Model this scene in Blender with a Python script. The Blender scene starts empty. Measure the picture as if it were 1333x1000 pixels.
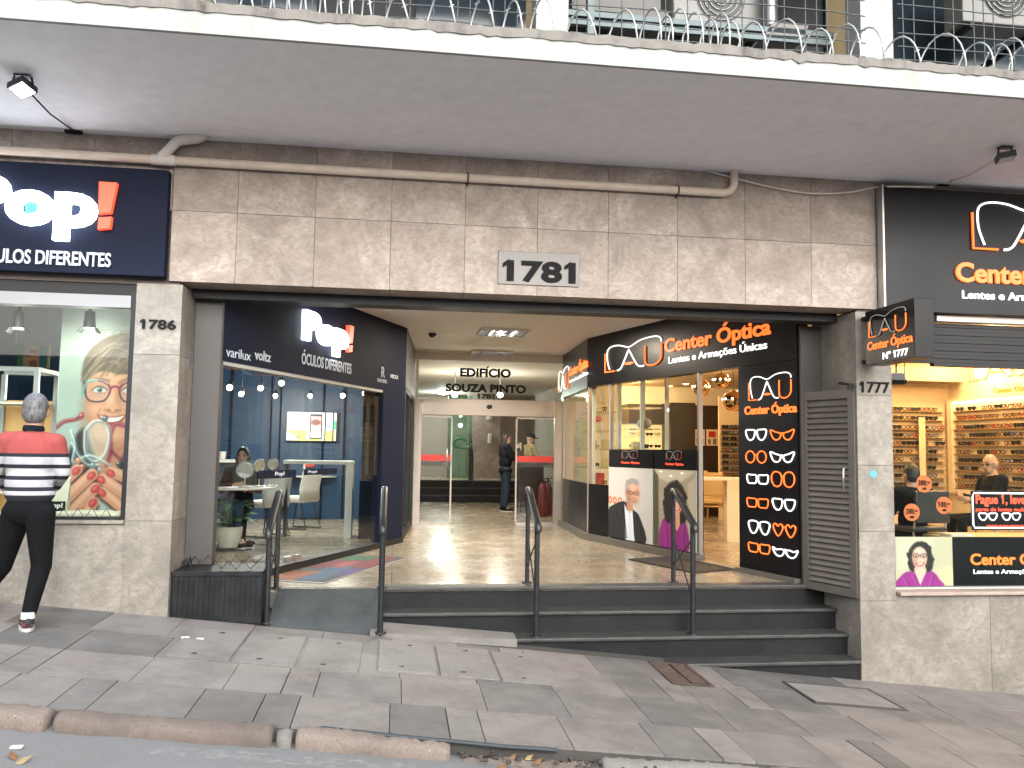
import bpy, bmesh, math, random
import numpy as np
from mathutils import Vector, Matrix
random.seed(7); rng = np.random.default_rng(7)
SC = bpy.context.scene
COL = SC.collection
# ---------------------------------------------------------------- camera
F = 1100.0; YAW, PITCH, ROLL = 7.8, 4.6, 0.85
CAM = Vector((0, -7.0, 1.2))
def _axes():
    y, p, r = [math.radians(v) for v in (YAW, PITCH, ROLL)]
    fwd = Vector((math.sin(y)*math.cos(p), math.cos(y)*math.cos(p), math.sin(p)))
    r0 = Vector((math.cos(y), -math.sin(y), 0)); u0 = r0.cross(fwd)
    return math.cos(r)*r0+math.sin(r)*u0, -math.sin(r)*r0+math.cos(r)*u0, fwd
RT, UP, FW = _axes()
cd = bpy.data.cameras.new("camera"); cam = bpy.data.objects.new("camera", cd); COL.objects.link(cam)
cd.sensor_width = 36; cd.lens = F/1333*36; cd.clip_start = 0.05; cd.clip_end = 2000
m = Matrix((RT, UP, -FW)).transposed().to_4x4(); m.translation = CAM; cam.matrix_world = m
SC.camera = cam
# ---------------------------------------------------------------- sky, sun, exposure
w = bpy.data.worlds.new("World"); SC.world = w; w.use_nodes = True
nt = w.node_tree; bg = nt.nodes["Background"]; sky = nt.nodes.new("ShaderNodeTexSky")
sky.sky_type = 'NISHITA'; sky.sun_disc = False
SUN_EL, SUN_AZ = 22, 170
sky.sun_elevation = math.radians(SUN_EL); sky.sun_rotation = math.radians(SUN_AZ)
sky.air_density = 1.6; sky.dust_density = 2.0; sky.ozone_density = 1.0
hs = nt.nodes.new('ShaderNodeHueSaturation'); hs.inputs['Saturation'].default_value = .22; nt.links.new(sky.outputs[0], hs.inputs['Color']); nt.links.new(hs.outputs[0], bg.inputs[0]); bg.inputs[1].default_value = 0.12
sl = bpy.data.lights.new("sun", 'SUN'); so = bpy.data.objects.new("sun", sl); COL.objects.link(so)
sl.energy = 0.9; sl.angle = math.radians(85); sl.color = (1, .97, .92)
so.rotation_euler = (math.radians(90-SUN_EL), 0, math.radians(180-SUN_AZ))
SC.view_settings.view_transform = 'Standard'; SC.view_settings.look = 'None'
SC.view_settings.exposure = 1.88; SC.view_settings.gamma = 1.0
SC.render.engine = 'CYCLES'
cy = SC.cycles; cy.use_denoising = True; cy.max_bounces = 8; cy.diffuse_bounces = 4; cy.glossy_bounces = 4
cy.transparent_max_bounces = 24; cy.transmission_bounces = 6; cy.sample_clamp_indirect = 6; cy.caustics_reflective = False; cy.caustics_refractive = False
try: cy.use_light_tree = True
except Exception: pass
# ---------------------------------------------------------------- measuring helpers
def ray(px, py): return ((px-666.5)*RT-(py-500)*UP+F*FW).normalized()
def at(px, py, y=None, z=None, x=None):
    d = ray(px, py)
    t = (y-CAM.y)/d.y if y is not None else (z-CAM.z)/d.z if z is not None else (x-CAM.x)/d.x
    return CAM+t*d
def on(px, py, a, b):
    """point on the upright plane through a, b (x, y)"""
    n = Vector((-(b[1]-a[1]), b[0]-a[0], 0)); d = ray(px, py)
    return CAM+d*(n.dot(Vector((a[0], a[1], 0))-CAM)/n.dot(d))
SL = -0.1045
def zg(x, y=0): return -0.30+SL*x+0.02*y
V = Vector
# ---------------------------------------------------------------- mesh builder
class MB:
    def __init__(s): s.v = []; s.f = []; s.r = []; s.cur = 0.5; s.sm = []
    def add(s, vs, fs, smooth=False):
        o = len(s.v); s.v += [tuple(p) for p in vs]
        for f in fs: s.f.append([i+o for i in f]); s.r.append(s.cur); s.sm.append(smooth)
        return s
    def rnd(s, v=None): s.cur = random.random() if v is None else v; return s
    def hexa(s, p):   # 8 corners: bottom ring then top ring
        return s.add(p, [(3,2,1,0),(4,5,6,7),(0,1,5,4),(1,2,6,5),(2,3,7,6),(3,0,4,7)])
    def box(s, x0, y0, z0, x1, y1, z1, b=0.0):
        if x0 > x1: x0, x1 = x1, x0
        if y0 > y1: y0, y1 = y1, y0
        if z0 > z1: z0, z1 = z1, z0
        if b <= 0: return s.hexa([(x0,y0,z0),(x1,y0,z0),(x1,y1,z0),(x0,y1,z0),(x0,y0,z1),(x1,y0,z1),(x1,y1,z1),(x0,y1,z1)])
        b = min(b, (x1-x0)/2.01, (y1-y0)/2.01, (z1-z0)/2.01)
        bm = bmesh.new(); bmesh.ops.create_cube(bm, size=1)
        for v in bm.verts: v.co = V(((x0+x1)/2+v.co.x*(x1-x0), (y0+y1)/2+v.co.y*(y1-y0), (z0+z1)/2+v.co.z*(z1-z0)))
        bmesh.ops.bevel(bm, geom=bm.edges[:], offset=b, segments=2, affect='EDGES', profile=.5)
        return s.bm(bm)
    def bm(s, bm, smooth=False):
        bm.verts.index_update()
        s.add([v.co[:] for v in bm.verts], [[v.index for v in f.verts] for f in bm.faces], smooth); bm.free(); return s
    def slabp(s, a, b, z0, z1, t, off=0.0):
        """upright panel along plan line a-b, thickness t towards the left normal side, from off"""
        a = V((a[0], a[1], 0)); b = V((b[0], b[1], 0)); n = V((-(b-a).y, (b-a).x, 0)).normalized()
        p = [a+n*off, b+n*off, b+n*(off+t), a+n*(off+t)]
        return s.hexa([(q.x,q.y,z0) for q in p]+[(q.x,q.y,z1) for q in p])
    def prism(s, pts, o, ux, uy, d):
        """outline pts (2d) in frame o, ux, uy, extruded by vector d"""
        o = V(o); ux = V(ux); uy = V(uy); d = V(d); n = len(pts)
        P = [o+ux*a+uy*b for a, b in pts]
        return s.add(P+[p+d for p in P], [list(range(n))[::-1], list(range(n, 2*n))]+[[i, (i+1) % n, n+(i+1) % n, n+i] for i in range(n)])
    def tube(s, path, r, n=8, closed=False, smooth=True):
        P = [V(p) for p in path]; m = len(P); rs = r if hasattr(r, '__len__') else [r]*m
        T = []
        for i in range(m):
            a = P[i-1] if (i > 0 or closed) else P[i]; b = P[(i+1) % m] if (i < m-1 or closed) else P[i]
            T.append((b-a).normalized() if (b-a).length > 1e-9 else V((0,0,1)))
        u = T[0].orthogonal().normalized(); vs = []
        for i in range(m):
            u = (u-T[i]*u.dot(T[i]))
            u = u.normalized() if u.length > 1e-6 else T[i].orthogonal().normalized()
            w_ = T[i].cross(u)
            for k in range(n):
                a = 2*math.pi*k/n; vs.append(P[i]+(u*math.cos(a)+w_*math.sin(a))*rs[i])
        fs = []
        for i in range(m if closed else m-1):
            j = (i+1) % m
            for k in range(n):
                l = (k+1) % n; fs.append([i*n+k, i*n+l, j*n+l, j*n+k])
        s.add(vs, fs, smooth)
        if not closed: s.add(vs[:n], [list(range(n))[::-1]]); s.add(vs[-n:], [list(range(n))])
        return s
    def cyl(s, a, b, r, n=16, r2=None): return s.tube([a, b], [r, r if r2 is None else r2], n)
    def lathe(s, prof, c, n=20, axis=(0,0,1), smooth=True):
        ax = V(axis).normalized(); u = ax.orthogonal().normalized(); w_ = ax.cross(u); c = V(c); vs = []
        for r, h in prof:
            for k in range(n):
                a = 2*math.pi*k/n; vs.append(c+ax*h+(u*math.cos(a)+w_*math.sin(a))*max(r, 1e-4))
        fs = [[i*n+k, i*n+(k+1) % n, (i+1)*n+(k+1) % n, (i+1)*n+k] for i in range(len(prof)-1) for k in range(n)]
        return s.add(vs, fs, smooth)
    def ball(s, c, r, n=14, sc=(1,1,1), m=8):
        c = V(c); vs = []; fs = []
        for i in range(m+1):
            t = math.pi*i/m
            for k in range(n):
                a = 2*math.pi*k/n; q = V((math.sin(t)*math.cos(a)*sc[0], math.sin(t)*math.sin(a)*sc[1], math.cos(t)*sc[2]))*max(r, 0)
                if i in (0, m): q = V((math.cos(a)*1e-4, math.sin(a)*1e-4, q.z))
                vs.append(c+q)
        for i in range(m):
            for k in range(n): fs.append([i*n+k, (i+1)*n+k, (i+1)*n+(k+1) % n, i*n+(k+1) % n])
        return s.add(vs, fs, True)
    def build(s, name, mat, parent=None, fix=True):
        o0 = ORG.get(parent.name, V((0,0,0))) if parent is not None else V((0,0,0))
        me = bpy.data.meshes.new(name)
        vs = [(p[0]-o0.x, p[1]-o0.y, p[2]-o0.z) for p in s.v]
        me.from_pydata(vs, [], s.f); me.update()
        me.polygons.foreach_set('use_smooth', s.sm)
        a = me.attributes.new('rnd', 'FLOAT', 'FACE'); a.data.foreach_set('value', s.r)
        if fix:
            bm = bmesh.new(); bm.from_mesh(me); bmesh.ops.recalc_face_normals(bm, faces=bm.faces[:]); bm.to_mesh(me); bm.free()
        me.materials.append(mat)
        o = bpy.data.objects.new(name, me); COL.objects.link(o)
        if parent is not None: o.parent = parent
        ORG[o.name] = o0
        return o
ORG = {}
def tag(o, label=None, cat=None, group=None, kind=None):
    if label: o['label'] = label
    if cat: o['category'] = cat
    if group: o['group'] = group
    if kind: o['kind'] = kind
    return o
def thing(name, label, cat, loc=(0,0,0), group=None, kind=None):
    o = bpy.data.objects.new(name, None); COL.objects.link(o); o.location = loc; o.empty_display_size = .1
    ORG[o.name] = V(loc); return tag(o, label, cat, group, kind)
def single(mb, name, mat, label, cat, group=None, kind=None):
    """a thing that is one mesh; origin moved to the base of its box"""
    o = mb.build(name, mat); recentre(o); return tag(o, label, cat, group, kind)
def recentre(o):
    me = o.data; co = np.empty(len(me.vertices)*3); me.vertices.foreach_get('co', co); co = co.reshape(-1, 3)
    c = (co.min(0)+co.max(0))/2; c[2] = co[:, 2].min(); co -= c; me.vertices.foreach_set('co', co.ravel()); me.update()
    o.location = V(o.location)+V(c); ORG[o.name] = V(c)
def copy_tree(o, parent=None):
    c = o.copy(); COL.objects.link(c)
    if parent is not None: c.parent = parent
    for ch in list(o.children): copy_tree(ch, c)
    return c
def struct(mb, name, mat, parent=None):
    o = mb.build(name, mat, parent)
    if parent is None: o['kind'] = 'structure'
    return o
# ---------------------------------------------------------------- materials
class N:
    def __init__(s, name):
        s.m = bpy.data.materials.new(name); s.m.use_nodes = True; s.t = s.m.node_tree; s.b = s.t.nodes['Principled BSDF']
    def n(s, t, **k):
        o = s.t.nodes.new('ShaderNode'+t)
        for a, v in k.items(): setattr(o, a, v)
        return o
    def l(s, a, b): s.t.links.new(a, b)
    def co(s, scale=(1,1,1), off=None):
        tc = s.n('TexCoord'); mp = s.n('Mapping'); mp.inputs['Scale'].default_value = scale
        geo = s.n('NewGeometry'); s.l(geo.outputs['Position'], mp.inputs['Vector']) if off == 'world' else s.l(tc.outputs['Object'], mp.inputs['Vector'])
        if off == 'rnd':
            at_ = s.n('Attribute', attribute_name='rnd'); v = s.n('VectorMath', operation='SCALE'); v.inputs[0].default_value = (37, 53, 71)
            s.l(at_.outputs['Fac'], v.inputs['Scale']); s.l(v.outputs[0], mp.inputs['Location'])
        return mp.outputs[0]
    def noise(s, vec, scale, det=6, rough=.6, dist=0):
        o = s.n('TexNoise'); o.inputs['Scale'].default_value = scale; o.inputs['Detail'].default_value = det; o.inputs['Roughness'].default_value = rough; o.inputs['Distortion'].default_value = dist
        s.l(vec, o.inputs['Vector']); return o.outputs['Fac']
    def ramp(s, fac, stops, interp='LINEAR'):
        o = s.n('ValToRGB'); o.color_ramp.interpolation = interp; e = o.color_ramp.elements
        while len(e) < len(stops): e.new(.5)
        for i, (p, c) in enumerate(stops): e[i].position = p; e[i].color = (c[0], c[1], c[2], 1) if hasattr(c, '__len__') else (c, c, c, 1)
        s.l(fac, o.inputs[0]); return o.outputs[0]
    def mix(s, f, a, b, mode='MIX'):
        o = s.n('Mix', data_type='RGBA', blend_type=mode)
        for x, i in ((f, 0), (a, 6), (b, 7)):
            if hasattr(x, 'is_linked') or isinstance(x, bpy.types.NodeSocket): s.l(x, o.inputs[i])
            elif i == 0: o.inputs[0].default_value = x
            else: o.inputs[i].default_value = (*x, 1)
        return o.outputs[2]
    def rnd(s): return s.n('Attribute', attribute_name='rnd').outputs['Fac']
    def bump(s, h, st=.3, d=.01):
        o = s.n('Bump'); o.inputs['Strength'].default_value = st; o.inputs['Distance'].default_value = d
        s.l(h, o.inputs['Height']); s.l(o.outputs[0], s.b.inputs['Normal'])
    def base(s, c):
        if isinstance(c, bpy.types.NodeSocket): s.l(c, s.b.inputs['Base Color'])
        else: s.b.inputs['Base Color'].default_value = (*c, 1)
        return s
    def set(s, rough=.5, metal=0, spec=.5):
        if isinstance(rough, bpy.types.NodeSocket): s.l(rough, s.b.inputs['Roughness'])
        else: s.b.inputs['Roughness'].default_value = rough
        s.b.inputs['Metallic'].default_value = metal; s.b.inputs['Specular IOR Level'].default_value = spec
        return s.m
def hx(h):
    h = h.lstrip('#'); c = [int(h[i:i+2], 16)/255 for i in (0, 2, 4)]
    return tuple(x/12.92 if x <= .04045 else ((x+.055)/1.055)**2.4 for x in c)
def plain(name, c, rough=.5, metal=0, var=.12, sc=6, bump=0, spec=.5):
    k = N(name); c = hx(c) if isinstance(c, str) else c
    v = k.co(); n1 = k.noise(v, sc, 5)
    k.base(k.ramp(n1, [(.25, tuple(x*(1-var) for x in c)), (.75, tuple(min(1, x*(1+var)) for x in c))]))
    if bump: k.bump(k.noise(v, sc*12, 3), bump, .003)
    rr = k.ramp(n1, [(.2, max(0, rough-.06)), (.8, min(1, rough+.06))])
    return k.set(rr, metal, spec)
def emis(name, c, e, base=None):
    k = N(name); c = hx(c) if isinstance(c, str) else c
    k.base(base or c); k.b.inputs['Emission Color'].default_value = (*c, 1); k.b.inputs['Emission Strength'].default_value = e
    return k.set(.4)
def glass(name, tint=(.93, .97, .95), refl=.016, fres=.8, rough=0.0):
    m = bpy.data.materials.new(name); m.use_nodes = True; t = m.node_tree; t.nodes.clear()
    o = t.nodes.new('ShaderNodeOutputMaterial'); mx = t.nodes.new('ShaderNodeMixShader'); tr = t.nodes.new('ShaderNodeBsdfTransparent'); gl = t.nodes.new('ShaderNodeBsdfGlossy')
    tr.inputs[0].default_value = (*tint, 1); gl.inputs['Roughness'].default_value = rough
    lw = t.nodes.new('ShaderNodeLayerWeight'); lw.inputs[0].default_value = .5
    pw = t.nodes.new('ShaderNodeMath'); pw.operation = 'POWER'; pw.inputs[1].default_value = 5
    ma = t.nodes.new('ShaderNodeMath'); ma.operation = 'MULTIPLY_ADD'; ma.inputs[1].default_value = fres; ma.inputs[2].default_value = refl
    t.links.new(lw.outputs['Facing'], pw.inputs[0]); t.links.new(pw.outputs[0], ma.inputs[0]); t.links.new(ma.outputs[0], mx.inputs[0])
    t.links.new(tr.outputs[0], mx.inputs[1]); t.links.new(gl.outputs[0], mx.inputs[2]); t.links.new(mx.outputs[0], o.inputs[0])
    return m
def travertine(name, dark, mid, light, pit=.5, sc=1.0, rough=.6):
    k = N(name); v = k.co(off='rnd'); vs = k.co((1, 1, 1.7), off='rnd')
    big = k.noise(v, 2.2*sc, 5, .62, 1.2); fine = k.noise(vs, 22*sc, 6, .7, .6)
    c = k.ramp(big, [(.28, dark), (.5, mid), (.72, light)])
    c = k.mix(k.ramp(fine, [(.35, .55), (.62, 0)]), c, tuple(x*.72 for x in dark))
    vo = k.n('TexVoronoi', feature='F1'); vo.inputs['Scale'].default_value = 38*sc; k.l(k.co((1, 1, 2.2), off='rnd'), vo.inputs['Vector'])
    msk = k.noise(v, 4.5*sc, 3); pm = k.n('Math', operation='MULTIPLY'); k.l(k.ramp(vo.outputs['Distance'], [(.10, 1), (.22, 0)]), pm.inputs[0]); k.l(k.ramp(msk, [(.45, 0), (.65, 1)]), pm.inputs[1])
    c = k.mix(pm.outputs[0], c, tuple(x*.45 for x in dark))
    vw = k.co(off='world'); st_ = k.noise(vw, 1.7, 7, .72, .8); c = k.mix(k.ramp(st_, [(.44, 0), (.68, .7)]), c, tuple(x*.55 for x in dark)); md = k.noise(v, 8*sc, 5, .7, 2.0); c = k.mix(k.ramp(md, [(.50, 0), (.64, .55)]), c, tuple(x*.7 for x in dark))
    tone = k.ramp(k.rnd(), [(0, .86), (1, 1.06)]); c = k.mix(1.0, c, tone, 'MULTIPLY')
    k.base(c)
    h = k.n('Math', operation='SUBTRACT'); k.l(fine, h.inputs[0]); k.l(pm.outputs[0], h.inputs[1]); k.bump(h.outputs[0], .35, .004)
    return k.set(rough)
M = {}
M['trav'] = travertine('travertine', (.30, .24, .205), (.405, .337, .29), (.52, .45, .40))
M['marble'] = travertine('pale_marble', (.25, .225, .192), (.335, .303, .262), (.41, .375, .33), sc=.8)
M['joint'] = plain('joint_grey', (.12, .10, .09), .9)
def weathered(name, c, stain, rough=.8, sc=1.2, amount=.55, streak=True):
    k = N(name); v = k.co(off='world'); n1 = k.noise(v, sc, 6, .65); n2 = k.noise(k.co((3, 3, .35), off='world'), 2.5, 5, .7)
    f = k.n('Math', operation='MULTIPLY'); k.l(k.ramp(n1, [(.42, 0), (.72, 1)]), f.inputs[0]); k.l(k.ramp(n2, [(.4, .1), (.7, 1)]), f.inputs[1])
    cc = k.ramp(k.noise(v, 9, 4), [(.3, tuple(x*.95 for x in c)), (.7, tuple(min(1, x*1.04) for x in c))])
    g = k.n('Math', operation='MULTIPLY'); k.l(f.outputs[0], g.inputs[0]); g.inputs[1].default_value = amount
    k.base(k.mix(g.outputs[0], cc, stain)); k.bump(k.noise(v, 40, 4), .15, .004); return k.set(rough)
M['soffit'] = weathered('soffit_paint', (.88, .89, .93), (.70, .70, .71), sc=.9, amount=.35)
M['fascia'] = weathered('fascia_paint', (.31, .325, .325), (.20, .19, .175), sc=2.0, amount=.45)
M['ledge'] = weathered('weathered_cement', (.19, .18, .168), (.03, .028, .026), sc=6, amount=1.3)
k = N('dark_granite'); v = k.co(off='world'); n1 = k.noise(v, 130, 4, .7); n2 = k.noise(v, 3, 4)
c = k.ramp(n1, [(.40, (.007, .0075, .009)), (.60, (.016, .017, .019)), (.72, (.06, .06, .063))]); c = k.mix(k.ramp(n2, [(.4, 0), (.75, .45)]), c, (.03, .029, .028)); k.base(c); M['granite'] = k.set(k.ramp(n2, [(.3, .42), (.7, .65)]), 0, .25)
k = N('worn_nosing'); v = k.co(off='world'); n1 = k.noise(k.co((1, 6, 6), off='world'), 7, 6, .7); n2 = k.noise(v, 160, 3, .6)
c = k.ramp(n1, [(.3, (.018, .019, .020)), (.7, (.085, .083, .08))]); c = k.mix(k.ramp(n2, [(.45, 0), (.7, .5)]), c, (.03, .03, .03)); k.base(c); M['tread'] = k.set(.55)
k = N('terrazzo'); v = k.co(off='world'); vo = k.n('TexVoronoi', feature='F1'); vo.inputs['Scale'].default_value = 55; k.l(v, vo.inputs['Vector'])
c = k.ramp(vo.outputs['Color'], [(.2, (.26, .215, .155)), (.5, (.36, .305, .225)), (.8, (.42, .365, .28))]); c = k.mix(k.ramp(k.noise(v, 1.5, 5), [(.4, 0), (.75, .35)]), c, (.25, .215, .165))
br = k.n('TexBrick'); br.offset = 0; br.inputs['Scale'].default_value = 1; br.inputs['Mortar Size'].default_value = .003; br.inputs['Brick Width'].default_value = 1.2; br.inputs['Row Height'].default_value = 1.2; k.l(v, br.inputs['Vector'])
c = k.mix(br.outputs['Fac'], c, (.14, .12, .10)); k.base(c); M['terrazzo'] = k.set(k.ramp(k.noise(v, 3, 5), [(.3, .16), (.7, .34)]))
def stone_slab(name, stops, rough=.75, speck=.6, stain=(.09, .085, .08), bump=.25):
    k = N(name); v = k.co(off='rnd'); vw = k.co(off='world')
    c = k.ramp(k.rnd(), stops); n1 = k.noise(v, 3.5, 6, .65); c = k.mix(k.ramp(n1, [(.35, .0), (.75, .35)]), c, tuple(min(1, x*1.5) for x in stops[-1][1]))
    c = k.mix(k.ramp(k.noise(vw, 2.4, 5, .7), [(.46, 0), (.72, .6)]), c, stain)
    f = k.noise(vw, 120, 3, .6); c = k.mix(k.ramp(f, [(.3, .45*speck), (.55, 0)]), c, stain)
    wn = k.n('TexVoronoi', feature='F1'); wn.inputs['Scale'].default_value = 13; k.l(vw, wn.inputs['Vector'])
    c = k.mix(k.ramp(wn.outputs['Distance'], [(.035, .85), (.055, 0)]), c, tuple(x*.45 for x in stain))
    wn2 = k.n('TexVoronoi', feature='F1'); wn2.inputs['Scale'].default_value = 7.3; k.l(vw, wn2.inputs['Vector'])
    c = k.mix(k.ramp(wn2.outputs['Distance'], [(.028, .7), (.042, 0)]), c, (.5, .49, .47))
    k.base(c); k.bump(k.noise(vw, 45, 5, .7), bump, .004); return k.set(rough)
M['slab'] = stone_slab('paving_basalt', [(0, (.10, .097, .095)), (.3, (.145, .138, .134)), (.55, (.185, .170, .162)), (.75, (.215, .189, .177)), (1, (.24, .224, .211))])
M['conc'] = stone_slab('cover_concrete', [(0, (.20, .19, .178)), (1, (.245, .232, .218))], .85, 1.0, (.12, .11, .10), .4)
M['kerb'] = stone_slab('pink_granite_kerb', [(0, (.17, .135, .118)), (1, (.24, .192, .168))], .9, 1.4, (.09, .078, .066), 1.0)
M['grime'] = stone_slab('joint_grime', [(0, (.05, .046, .041)), (1, (.07, .065, .058))], .95)
k = N('asphalt'); v = k.co(off='world'); n1 = k.noise(v, 190, 3, .7); n2 = k.noise(v, 1.3, 6, .7)
c = k.ramp(n1, [(.3, (.14, .141, .143)), (.65, (.24, .241, .245)), (.8, (.34, .341, .345))]); c = k.mix(k.ramp(n2, [(.4, 0), (.75, .6)]), c, (.22, .222, .235)); k.base(c); k.bump(n1, .7, .006); M['asphalt'] = k.set(.85)
M['black'] = plain('black_paint', (.016, .017, .020), .38, 0, .4, 14)
M['blackworn'] = plain('worn_black_paint', (.012, .013, .015), .55, 0, .8, 9, .3, .25)
M['ramp'] = plain('ramp_rubber', (.05, .058, .062), .6, 0, .35, 5, .2)
M['frame'] = plain('grey_brown_metal', (.16, .145, .128), .5, .3, .12, 5)
M['post'] = plain('dark_taupe_metal', (.075, .07, .068), .55, .2, .12, 5)
M['dframe'] = plain('dark_metal_frame', (.020, .0205, .023), .5, .1, .15, 5, 0, .3)
M['pinkalu'] = plain('bronze_aluminium', (.39, .35, .325), .4, .5, .08, 3)
M['signblack'] = plain('sign_black_acrylic', (.008, .008, .010), .32, 0, .05, 2, 0, .22)
M['signnavy'] = plain('sign_navy_panel', (.011, .015, .032), .6, 0, .08, 2, 0, .08)
M['pvc'] = weathered('cream_pvc', (.60, .51, .43), (.30, .25, .21), .45, 3, .4)
M['pvcw'] = weathered('white_pvc', (.64, .60, .56), (.38, .35, .32), .45, 3, .4)
M['wallw'] = plain('white_wall', (.62, .60, .57), .8, 0, .04, 2)
M['cream'] = plain('cream_paint', (.62, .47, .27), .8, 0, .06, 3)
M['ceil'] = plain('passage_ceiling', (.62, .57, .52), .75, 0, .03, 1.5)
M['beige'] = plain('beige_wall', (.50, .44, .38), .7, 0, .06, 3)
M['glass'] = glass('clear_glass')
M['glassr'] = glass('shopfront_glass', (.91, .95, .95), .025, .7)
M['orange'] = emis('sign_orange', (1.0, .17, .025), .42, (.75, .16, .03))
M['white'] = emis('sign_white', (1, .98, .95), .45, (.8, .8, .78))
M['steel'] = plain('brushed_steel', (.55, .55, .56), .35, .9, .06, 8)
M['chrome'] = plain('chrome', (.7, .7, .7), .12, 1, .02, 3)
# ---------------------------------------------------------------- writing
ACC={'Ó':'O','Í':'I','Ú':'U','É':'E'}
def _tw(s, bold):
    cu = bpy.data.curves.new('t', 'FONT'); cu.body = s; cu.size = 1; cu.offset = bold; cu.resolution_u = 2
    ob = bpy.data.objects.new('t', cu); COL.objects.link(ob); dg = bpy.context.evaluated_depsgraph_get(); bb = [c[0] for c in ob.evaluated_get(dg).bound_box]
    bpy.data.objects.remove(ob); bpy.data.curves.remove(cu); return min(bb), max(bb)
def text(name, s, o, ux, uz, width, height, mat, parent=None, depth=.012, bold=.0, lift=.002, cap=None):
    s0 = s; s = ''.join(ACC.get(c, c) for c in s0)
    cu = bpy.data.curves.new('t', 'FONT'); cu.body = s; cu.size = 1; cu.offset = bold; cu.extrude = .5; cu.resolution_u = 4
    ob = bpy.data.objects.new('t', cu); COL.objects.link(ob); dg = bpy.context.evaluated_depsgraph_get()
    me = bpy.data.meshes.new_from_object(ob.evaluated_get(dg)); bpy.data.objects.remove(ob); bpy.data.curves.remove(cu)
    for i_, ch in enumerate(s0):
        if ch == '1':
            a_, b_ = _tw('1', bold); x_ = _tw(s[:i_+1], bold)[1]-(b_-a_)+.012; bm = bmesh.new(); bm.from_mesh(me); top_ = .729+bold
            P_ = [(x_, top_), (x_-.15, top_-.17), (x_-.15, top_-.28-bold), (x_, top_-.15-bold)]; vb = [bm.verts.new((a, b, -.49)) for a, b in P_]; vt = [bm.verts.new((a, b, .49)) for a, b in P_]
            bm.faces.new(vb); bm.faces.new(vt[::-1])
            for j_ in range(4): bm.faces.new((vb[(j_+1) % 4], vb[j_], vt[j_], vt[(j_+1) % 4]))
            bm.to_mesh(me); bm.free()
        if ch in ACC:
            a_, b_ = _tw(s[i_], bold); x_ = _tw(s[:i_+1], bold)[1]-(b_-a_)/2; bm = bmesh.new(); bm.from_mesh(me); q = .055+bold
            P_ = [(x_-.06, .77), (x_-.06+2*q*.8, .77), (x_+.05+2*q, .93), (x_+.05, .93)]; vb = [bm.verts.new((a, b, -.5)) for a, b in P_]; vt = [bm.verts.new((a, b, .5)) for a, b in P_]
            bm.faces.new(vb[::-1]); bm.faces.new(vt)
            for j_ in range(4): bm.faces.new((vb[j_], vb[(j_+1) % 4], vt[(j_+1) % 4], vt[j_]))
            bm.to_mesh(me); bm.free()
    co = np.empty(len(me.vertices)*3); me.vertices.foreach_get('co', co); co = co.reshape(-1, 3)
    lo, hi = co.min(0), co.max(0)
    if cap is not None: lo[1] = 0.0; hi[1] = .729; height = cap
    if height is None: height = width*(hi[1]-lo[1])/(hi[0]-lo[0])
    if width is None: width = height*(hi[0]-lo[0])/(hi[1]-lo[1])
    ux = V(ux).normalized(); uz = V(uz).normalized(); n = ux.cross(uz); o = V(o)
    a = (co[:, 0]-lo[0])/(hi[0]-lo[0])*width; b = (co[:, 1]-lo[1])/(hi[1]-lo[1])*height; d = lift+(co[:, 2]+.5)*depth
    o0 = ORG.get(parent.name, V((0,0,0))) if parent is not None else V((0,0,0))
    P = np.outer(a, ux)+np.outer(b, uz)+np.outer(d, n)+np.array(o-o0)
    me.vertices.foreach_set('co', P.ravel()); me.update(); me.name = name; me.materials.clear(); me.materials.append(mat)
    r = bpy.data.objects.new(name, me); COL.objects.link(r)
    if parent is not None: r.parent = parent
    ORG[r.name] = o0
    return r
def cr(pts, n=6, closed=True):
    """smooth curve through points"""
    P = [np.array(p, float) for p in pts]; m = len(P); out = []
    for i in range(m if closed else m-1):
        p0 = P[(i-1) % m] if closed or i > 0 else P[i]; p1 = P[i]; p2 = P[(i+1) % m]; p3 = P[(i+2) % m] if closed or i+2 < m else P[i+1]
        for j in range(n):
            t = j/n; out.append(tuple(.5*((2*p1)+(p2-p0)*t+(2*p0-5*p1+4*p2-p3)*t*t+(3*p1-p0-3*p2+p3)*t**3)))
    if not closed: out.append(tuple(P[-1]))
    return out
class Frame:
    """a flat writing frame: o + ux*a + uz*b, facing ux x uz"""
    def __init__(s, o, ux, uz): s.o = V(o); s.ux = V(ux); s.uz = V(uz); s.n = s.ux.normalized().cross(s.uz.normalized())
    def p(s, a, b, d=0): return s.o+s.ux*a+s.uz*b+s.n*d
    def tube(s, mb, pts, r, d=.012, closed=False, n=6): return mb.tube([s.p(a, b, d) for a, b in pts], r, n, closed)
LAU = dict(l=[(0, .72), (0, 0), (.28, 0)], lens=[(.13, .08), (.07, .4), (.06, .72), (.10, .88), (.22, .95), (.40, .93), (.58, .83), (.66, .80), (.74, .83), (.95, .96), (1.2, 1.0), (1.38, .97), (1.46, .88), (1.47, .77)],
           a=[(.35, 0), (.42, .03), (.49, .17), (.645, .66), (.675, .66), (.83, .22), (.90, .07), (.98, .02), (1.05, .03)], u=[(1.08, .72), (1.08, .2), (1.12, .06), (1.22, 0), (1.34, .02), (1.43, .12), (1.47, .28), (1.47, .70)])
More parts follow.
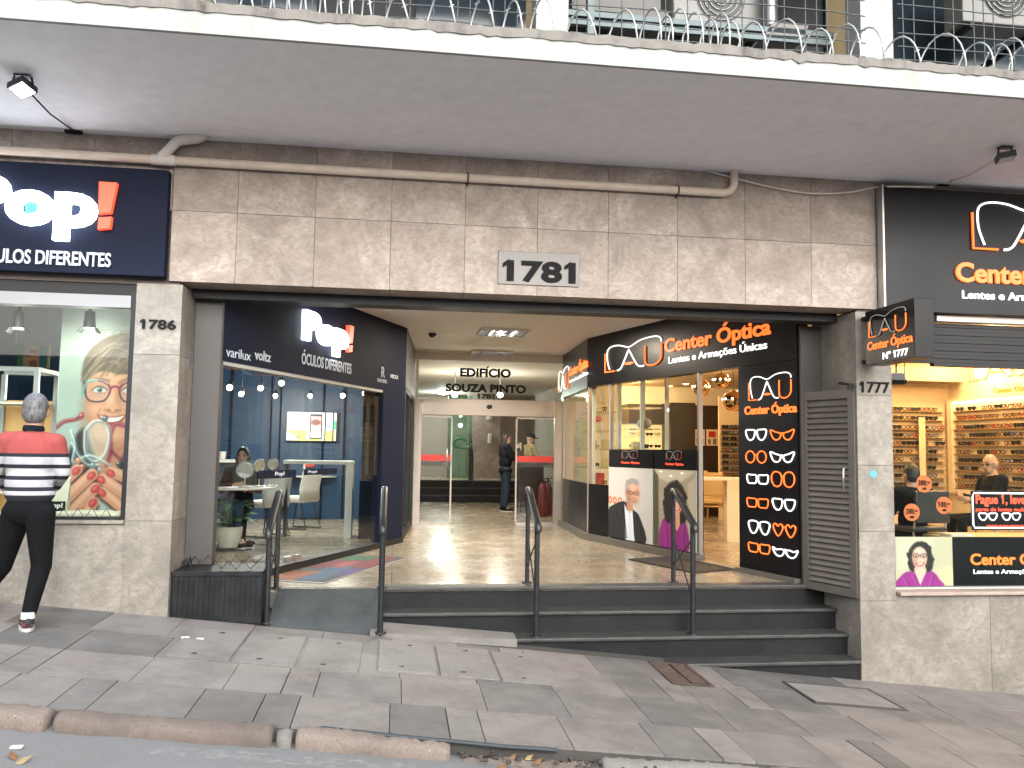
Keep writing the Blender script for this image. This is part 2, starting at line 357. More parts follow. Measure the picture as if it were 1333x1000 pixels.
def lau_logo(fr, w_, h, r, parent, mo, mw, d=.012):
    """the outlined LAU mark: frame fr origin at its lower left"""
    sx = w_/1.47
    sc = lambda pts: [(a*sx, b*h) for a, b in pts]
    mb = MB(); fr.tube(mb, sc(LAU['l']), r*.95, d); mb.build('orange_stroke', mo, parent); mb = MB(); fr.tube(mb, sc(cr(LAU['u'], 4, False)), r*.95, d); mb.build('orange_stroke', mo, parent)
    mb = MB()
    e = [(.66*sx+.12*sx*math.cos(t), .2*h+.05*h*math.sin(t)) for t in np.linspace(0, 2*math.pi, 20)[:-1]]
    mb.prism(e, fr.o+fr.n*.003, fr.ux, fr.uz, fr.n*d)
    mb.build('orange_bar', mo, parent)
    mb = MB(); fr.tube(mb, sc(cr(LAU['lens'], 5, False)), r*.75, d); fr.tube(mb, sc(cr(LAU['a'], 5, False)), r*.9, d)
    mb.build('white_logo', mw, parent)
# ================================================================ SETTING
mb = MB(); mb.add([(-70,-70,zg(-70,-70)-.065),(70,-70,zg(70,-70)-.065),(70,-2.25,zg(70,-2.25)-.065),(-70,-2.25,zg(-70,-2.25)-.065)], [(0,1,2,3)])
struct(mb, 'road', M['asphalt'])
mb = MB(); y0, y1 = -2.26, .75
for x0, x1 in ((-70,-10),(-10,12),(12,70)):
    mb.hexa([(x0,y0,zg(x0,y0)-.3),(x1,y0,zg(x1,y0)-.3),(x1,y1,zg(x1,y1)-.3),(x0,y1,zg(x0,y1)-.3)]+[(x0,y0,zg(x0,y0)-.014),(x1,y0,zg(x1,y0)-.014),(x1,y1,zg(x1,y1)-.014),(x0,y1,zg(x0,y1)-.014)])
struct(mb, 'ground', M['grime'])
COVERS = [(-1.47+.425*i, -1.07, -1.47+.425*(i+1), -.27) for i in range(3)]+[(-.09+.435*i, -.98, -.09+.435*(i+1), -.17) for i in range(3)]
mb = MB()
rows = [(-2.2,-1.66,.02),(-1.66,-1.11,0.0),(-1.11,-.56,.03),(-.56,.0,-.02)]
for j, (ya, yb, off) in enumerate(rows):
    x = -9.0+off
    while x < 12:
        wd = random.choice((.50,.53,.53,.55,.56))
        if -1.6 < x < 1.4 and j >= 1: wd = .53
        xa, xb = x+.0025, x+wd-.0025; mb.rnd()
        if -3 < x < 5 and random.random() < .12: xb = xa+wd*.62
        dz = [random.uniform(-.0035,.0025) for _ in range(4)]; g = random.uniform(.001,.004); q = random.uniform(.001,.004)
        c = [(xa,ya+g),(xb,ya+q),(xb,yb-g),(xa,yb-q)]
        mb.hexa([(a,b,zg(a,b)-.05) for a,b in c]+[(a,b,zg(a,b)+d) for (a,b),d in zip(c,dz)])
        if xb < x+wd-.1:
            mb.rnd(); c = [(xb+.008,ya+g),(x+wd-.004,ya+q),(x+wd-.004,yb-g),(xb+.008,yb-q)]
            mb.hexa([(a,b,zg(a,b)-.05) for a,b in c]+[(a,b,zg(a,b)+random.uniform(-.002,.002)) for a,b in c])
        x += wd
struct(mb, 'pavement', M['slab'])
# raised cement strip at the foot of the stairs
mb = MB(); x0, x1 = -.16, 1.05
mb.rnd(.3).hexa([(x0,.0,zg(x0)-.05),(x1,.12,zg(x1)-.05),(x1,.35,zg(x1)-.05),(x0,.35,zg(x0)-.05),(x0,.0,zg(x0)+.022),(x1,.12,zg(x1)+.05),(x1,.35,zg(x1)+.06),(x0,.35,zg(x0)+.045)])
struct(mb, 'pavement_strip', M['conc'])
# chamber covers
for i, (x0, y0, x1, y1) in enumerate(COVERS):
    mb = MB().rnd(.3+.1*(i % 4)); g = .012; sh = .0
    lift = .008 if i < 3 else (.016, .014, .006)[i-3]
    c = [(x0+g,y0),(x1-g,y0),(x1-g,y1),(x0+g,y1)]
    mb.hexa([(a,b,zg(a,b)-.03) for a,b in c]+[(a,b,zg(a,b)+lift) for a,b in c])
    o = single(mb, 'concrete_cover', M['conc'], ['light concrete cover nearest the grey stone pillar', 'light concrete cover in front of the black spiked box and ramp', 'light concrete cover just below the dark ramp',
        'light concrete cover at the foot of the post beside the ramp', 'light concrete cover in the middle of the three before the stairs', 'light concrete cover next to the drain, with a corner by the stairs'][i], 'chamber cover', 'concrete chamber covers in the pavement')
    for fx, fy in ((.4,.12),(.55,.88)):
        hx_, hy_ = x0+(x1-x0)*fx, y0+(y1-y0)*fy
        hb = MB(); hb.box(hx_-.018,hy_-.012,zg(hx_,hy_)+lift-.01,hx_+.018,hy_+.012,zg(hx_,hy_)+lift+.002)
        hb.build('lifting_hole', M['blackworn'], o)
# iron drain grating
t = thing('drain_grate', 'rusty brown iron drain grating set in the pavement near the stairs', 'drain', (2.3,-.33,zg(2.3,-.33)))
fb = MB(); gb = MB(); x0,x1,y0,y1 = 2.13,2.47,-.66,-.02
Zd = lambda a,b,h: zg(a,b)+h
for (a0,b0,a1,b1) in ((x0,y0,x1,y0+.03),(x0,y1-.03,x1,y1),(x0,y0+.03,x0+.03,y1-.03),(x1-.03,y0+.03,x1,y1-.03)):
    c=[(a0,b0),(a1,b0),(a1,b1),(a0,b1)]; fb.hexa([(a,b,Zd(a,b,-.02)) for a,b in c]+[(a,b,Zd(a,b,.009)) for a,b in c])
M['iron'] = plain('rusty_iron', (.105,.075,.064), .75, .3, .45, 20, .4)
fb.build('grate_frame', M['iron'], t)
for i in range(13):
    yy = y0+.06+i*.043
    for s_ in (0,1):
        a0,a1 = (x0+.035,(x0+x1)/2-.012) if s_==0 else ((x0+x1)/2+.012,x1-.035)
        c=[(a0,yy),(a1,yy+(.03 if s_ else -.03)*0+.02*s_),(a1,yy+.024+.02*s_),(a0,yy+.024)]; gb.hexa([(a,b,Zd(a,b,-.012)) for a,b in c]+[(a,b,Zd(a,b,.007)) for a,b in c])
gb.build('grate_bars', M['iron'], t)
mb=MB(); c=[(x0,y0),(x1,y0),(x1,y1),(x0,y1)]; mb.hexa([(a,b,Zd(a,b,-.03)) for a,b in c]+[(a,b,Zd(a,b,.002)) for a,b in c]); mb.build('grate_shade_sheet', M['blackworn'], t)  # black sheet paints the shade between the bars, no real depth below
t = thing('inspection_cover', 'grey inspection cover in a dark steel frame at the foot of the stairs', 'cover', (3.55,-.58,zg(3.55,-.58)))
mb=MB(); fb=MB(); c=[(3.2,-.84),(3.9,-.84),(3.9,-.34),(3.2,-.34)]; mb.rnd(.4).hexa([(a,b,Zd(a,b,-.02)) for a,b in c]+[(a,b,Zd(a,b,.010)) for a,b in c]); mb.build('cover_plate', M['conc'], t)
for (a0,b0,a1,b1) in ((3.175,-.865,3.925,-.845),(3.175,-.335,3.925,-.315),(3.175,-.845,3.195,-.335),(3.905,-.845,3.925,-.335)):
    c=[(a0,b0),(a1,b0),(a1,b1),(a0,b1)]; fb.hexa([(a,b,Zd(a,b,-.02)) for a,b in c]+[(a,b,Zd(a,b,.013)) for a,b in c])
fb.build('cover_frame', M['grime'], t)
# kerb stones
def kerb(x0, x1, yb=-2.215, yf=-2.36, lab='', low=0.0, seed=0, mat='kerb'):
    r = np.random.default_rng(seed); nx = max(3, int((x1-x0)/.022)); prof = [(yb,-.10),(yb,.0),(yb-.02,.012),(yb-.05,.013),(yf+.05,.011),(yf+.018,.002),(yf+.004,-.014),(yf,-.05),(yf+.004,-.11)]
    vs=[]; fs=[]; ph = r.uniform(0,6,4)
    for i in range(nx+1):
        x = x0+(x1-x0)*i/nx; e = min(i,nx-i)/nx*(x1-x0); rd = max(0,.018-e)
        for j,(y,z) in enumerate(prof):
            wob = .007*math.sin(x*9+ph[0])+.005*math.sin(x*23+ph[1])+r.normal(0,.0042)
            vs.append((x, y+(wob if j>=4 else wob*.3)+rd*.6*(1 if j>4 else -0.1), zg(x,y)+z-low+(r.normal(0,.0042)+.006*math.sin(x*5+ph[2]) if j>0 else 0)-rd*.5*(1 if j>0 else 0)))
    k_=len(prof)
    for i in range(nx):
        for j in range(k_-1): fs.append([i*k_+j,(i+1)*k_+j,(i+1)*k_+j+1,i*k_+j+1])
    fs += [list(range(k_)), [nx*k_+j for j in range(k_)][::-1]]
    mb = MB().rnd(r.random()); mb.add(vs,fs,True); return single(mb,'kerb_stone',M[mat],lab,'kerb stone','kerb stones along the gutter')
kerb(-5.2,-3.35,lab='pink granite kerb stone out beyond the man at the window',seed=1); kerb(-3.33,-1.71,lab='pink granite kerb stone at the left end of the gutter',seed=2)
kerb(-1.67,-.60,lab='long pink granite kerb stone with a mossy joint on its left',seed=3)
kerb(-.575,-.50,lab='small broken filler stone wedged between two long kerb stones',seed=4,low=.01,mat='conc'); kerb(-.475,.335,lab='pink granite kerb stone that ends at the dirt gap',seed=5)
kerb(.40,1.15,yb=-2.28,lab='sunken crumbling kerb stone behind the black hose',seed=6,low=.05); kerb(1.18,2.15,yb=-2.24,lab='broken mossy cement kerb piece at the bottom edge',seed=7,low=.02,mat='conc')
kerb(2.18,3.7,lab='pink kerb stone farthest down the slope',seed=8,low=.02)
# ================================================================ BUILDING
BL = thing('commercial_building', 'stone clad building with a long white canopy over shops and an open entrance', 'building', (1.2,3,0))
GAP=.0035
mb = MB()
xs=[-1.83,-1.32]+[-1.32+.62*i for i in range(1,9)]+[4.265]; zs=[2.525,3.105,3.43,3.70]
for i in range(len(xs)-1):
    for j in range(2):
        z0,z1=((2.525,3.105),(3.105,3.70))[j]; mb.rnd(); mb.box(xs[i]+GAP/2,0,z0+GAP/2,xs[i+1]-GAP/2,.03,z1-GAP/2)
for i in range(len(xs)-1): mb.rnd(); mb.box(xs[i]+GAP/2,.032,2.525,xs[i+1]-GAP/2,.30,2.545)
for i in range(9):
    x=-1.835-.62*i; mb.rnd(); mb.box(x-.62+GAP/2,.02,3.105,x-GAP/2,.05,3.70)
for i in range(9):
    x=4.27+.62*i; mb.rnd(); mb.box(x+GAP/2,.02,3.105,x+.62-GAP/2,.05,3.70)
mb.build('lintel_cladding', M['trav'], BL)
mb = MB(); mb.box(-1.83,.034,2.55,4.265,.42,3.70); mb.box(-10,.055,2.50,-1.84,.42,3.70); mb.box(4.275,.055,2.50,13,.42,3.70); mb.build('lintel_core', M['joint'], BL)
def stack(mb, x0, x1, y0, y1, zb, zs, core=True):
    z=zb
    for z1 in zs: mb.rnd(); mb.box(x0,y0,z+GAP/2,x1,y1,z1-GAP/2); z=z1
mb=MB()
def pillar(x0,x1,depth,zs,inner):
    stack(mb,x0,x1,0,.03,-1.3,zs)
    if inner<0: stack(mb,x0,x0+.03,.032,depth,-1.3,zs)   # left-facing reveal
    else: stack(mb,x1-.03,x1,.032,depth,-1.3,zs)
pillar(-2.07,-1.72,.55,[-.60,.62,1.93,2.50],1); mb.build('left_pillar', M['marble'], BL)
mb=MB(); pillar(4.05,4.385,.80,[-.05,.55,1.13,1.75,2.50],-1); mb.build('right_pillar', M['marble'], BL)
mb=MB(); mb.box(-2.06,.034,-1.4,-1.752,.54,2.52); mb.build('pillar_core', M['joint'], BL); mb=MB(); mb.box(4.082,.034,-1.4,4.375,.79,2.52); mb.build('pillar_core', M['joint'], BL)
mb=MB()
for i in range(6): mb.rnd(); x=-2.07-.95*i; mb.box(x-.95+GAP/2,0.004,-1.2,x-GAP/2,.12,.595)
mb.build('left_dado', M['marble'], BL)
mb=MB()
for i in range(6): mb.rnd(); x=4.385+.9*i; mb.box(x+GAP/2,0.004,-2.6,x+.9-GAP/2,.12,-.005)
mb.build('right_dado', M['marble'], BL)
mb=MB(); mb.box(-8,-.03,.597,-2.072,.16,.625,.006); mb.build('left_window_sill', M['marble'], BL)
M['sill']=plain('worn_pink_sill',(.40,.31,.27),.7,0,.2,8,.3)
mb=MB(); mb.box(4.40,-.05,-.003,9,.16,.030,.008); mb.build('right_window_sill', M['sill'], BL)
# canopy
mb=MB(); mb.box(-12,-1.86,3.70,15,.5,3.86); mb.build('canopy_soffit', M['soffit'], BL)
mb=MB(); mb.box(-12,-1.885,3.685,15,-1.855,3.83); mb.build('canopy_fascia', M['fascia'], BL)
mb=MB(); r=np.random.default_rng(3)
n=520; vs=[];fs=[]
for i in range(n+1):
    x=-12+27*i/n; a=r.normal(0,.004); b=r.normal(0,.006)
    vs += [(x,-1.895+a*.6,3.815+a+b*.6),(x,-1.90+a*.6,3.872+b),(x,-1.70,3.885),(x,-1.70,3.84)]
for i in range(n):
    for j in range(4): fs.append([i*4+j,i*4+(j+1)%4,(i+1)*4+(j+1)%4,(i+1)*4+j])
mb.add(vs,fs); mb.box(-12,-1.69,3.862,15,1.5,3.88); mb.build('canopy_ledge', M['ledge'], BL)
# dark steel beam over the opening, ceilings, floors
mb=MB(); mb.box(-1.715,.305,2.45,4.045,.52,2.543); mb.build('door_beam', M['dframe'], BL)
A=(-1.50,.51); B=(.12,4.29); R0=(3.82,.66); K=(2.68,4.70); B2=(.30,6.95); K2=(2.77,6.95)
Z3=(0,0,1)
def flat(mb, pts, z0, z1): return mb.prism(pts,(0,0,z0),(1,0,0),(0,1,0),(0,0,z1-z0))
mb=MB(); flat(mb,[(-1.52,.52),(4.0,.52),(3.84,.70),K,K2,(3.4,6.96),(-.5,6.96),B2,B],2.83,2.90); mb.build('passage_ceiling', M['ceil'], BL)
mb=MB(); mb.box(-1.70,.6,-.035,4.05,1.6,0); mb.box(-8.5,1.6,-.035,9.3,13.0,0); mb.build('entrance_floor', M['terrazzo'], BL)
mb=MB(); mb.box(-8.5,.45,-.03,-1.71,1.595,.0); mb.build('shop_floor', M['terrazzo'], BL); mb=MB(); mb.box(4.06,.85,-.03,9.3,1.595,0); mb.build('shop_floor', M['terrazzo'], BL)
mb=MB(); mb.box(-8.5,.43,3.3,9.3,17.2,3.4); mb.build('roof_slab', M['joint'], BL)
mb=MB(); mb.box(-8.6,.43,-.5,-8.52,17.2,3.4); mb.build('outer_wall', M['joint'], BL); mb=MB(); mb.box(9.32,.43,-.5,9.4,17.2,3.4); mb.build('outer_wall', M['joint'], BL); mb=MB(); mb.box(-8.5,17.12,-.5,9.3,17.2,3.3); mb.build('outer_wall', M['joint'], BL)
mb=MB(); mb.box(.2,6.935,2.70,2.85,7.0,2.829); mb.build('passage_header', M['ceil'], BL)
# pop shop shell
M['blue']=plain('deep_blue_wall',(.009,.045,.105),.45,0,.06,2); M['popceil']=plain('dark_shop_ceiling',(.16,.18,.22),.7,0,.1,2)
mb=MB(); flat(mb,[(-8.4,.45),(-1.72,.45),(-1.52,.56),(.08,4.3),(.24,6.9),(.24,8.0),(-8.4,8.0)],2.66,2.74); mb.build('navy_shop_ceiling', M['popceil'], BL)
mb=MB(); mb.box(-8.4,8.0,0,.30,8.1,2.7); mb.box(-8.5,.45,0,-8.4,8.1,2.7); mb.build('navy_shop_wall', M['blue'], BL)
# lau shop shell
M['warmw']=plain('warm_white_wall',(.66,.58,.46),.7,0,.04,2); M['warmc']=plain('warm_ceiling',(.64,.53,.38),.7,0,.03,1)
mb=MB(); flat(mb,[(3.84,.82),(4.06,.82),(4.06,.45),(9.2,.45),(9.2,10.2),(3.82,10.2),(3.82,7.2),(2.80,7.2),(2.80,6.9),(2.72,4.71)],2.62,2.70); mb.build('optician_ceiling', M['warmc'], BL)
mb=MB(); mb.box(3.82,10.2,0,9.2,10.3,2.7); mb.build('optician_wall', M['warmw'], BL); mb=MB(); mb.box(2.9,7.2,0,3.82,7.3,2.7); mb.build('optician_wall', M['warmw'], BL); mb=MB(); mb.box(8.9,.45,0,9.0,10.2,2.7); mb.build('optician_wall', M['warmw'], BL)
# hall beyond the sliding door
mb=MB(); mb.box(-.6,8.21,0,-.5,17,3.1); mb.build('hall_wall', M['beige'], BL)
for q in ((3.7,7.32,0,3.8,17,3.1),(-.49,17,0,3.69,17.1,3.1),(.305,7.03,0,.36,8.12,2.83),(-.6,8.12,0,.36,8.2,2.83)): mb=MB(); mb.box(*q); mb.build('hall_wall', M['beige'], BL)
mb=MB(); mb.box(-.6,7.0,2.72,3.8,17,2.80); mb.build('hall_ceiling', M['ceil'], BL)
mb=MB(); mb.box(-.5,13.6,0,3.7,17,.50); mb.build('hall_upper_floor', M['terrazzo'], BL)
mb=MB()
for i in range(3): mb.box(-.5,13.0+.2*i,.002,3.7,13.2+.2*i,.167*(i+1)-.002); 
mb.build('hall_steps', M['granite'], BL)
mb=MB()
for i in range(3): mb.box(-.5,12.985+.2*i,.167*(i+1)-.02,3.7,13.03+.2*i,.167*(i+1)+.003)
mb.build('hall_step_nosing', M['tread'], BL)
mb=MB(); mb.box(1.9,15.2,.5,2.75,15.9,2.72); mb.build('hall_column', M['trav'], BL)
# upper storey behind the canopy
M['tile']=None
k=N('white_facade_tile'); v=k.co(off='world'); br=k.n('TexBrick'); br.offset=0; br.inputs['Scale'].default_value=1; br.inputs['Mortar Size'].default_value=.004; br.inputs['Brick Width'].default_value=.05; br.inputs['Row Height'].default_value=.05
mp=k.n('Mapping'); mp.inputs['Rotation'].default_value=(math.radians(90),0,0); k.l(v,mp.inputs[0]); k.l(mp.outputs[0],br.inputs[0]); k.base(k.mix(br.outputs['Fac'],(.27,.285,.29),(.21,.225,.225))); M['tile']=k.set(.5)
cols=[(204,250),(698,740),(1120,1162)]; UC=[]
for a,b in cols: UC.append((at(a,20,y=-.35).x,at(b,20,y=-.35).x))
for a,b in UC: mb=MB(); mb.box(a,-.35,3.88,b,-.10,6.61); uc=mb.build('upper_column', M['tile'], BL); mb=MB(); mb.box(a+.003,-.096,3.88,b-.003,.25,6.61); mb.build('column_side', M['cream'], uc)
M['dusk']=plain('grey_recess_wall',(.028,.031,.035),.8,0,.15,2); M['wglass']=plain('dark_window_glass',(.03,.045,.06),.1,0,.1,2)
mb=MB(); mb.box(-12,1.5,3.88,15,1.6,6.61); mb.build('upper_wall', M['dusk'], BL); mb=MB(); mb.box(-12,-.36,6.62,15,1.6,12); mb.build('upper_facade', M['tile'], BL)  # upper_facade is out of view, added to shade the recess
for a,b in ((-3,-.9),(.1,1.3),(4.6,7.6)): mb=MB(); mb.box(a,1.44,4.9,b,1.497,7.2); mb.build('upper_window', M['wglass'], BL)
# ================================================================ STAIRS AND RAMP
ST=thing('entrance_stairs','dark granite stairs with worn grey nosings climbing to the entrance','stairs',(2,.3,-.6))
for i,(z,y) in enumerate(((0,.6),(-.185,.40),(-.37,.20),(-.555,0.0))):
    mb=MB(); mb.box(-.07,y+.02,z-.34,4.046,(y+.205 if i else .76),z-.034); mb.build('riser',M['granite'],ST)
    mb=MB(); mb.box(-.075,y-.012,z-.032,4.047,y+.235 if i else y+.16,z+(.0015 if i else .002),.010); mb.build('tread',M['tread'],ST)
mb=MB(); xa,xb=-.97,-.09
mb.hexa([(xa,.08,zg(xa,.08)-.1),(xb,.08,zg(xb,.08)-.1),(xb,.62,-.3),(xa,.62,-.3),(xa,.08,zg(xa,.08)+.004),(xb,.08,zg(xb,.08)+.004),(xb,.62,.003),(xa,.62,.003)])
single(mb,'access_ramp',M['ramp'],'short steep dark rubber ramp between the black spiked box and the stairs','ramp')
# spiked box
t=thing('spiked_box','black metal box with wire spikes on top, against the stone pillar','box',(-1.36,.3,zg(-1.36,.3)))
zt=at(285,745,y=.04).z
mb=MB(); mb.hexa([(-1.705,.04,zg(-1.705)-.05),(-1.02,.04,zg(-1.02)-.05),(-1.02,.52,zg(-1.02)-.05),(-1.705,.52,zg(-1.705)-.05),(-1.705,.04,zt),(-1.02,.04,zt),(-1.02,.52,zt),(-1.705,.52,zt)])
for i in range(17): x=-1.685+i*.0395; mb.box(x,.032,zg(x)+.02,x+.022,.039,zt-.03)
mb.box(-1.71,.025,zt-.03,-1.015,.53,zt+.008,.004); mb.box(-1.71,.028,zg(-1.36)-.02,-1.015,.038,zg(-1.36)+.03)
mb.build('box_body',M['blackworn'],t)
mb=MB()
for yy in (.12,.42):
    P=[(-1.68+.055*i,yy+random.uniform(-.01,.01),zt+.01+(.075 if i%2 else 0)+random.uniform(-.01,.01)) for i in range(12)]; mb.tube(P,.004,5,smooth=False)
for xx in (-1.66,): mb.tube([(xx,.1+.06*i,zt+.01+(.07 if i%2 else 0)) for i in range(7)],.004,5,smooth=False)
mb.build('wire_spikes',M['black'],t)
# handrails
def rail(x,label,zf,yf=.10,yb=.66,zb=0.0,ht=.80):
    t=thing('handrail',label,'handrail',(x,(yf+yb)/2,zf),'black tube handrails at the entrance')
    zh=zb+ht; zl=zh-.26
    mb=MB(); mb.tube([(x,yb,zb-.02),(x,yb,zh-.02)],.021,10); mb.build('post',M['black'],t)
    mb=MB(); mb.tube([(x,yf,zf-.02),(x,yf,zl+.02)],.024,10); mb.build('post',M['black'],t)
    P=[(x,yb+.03,zh-.02),(x,yb,zh+.015),(x,yb-.06,zh+.012)]+[(x,yb-.06+(yf-.03-yb+.06)*i/4,zh+.012+(zl-zh-.01)*i/4) for i in range(1,5)]+[(x,yf-.06,zl-.02),(x,yf-.05,zl-.055)]
    mb=MB(); mb.tube(P,.031,12); mb.build('rail_tube',M['black'],t)
    mb=MB(); mb.tube([(x,yb,zb+.42),(x,yf,zf+.30)],.007,6); mb.tube([(x,yb,zb+.16),(x,yf,zl-.12)],.007,6); mb.build('brace_rod',M['black'],t)
    for q in ((x,yf,zf),(x,yb,zb)): mb=MB(); mb.lathe([(.05,0),(.05,.008),(.0,.010)],q,14); mb.build('foot_plate',M['black'],t)
rail(-.985,'black tube handrail between the spiked box and the ramp',zg(-.985,.10),.10,.62)
rail(-.08,'black tube handrail between the ramp and the stairs, seen end on',zg(-.08,.02)+.02,.03,.62,ht=.84)
rail(1.235,'black tube handrail in the middle of the granite stairs',-.37,.27,.80,0,.84)
rail(2.63,'black tube handrail on the stairs before the framed portrait posters',-.37,.27,.80,0,.84)
# ================================================================ SIGNS ON THE FACADE
X=V((1,0,0)); Z=V((0,0,1))
M['sglow']=emis('lit_white_letter',(.90,.95,1),2.2); M['teal']=emis('lit_teal_dot',(.02,.42,.62),.9); M['redlet']=emis('red_letter',(.85,.07,.03),.55); M['greylet']=plain('pale_grey_letter',(.55,.60,.66),.5,0,.03)
def pop_mark(o,ux,cap,wid,parent,gap):
    """the lit 'Pop!' lettering; o = start of the baseline, cap = capital height, wid = width of Pop"""
    uz=Z; desc=.27*cap
    text('lettering','Pop',o-uz*desc,ux,uz,wid,cap+desc,M['sglow'],parent,.05,.045,.01)
    fr=Frame(o,V(ux).normalized(),uz); b=wid+gap*.3
    mb=MB(); mb.prism([(b+.02*cap,.30*cap),(b+.25*cap,.33*cap),(b+.34*cap,.95*cap),(b+.0*cap,.95*cap)],fr.p(0,0,.01),fr.ux,fr.uz,fr.n*.05)
    mb.prism([(b+.02*cap,-.02*cap),(b+.25*cap,.02*cap),(b+.27*cap,.25*cap),(b+.03*cap,.22*cap)],fr.p(0,0,.01),fr.ux,fr.uz,fr.n*.05); mb.build('exclamation_mark',M['redlet'],parent)
    cx=wid*.515; e=[(cx+.085*wid*.8*math.cos(t),.37*cap+.17*cap*math.sin(t)) for t in np.linspace(0,2*math.pi,22)[:-1]]
    mb=MB(); mb.prism(e,fr.p(0,0,.005),fr.ux,fr.uz,fr.n*.02); mb.build('teal_counter',M['teal'],parent)
t=thing('fascia_sign','wide navy fascia sign with glowing white letters over the poster window','sign',(-4,0,2.55))
mb=MB(); mb.box(-8.5,-.07,2.545,-1.85,.016,3.41,.004); mb.build('sign_panel',M['signnavy'],t)
p0=at(-46,291,y=-.08); p1=at(127,296,y=-.08); pop_mark(V((p0.x,-.07,p0.z)),X,at(40,228,y=-.07).z-at(40,292,y=-.07).z,p1.x-p0.x,t,.03)
a=at(-34,341,y=-.07); b=at(145,341,y=-.07); text('tagline_lettering','ÓCULOS DIFERENTES',V((a.x,-.07,a.z)),X,Z,b.x-a.x,at(100,317,y=-.07).z-at(100,341,y=-.07).z,M['greylet'],t,.015,.02)
# right fascia sign
t=thing('fascia_sign','black fascia sign with orange and white lettering over the optician window','sign',(6,0,2.5))
mb=MB(); mb.box(4.285,-.10,2.50,9.5,.016,3.63,.004); mb.build('sign_panel',M['signblack'],t)
mb=MB(); mb.box(4.268,-.105,2.50,4.283,.016,3.645); mb.build('edge_strip',M['steel'],t)
ys=-.10; l0=at(1265,324,y=ys); ltop=at(1300,262,y=ys).z; scale=(at(1297,324,y=ys).x-l0.x)/.28*1.0
lau_logo(Frame((l0.x,ys-.0,l0.z),X,Z),scale*1.47,ltop-l0.z,.013,t,M['orange'],M['white'],.02)
def lau_words(o,ux,w1,h1,w2,h2,dz,parent,second='Lentes e Armações Únicas',x2=0,depth=.02):
    
    if second: text('white_lettering',second,V(o)+V(ux).normalized()*x2-Z*dz,ux,Z,w2,h2,M['white'],parent,depth*.7,.018)
c0=at(1243,371,y=ys); wc=(at(1333,368,y=ys).x-c0.x); h1=at(1250,333,y=ys).z-at(1250,371,y=ys).z
c0=at(1243,366,y=ys); text('orange_lettering','Center Óptica',(c0.x,ys,c0.z),X,Z,wc*13/5.75,0,M['orange'],t,.02,.028,cap=.175)
c1=at(1252,387,y=ys); text('white_lettering','Lentes e Armações Únicas',(c1.x,ys,c1.z-.01),X,Z,(at(1333,385,y=ys).x-c1.x)*24/11.2,0,M['white'],t,.012,.004,cap=.075)
# blade sign
xb=4.075; za=at(1121,476,y=-.12).z; yb=at(1191,440,x=xb).y; zt=at(1121,406,y=-.12).z; YB0=-.115
t=thing('projecting_sign','small black projecting sign with the shop number, fixed beside the optician window','sign',(4.15,-.1,za))
mb=MB(); mb.box(xb,yb,za,xb+.17,YB0,zt,.004); mb.build('sign_box',M['signblack'],t)
fr=Frame((xb,YB0-.06,za),(0,-1,0),Z); L=abs(yb-YB0)-.1; H=zt-za
lau_logo(Frame((xb,YB0-.07,za+H*.50),(0,-1,0),Z),L*.88,H*.40,.006,t,M['orange'],plain('grey_neon_letter',(.5,.5,.5),.4),.008)
text('orange_lettering','Center Óptica',(xb,YB0-.04,za+H*.27),(0,-1,0),Z,L*1.06,0,M['orange'],t,.006,.02,cap=H*.155)
text('white_lettering','N° 1777',(xb,YB0-.44*L,za+H*.06),(0,-1,0),Z,L*.58,0,M['white'],t,.005,.02,cap=H*.12)
mb=MB(); mb.box(xb+.03,YB0,zt-.06,xb+.13,.0,zt-.03); mb.box(xb+.03,YB0,za+.03,xb+.13,0,za+.06); mb.build('bracket',M['dframe'],t)
# house numbers
a=at(648,370,y=-.01); b=at(754,374,y=-.01); zt=at(700,329,y=-.01).z
t=thing('number_plaque','grey metal plaque with black house number 1781 over the entrance','plaque',(1.2,0,2.6))
M['plaque']=plain('plaque_metal',(.125,.12,.116),.45,.4,.05,4)
mb=MB(); mb.box(a.x,-.014,2.612,b.x,-.001,2.898,.003); mb.build('plate',M['plaque'],t)
M['blackl']=plain('black_letter',(.010,.010,.011),.75,0,.1,6,0,.2)
a=at(654,366,y=-.015); b=at(749,367,y=-.015); text('number_lettering','1781',(a.x,-.0145,a.z),X,Z,b.x-a.x,at(700,337,y=-.015).z-at(700,366,y=-.015).z,M['blackl'],t,.012,.035)
def number(s,px0,px1,py0,py1,y,label):
    a=at(px0,py1,y=y); b=at(px1,py1,y=y); o=text('house_number',s,(a.x,y,a.z),X,Z,b.x-a.x,at((px0+px1)/2,py0,y=y).z-at((px0+px1)/2,py1,y=y).z,M['blackl'],None,.015,(.02 if s=='1786' else .0),.0)
    recentre(o); tag(o,label,'number')
number('1786',182.5,229,415,428,-.001,'black house number 1786 on the stone pillar by the poster window')
number('1777',1119,1157,496,511,-.001,'black house number 1777 on the stone pillar by the louvred gate')
M['sticker']=plain('grey_sticker',(.24,.235,.24),.6,0,.5,25); M['bsticker']=plain('blue_sticker',(.10,.36,.55),.6,0,.3,20)
mb=MB(); mb.box(-1.7195,.28,1.86,-1.717,.42,2.01); single(mb,'sticker',M['sticker'],'faded grey sticker on the side of the pillar numbered 1786','sticker')
mb=MB(); a=at(1137,617,y=-.002); mb.cyl((a.x,-.001,a.z),(a.x,-.003,a.z),.035,14); single(mb,'sticker',M['bsticker'],'small round blue sticker on the pillar numbered 1777','sticker')
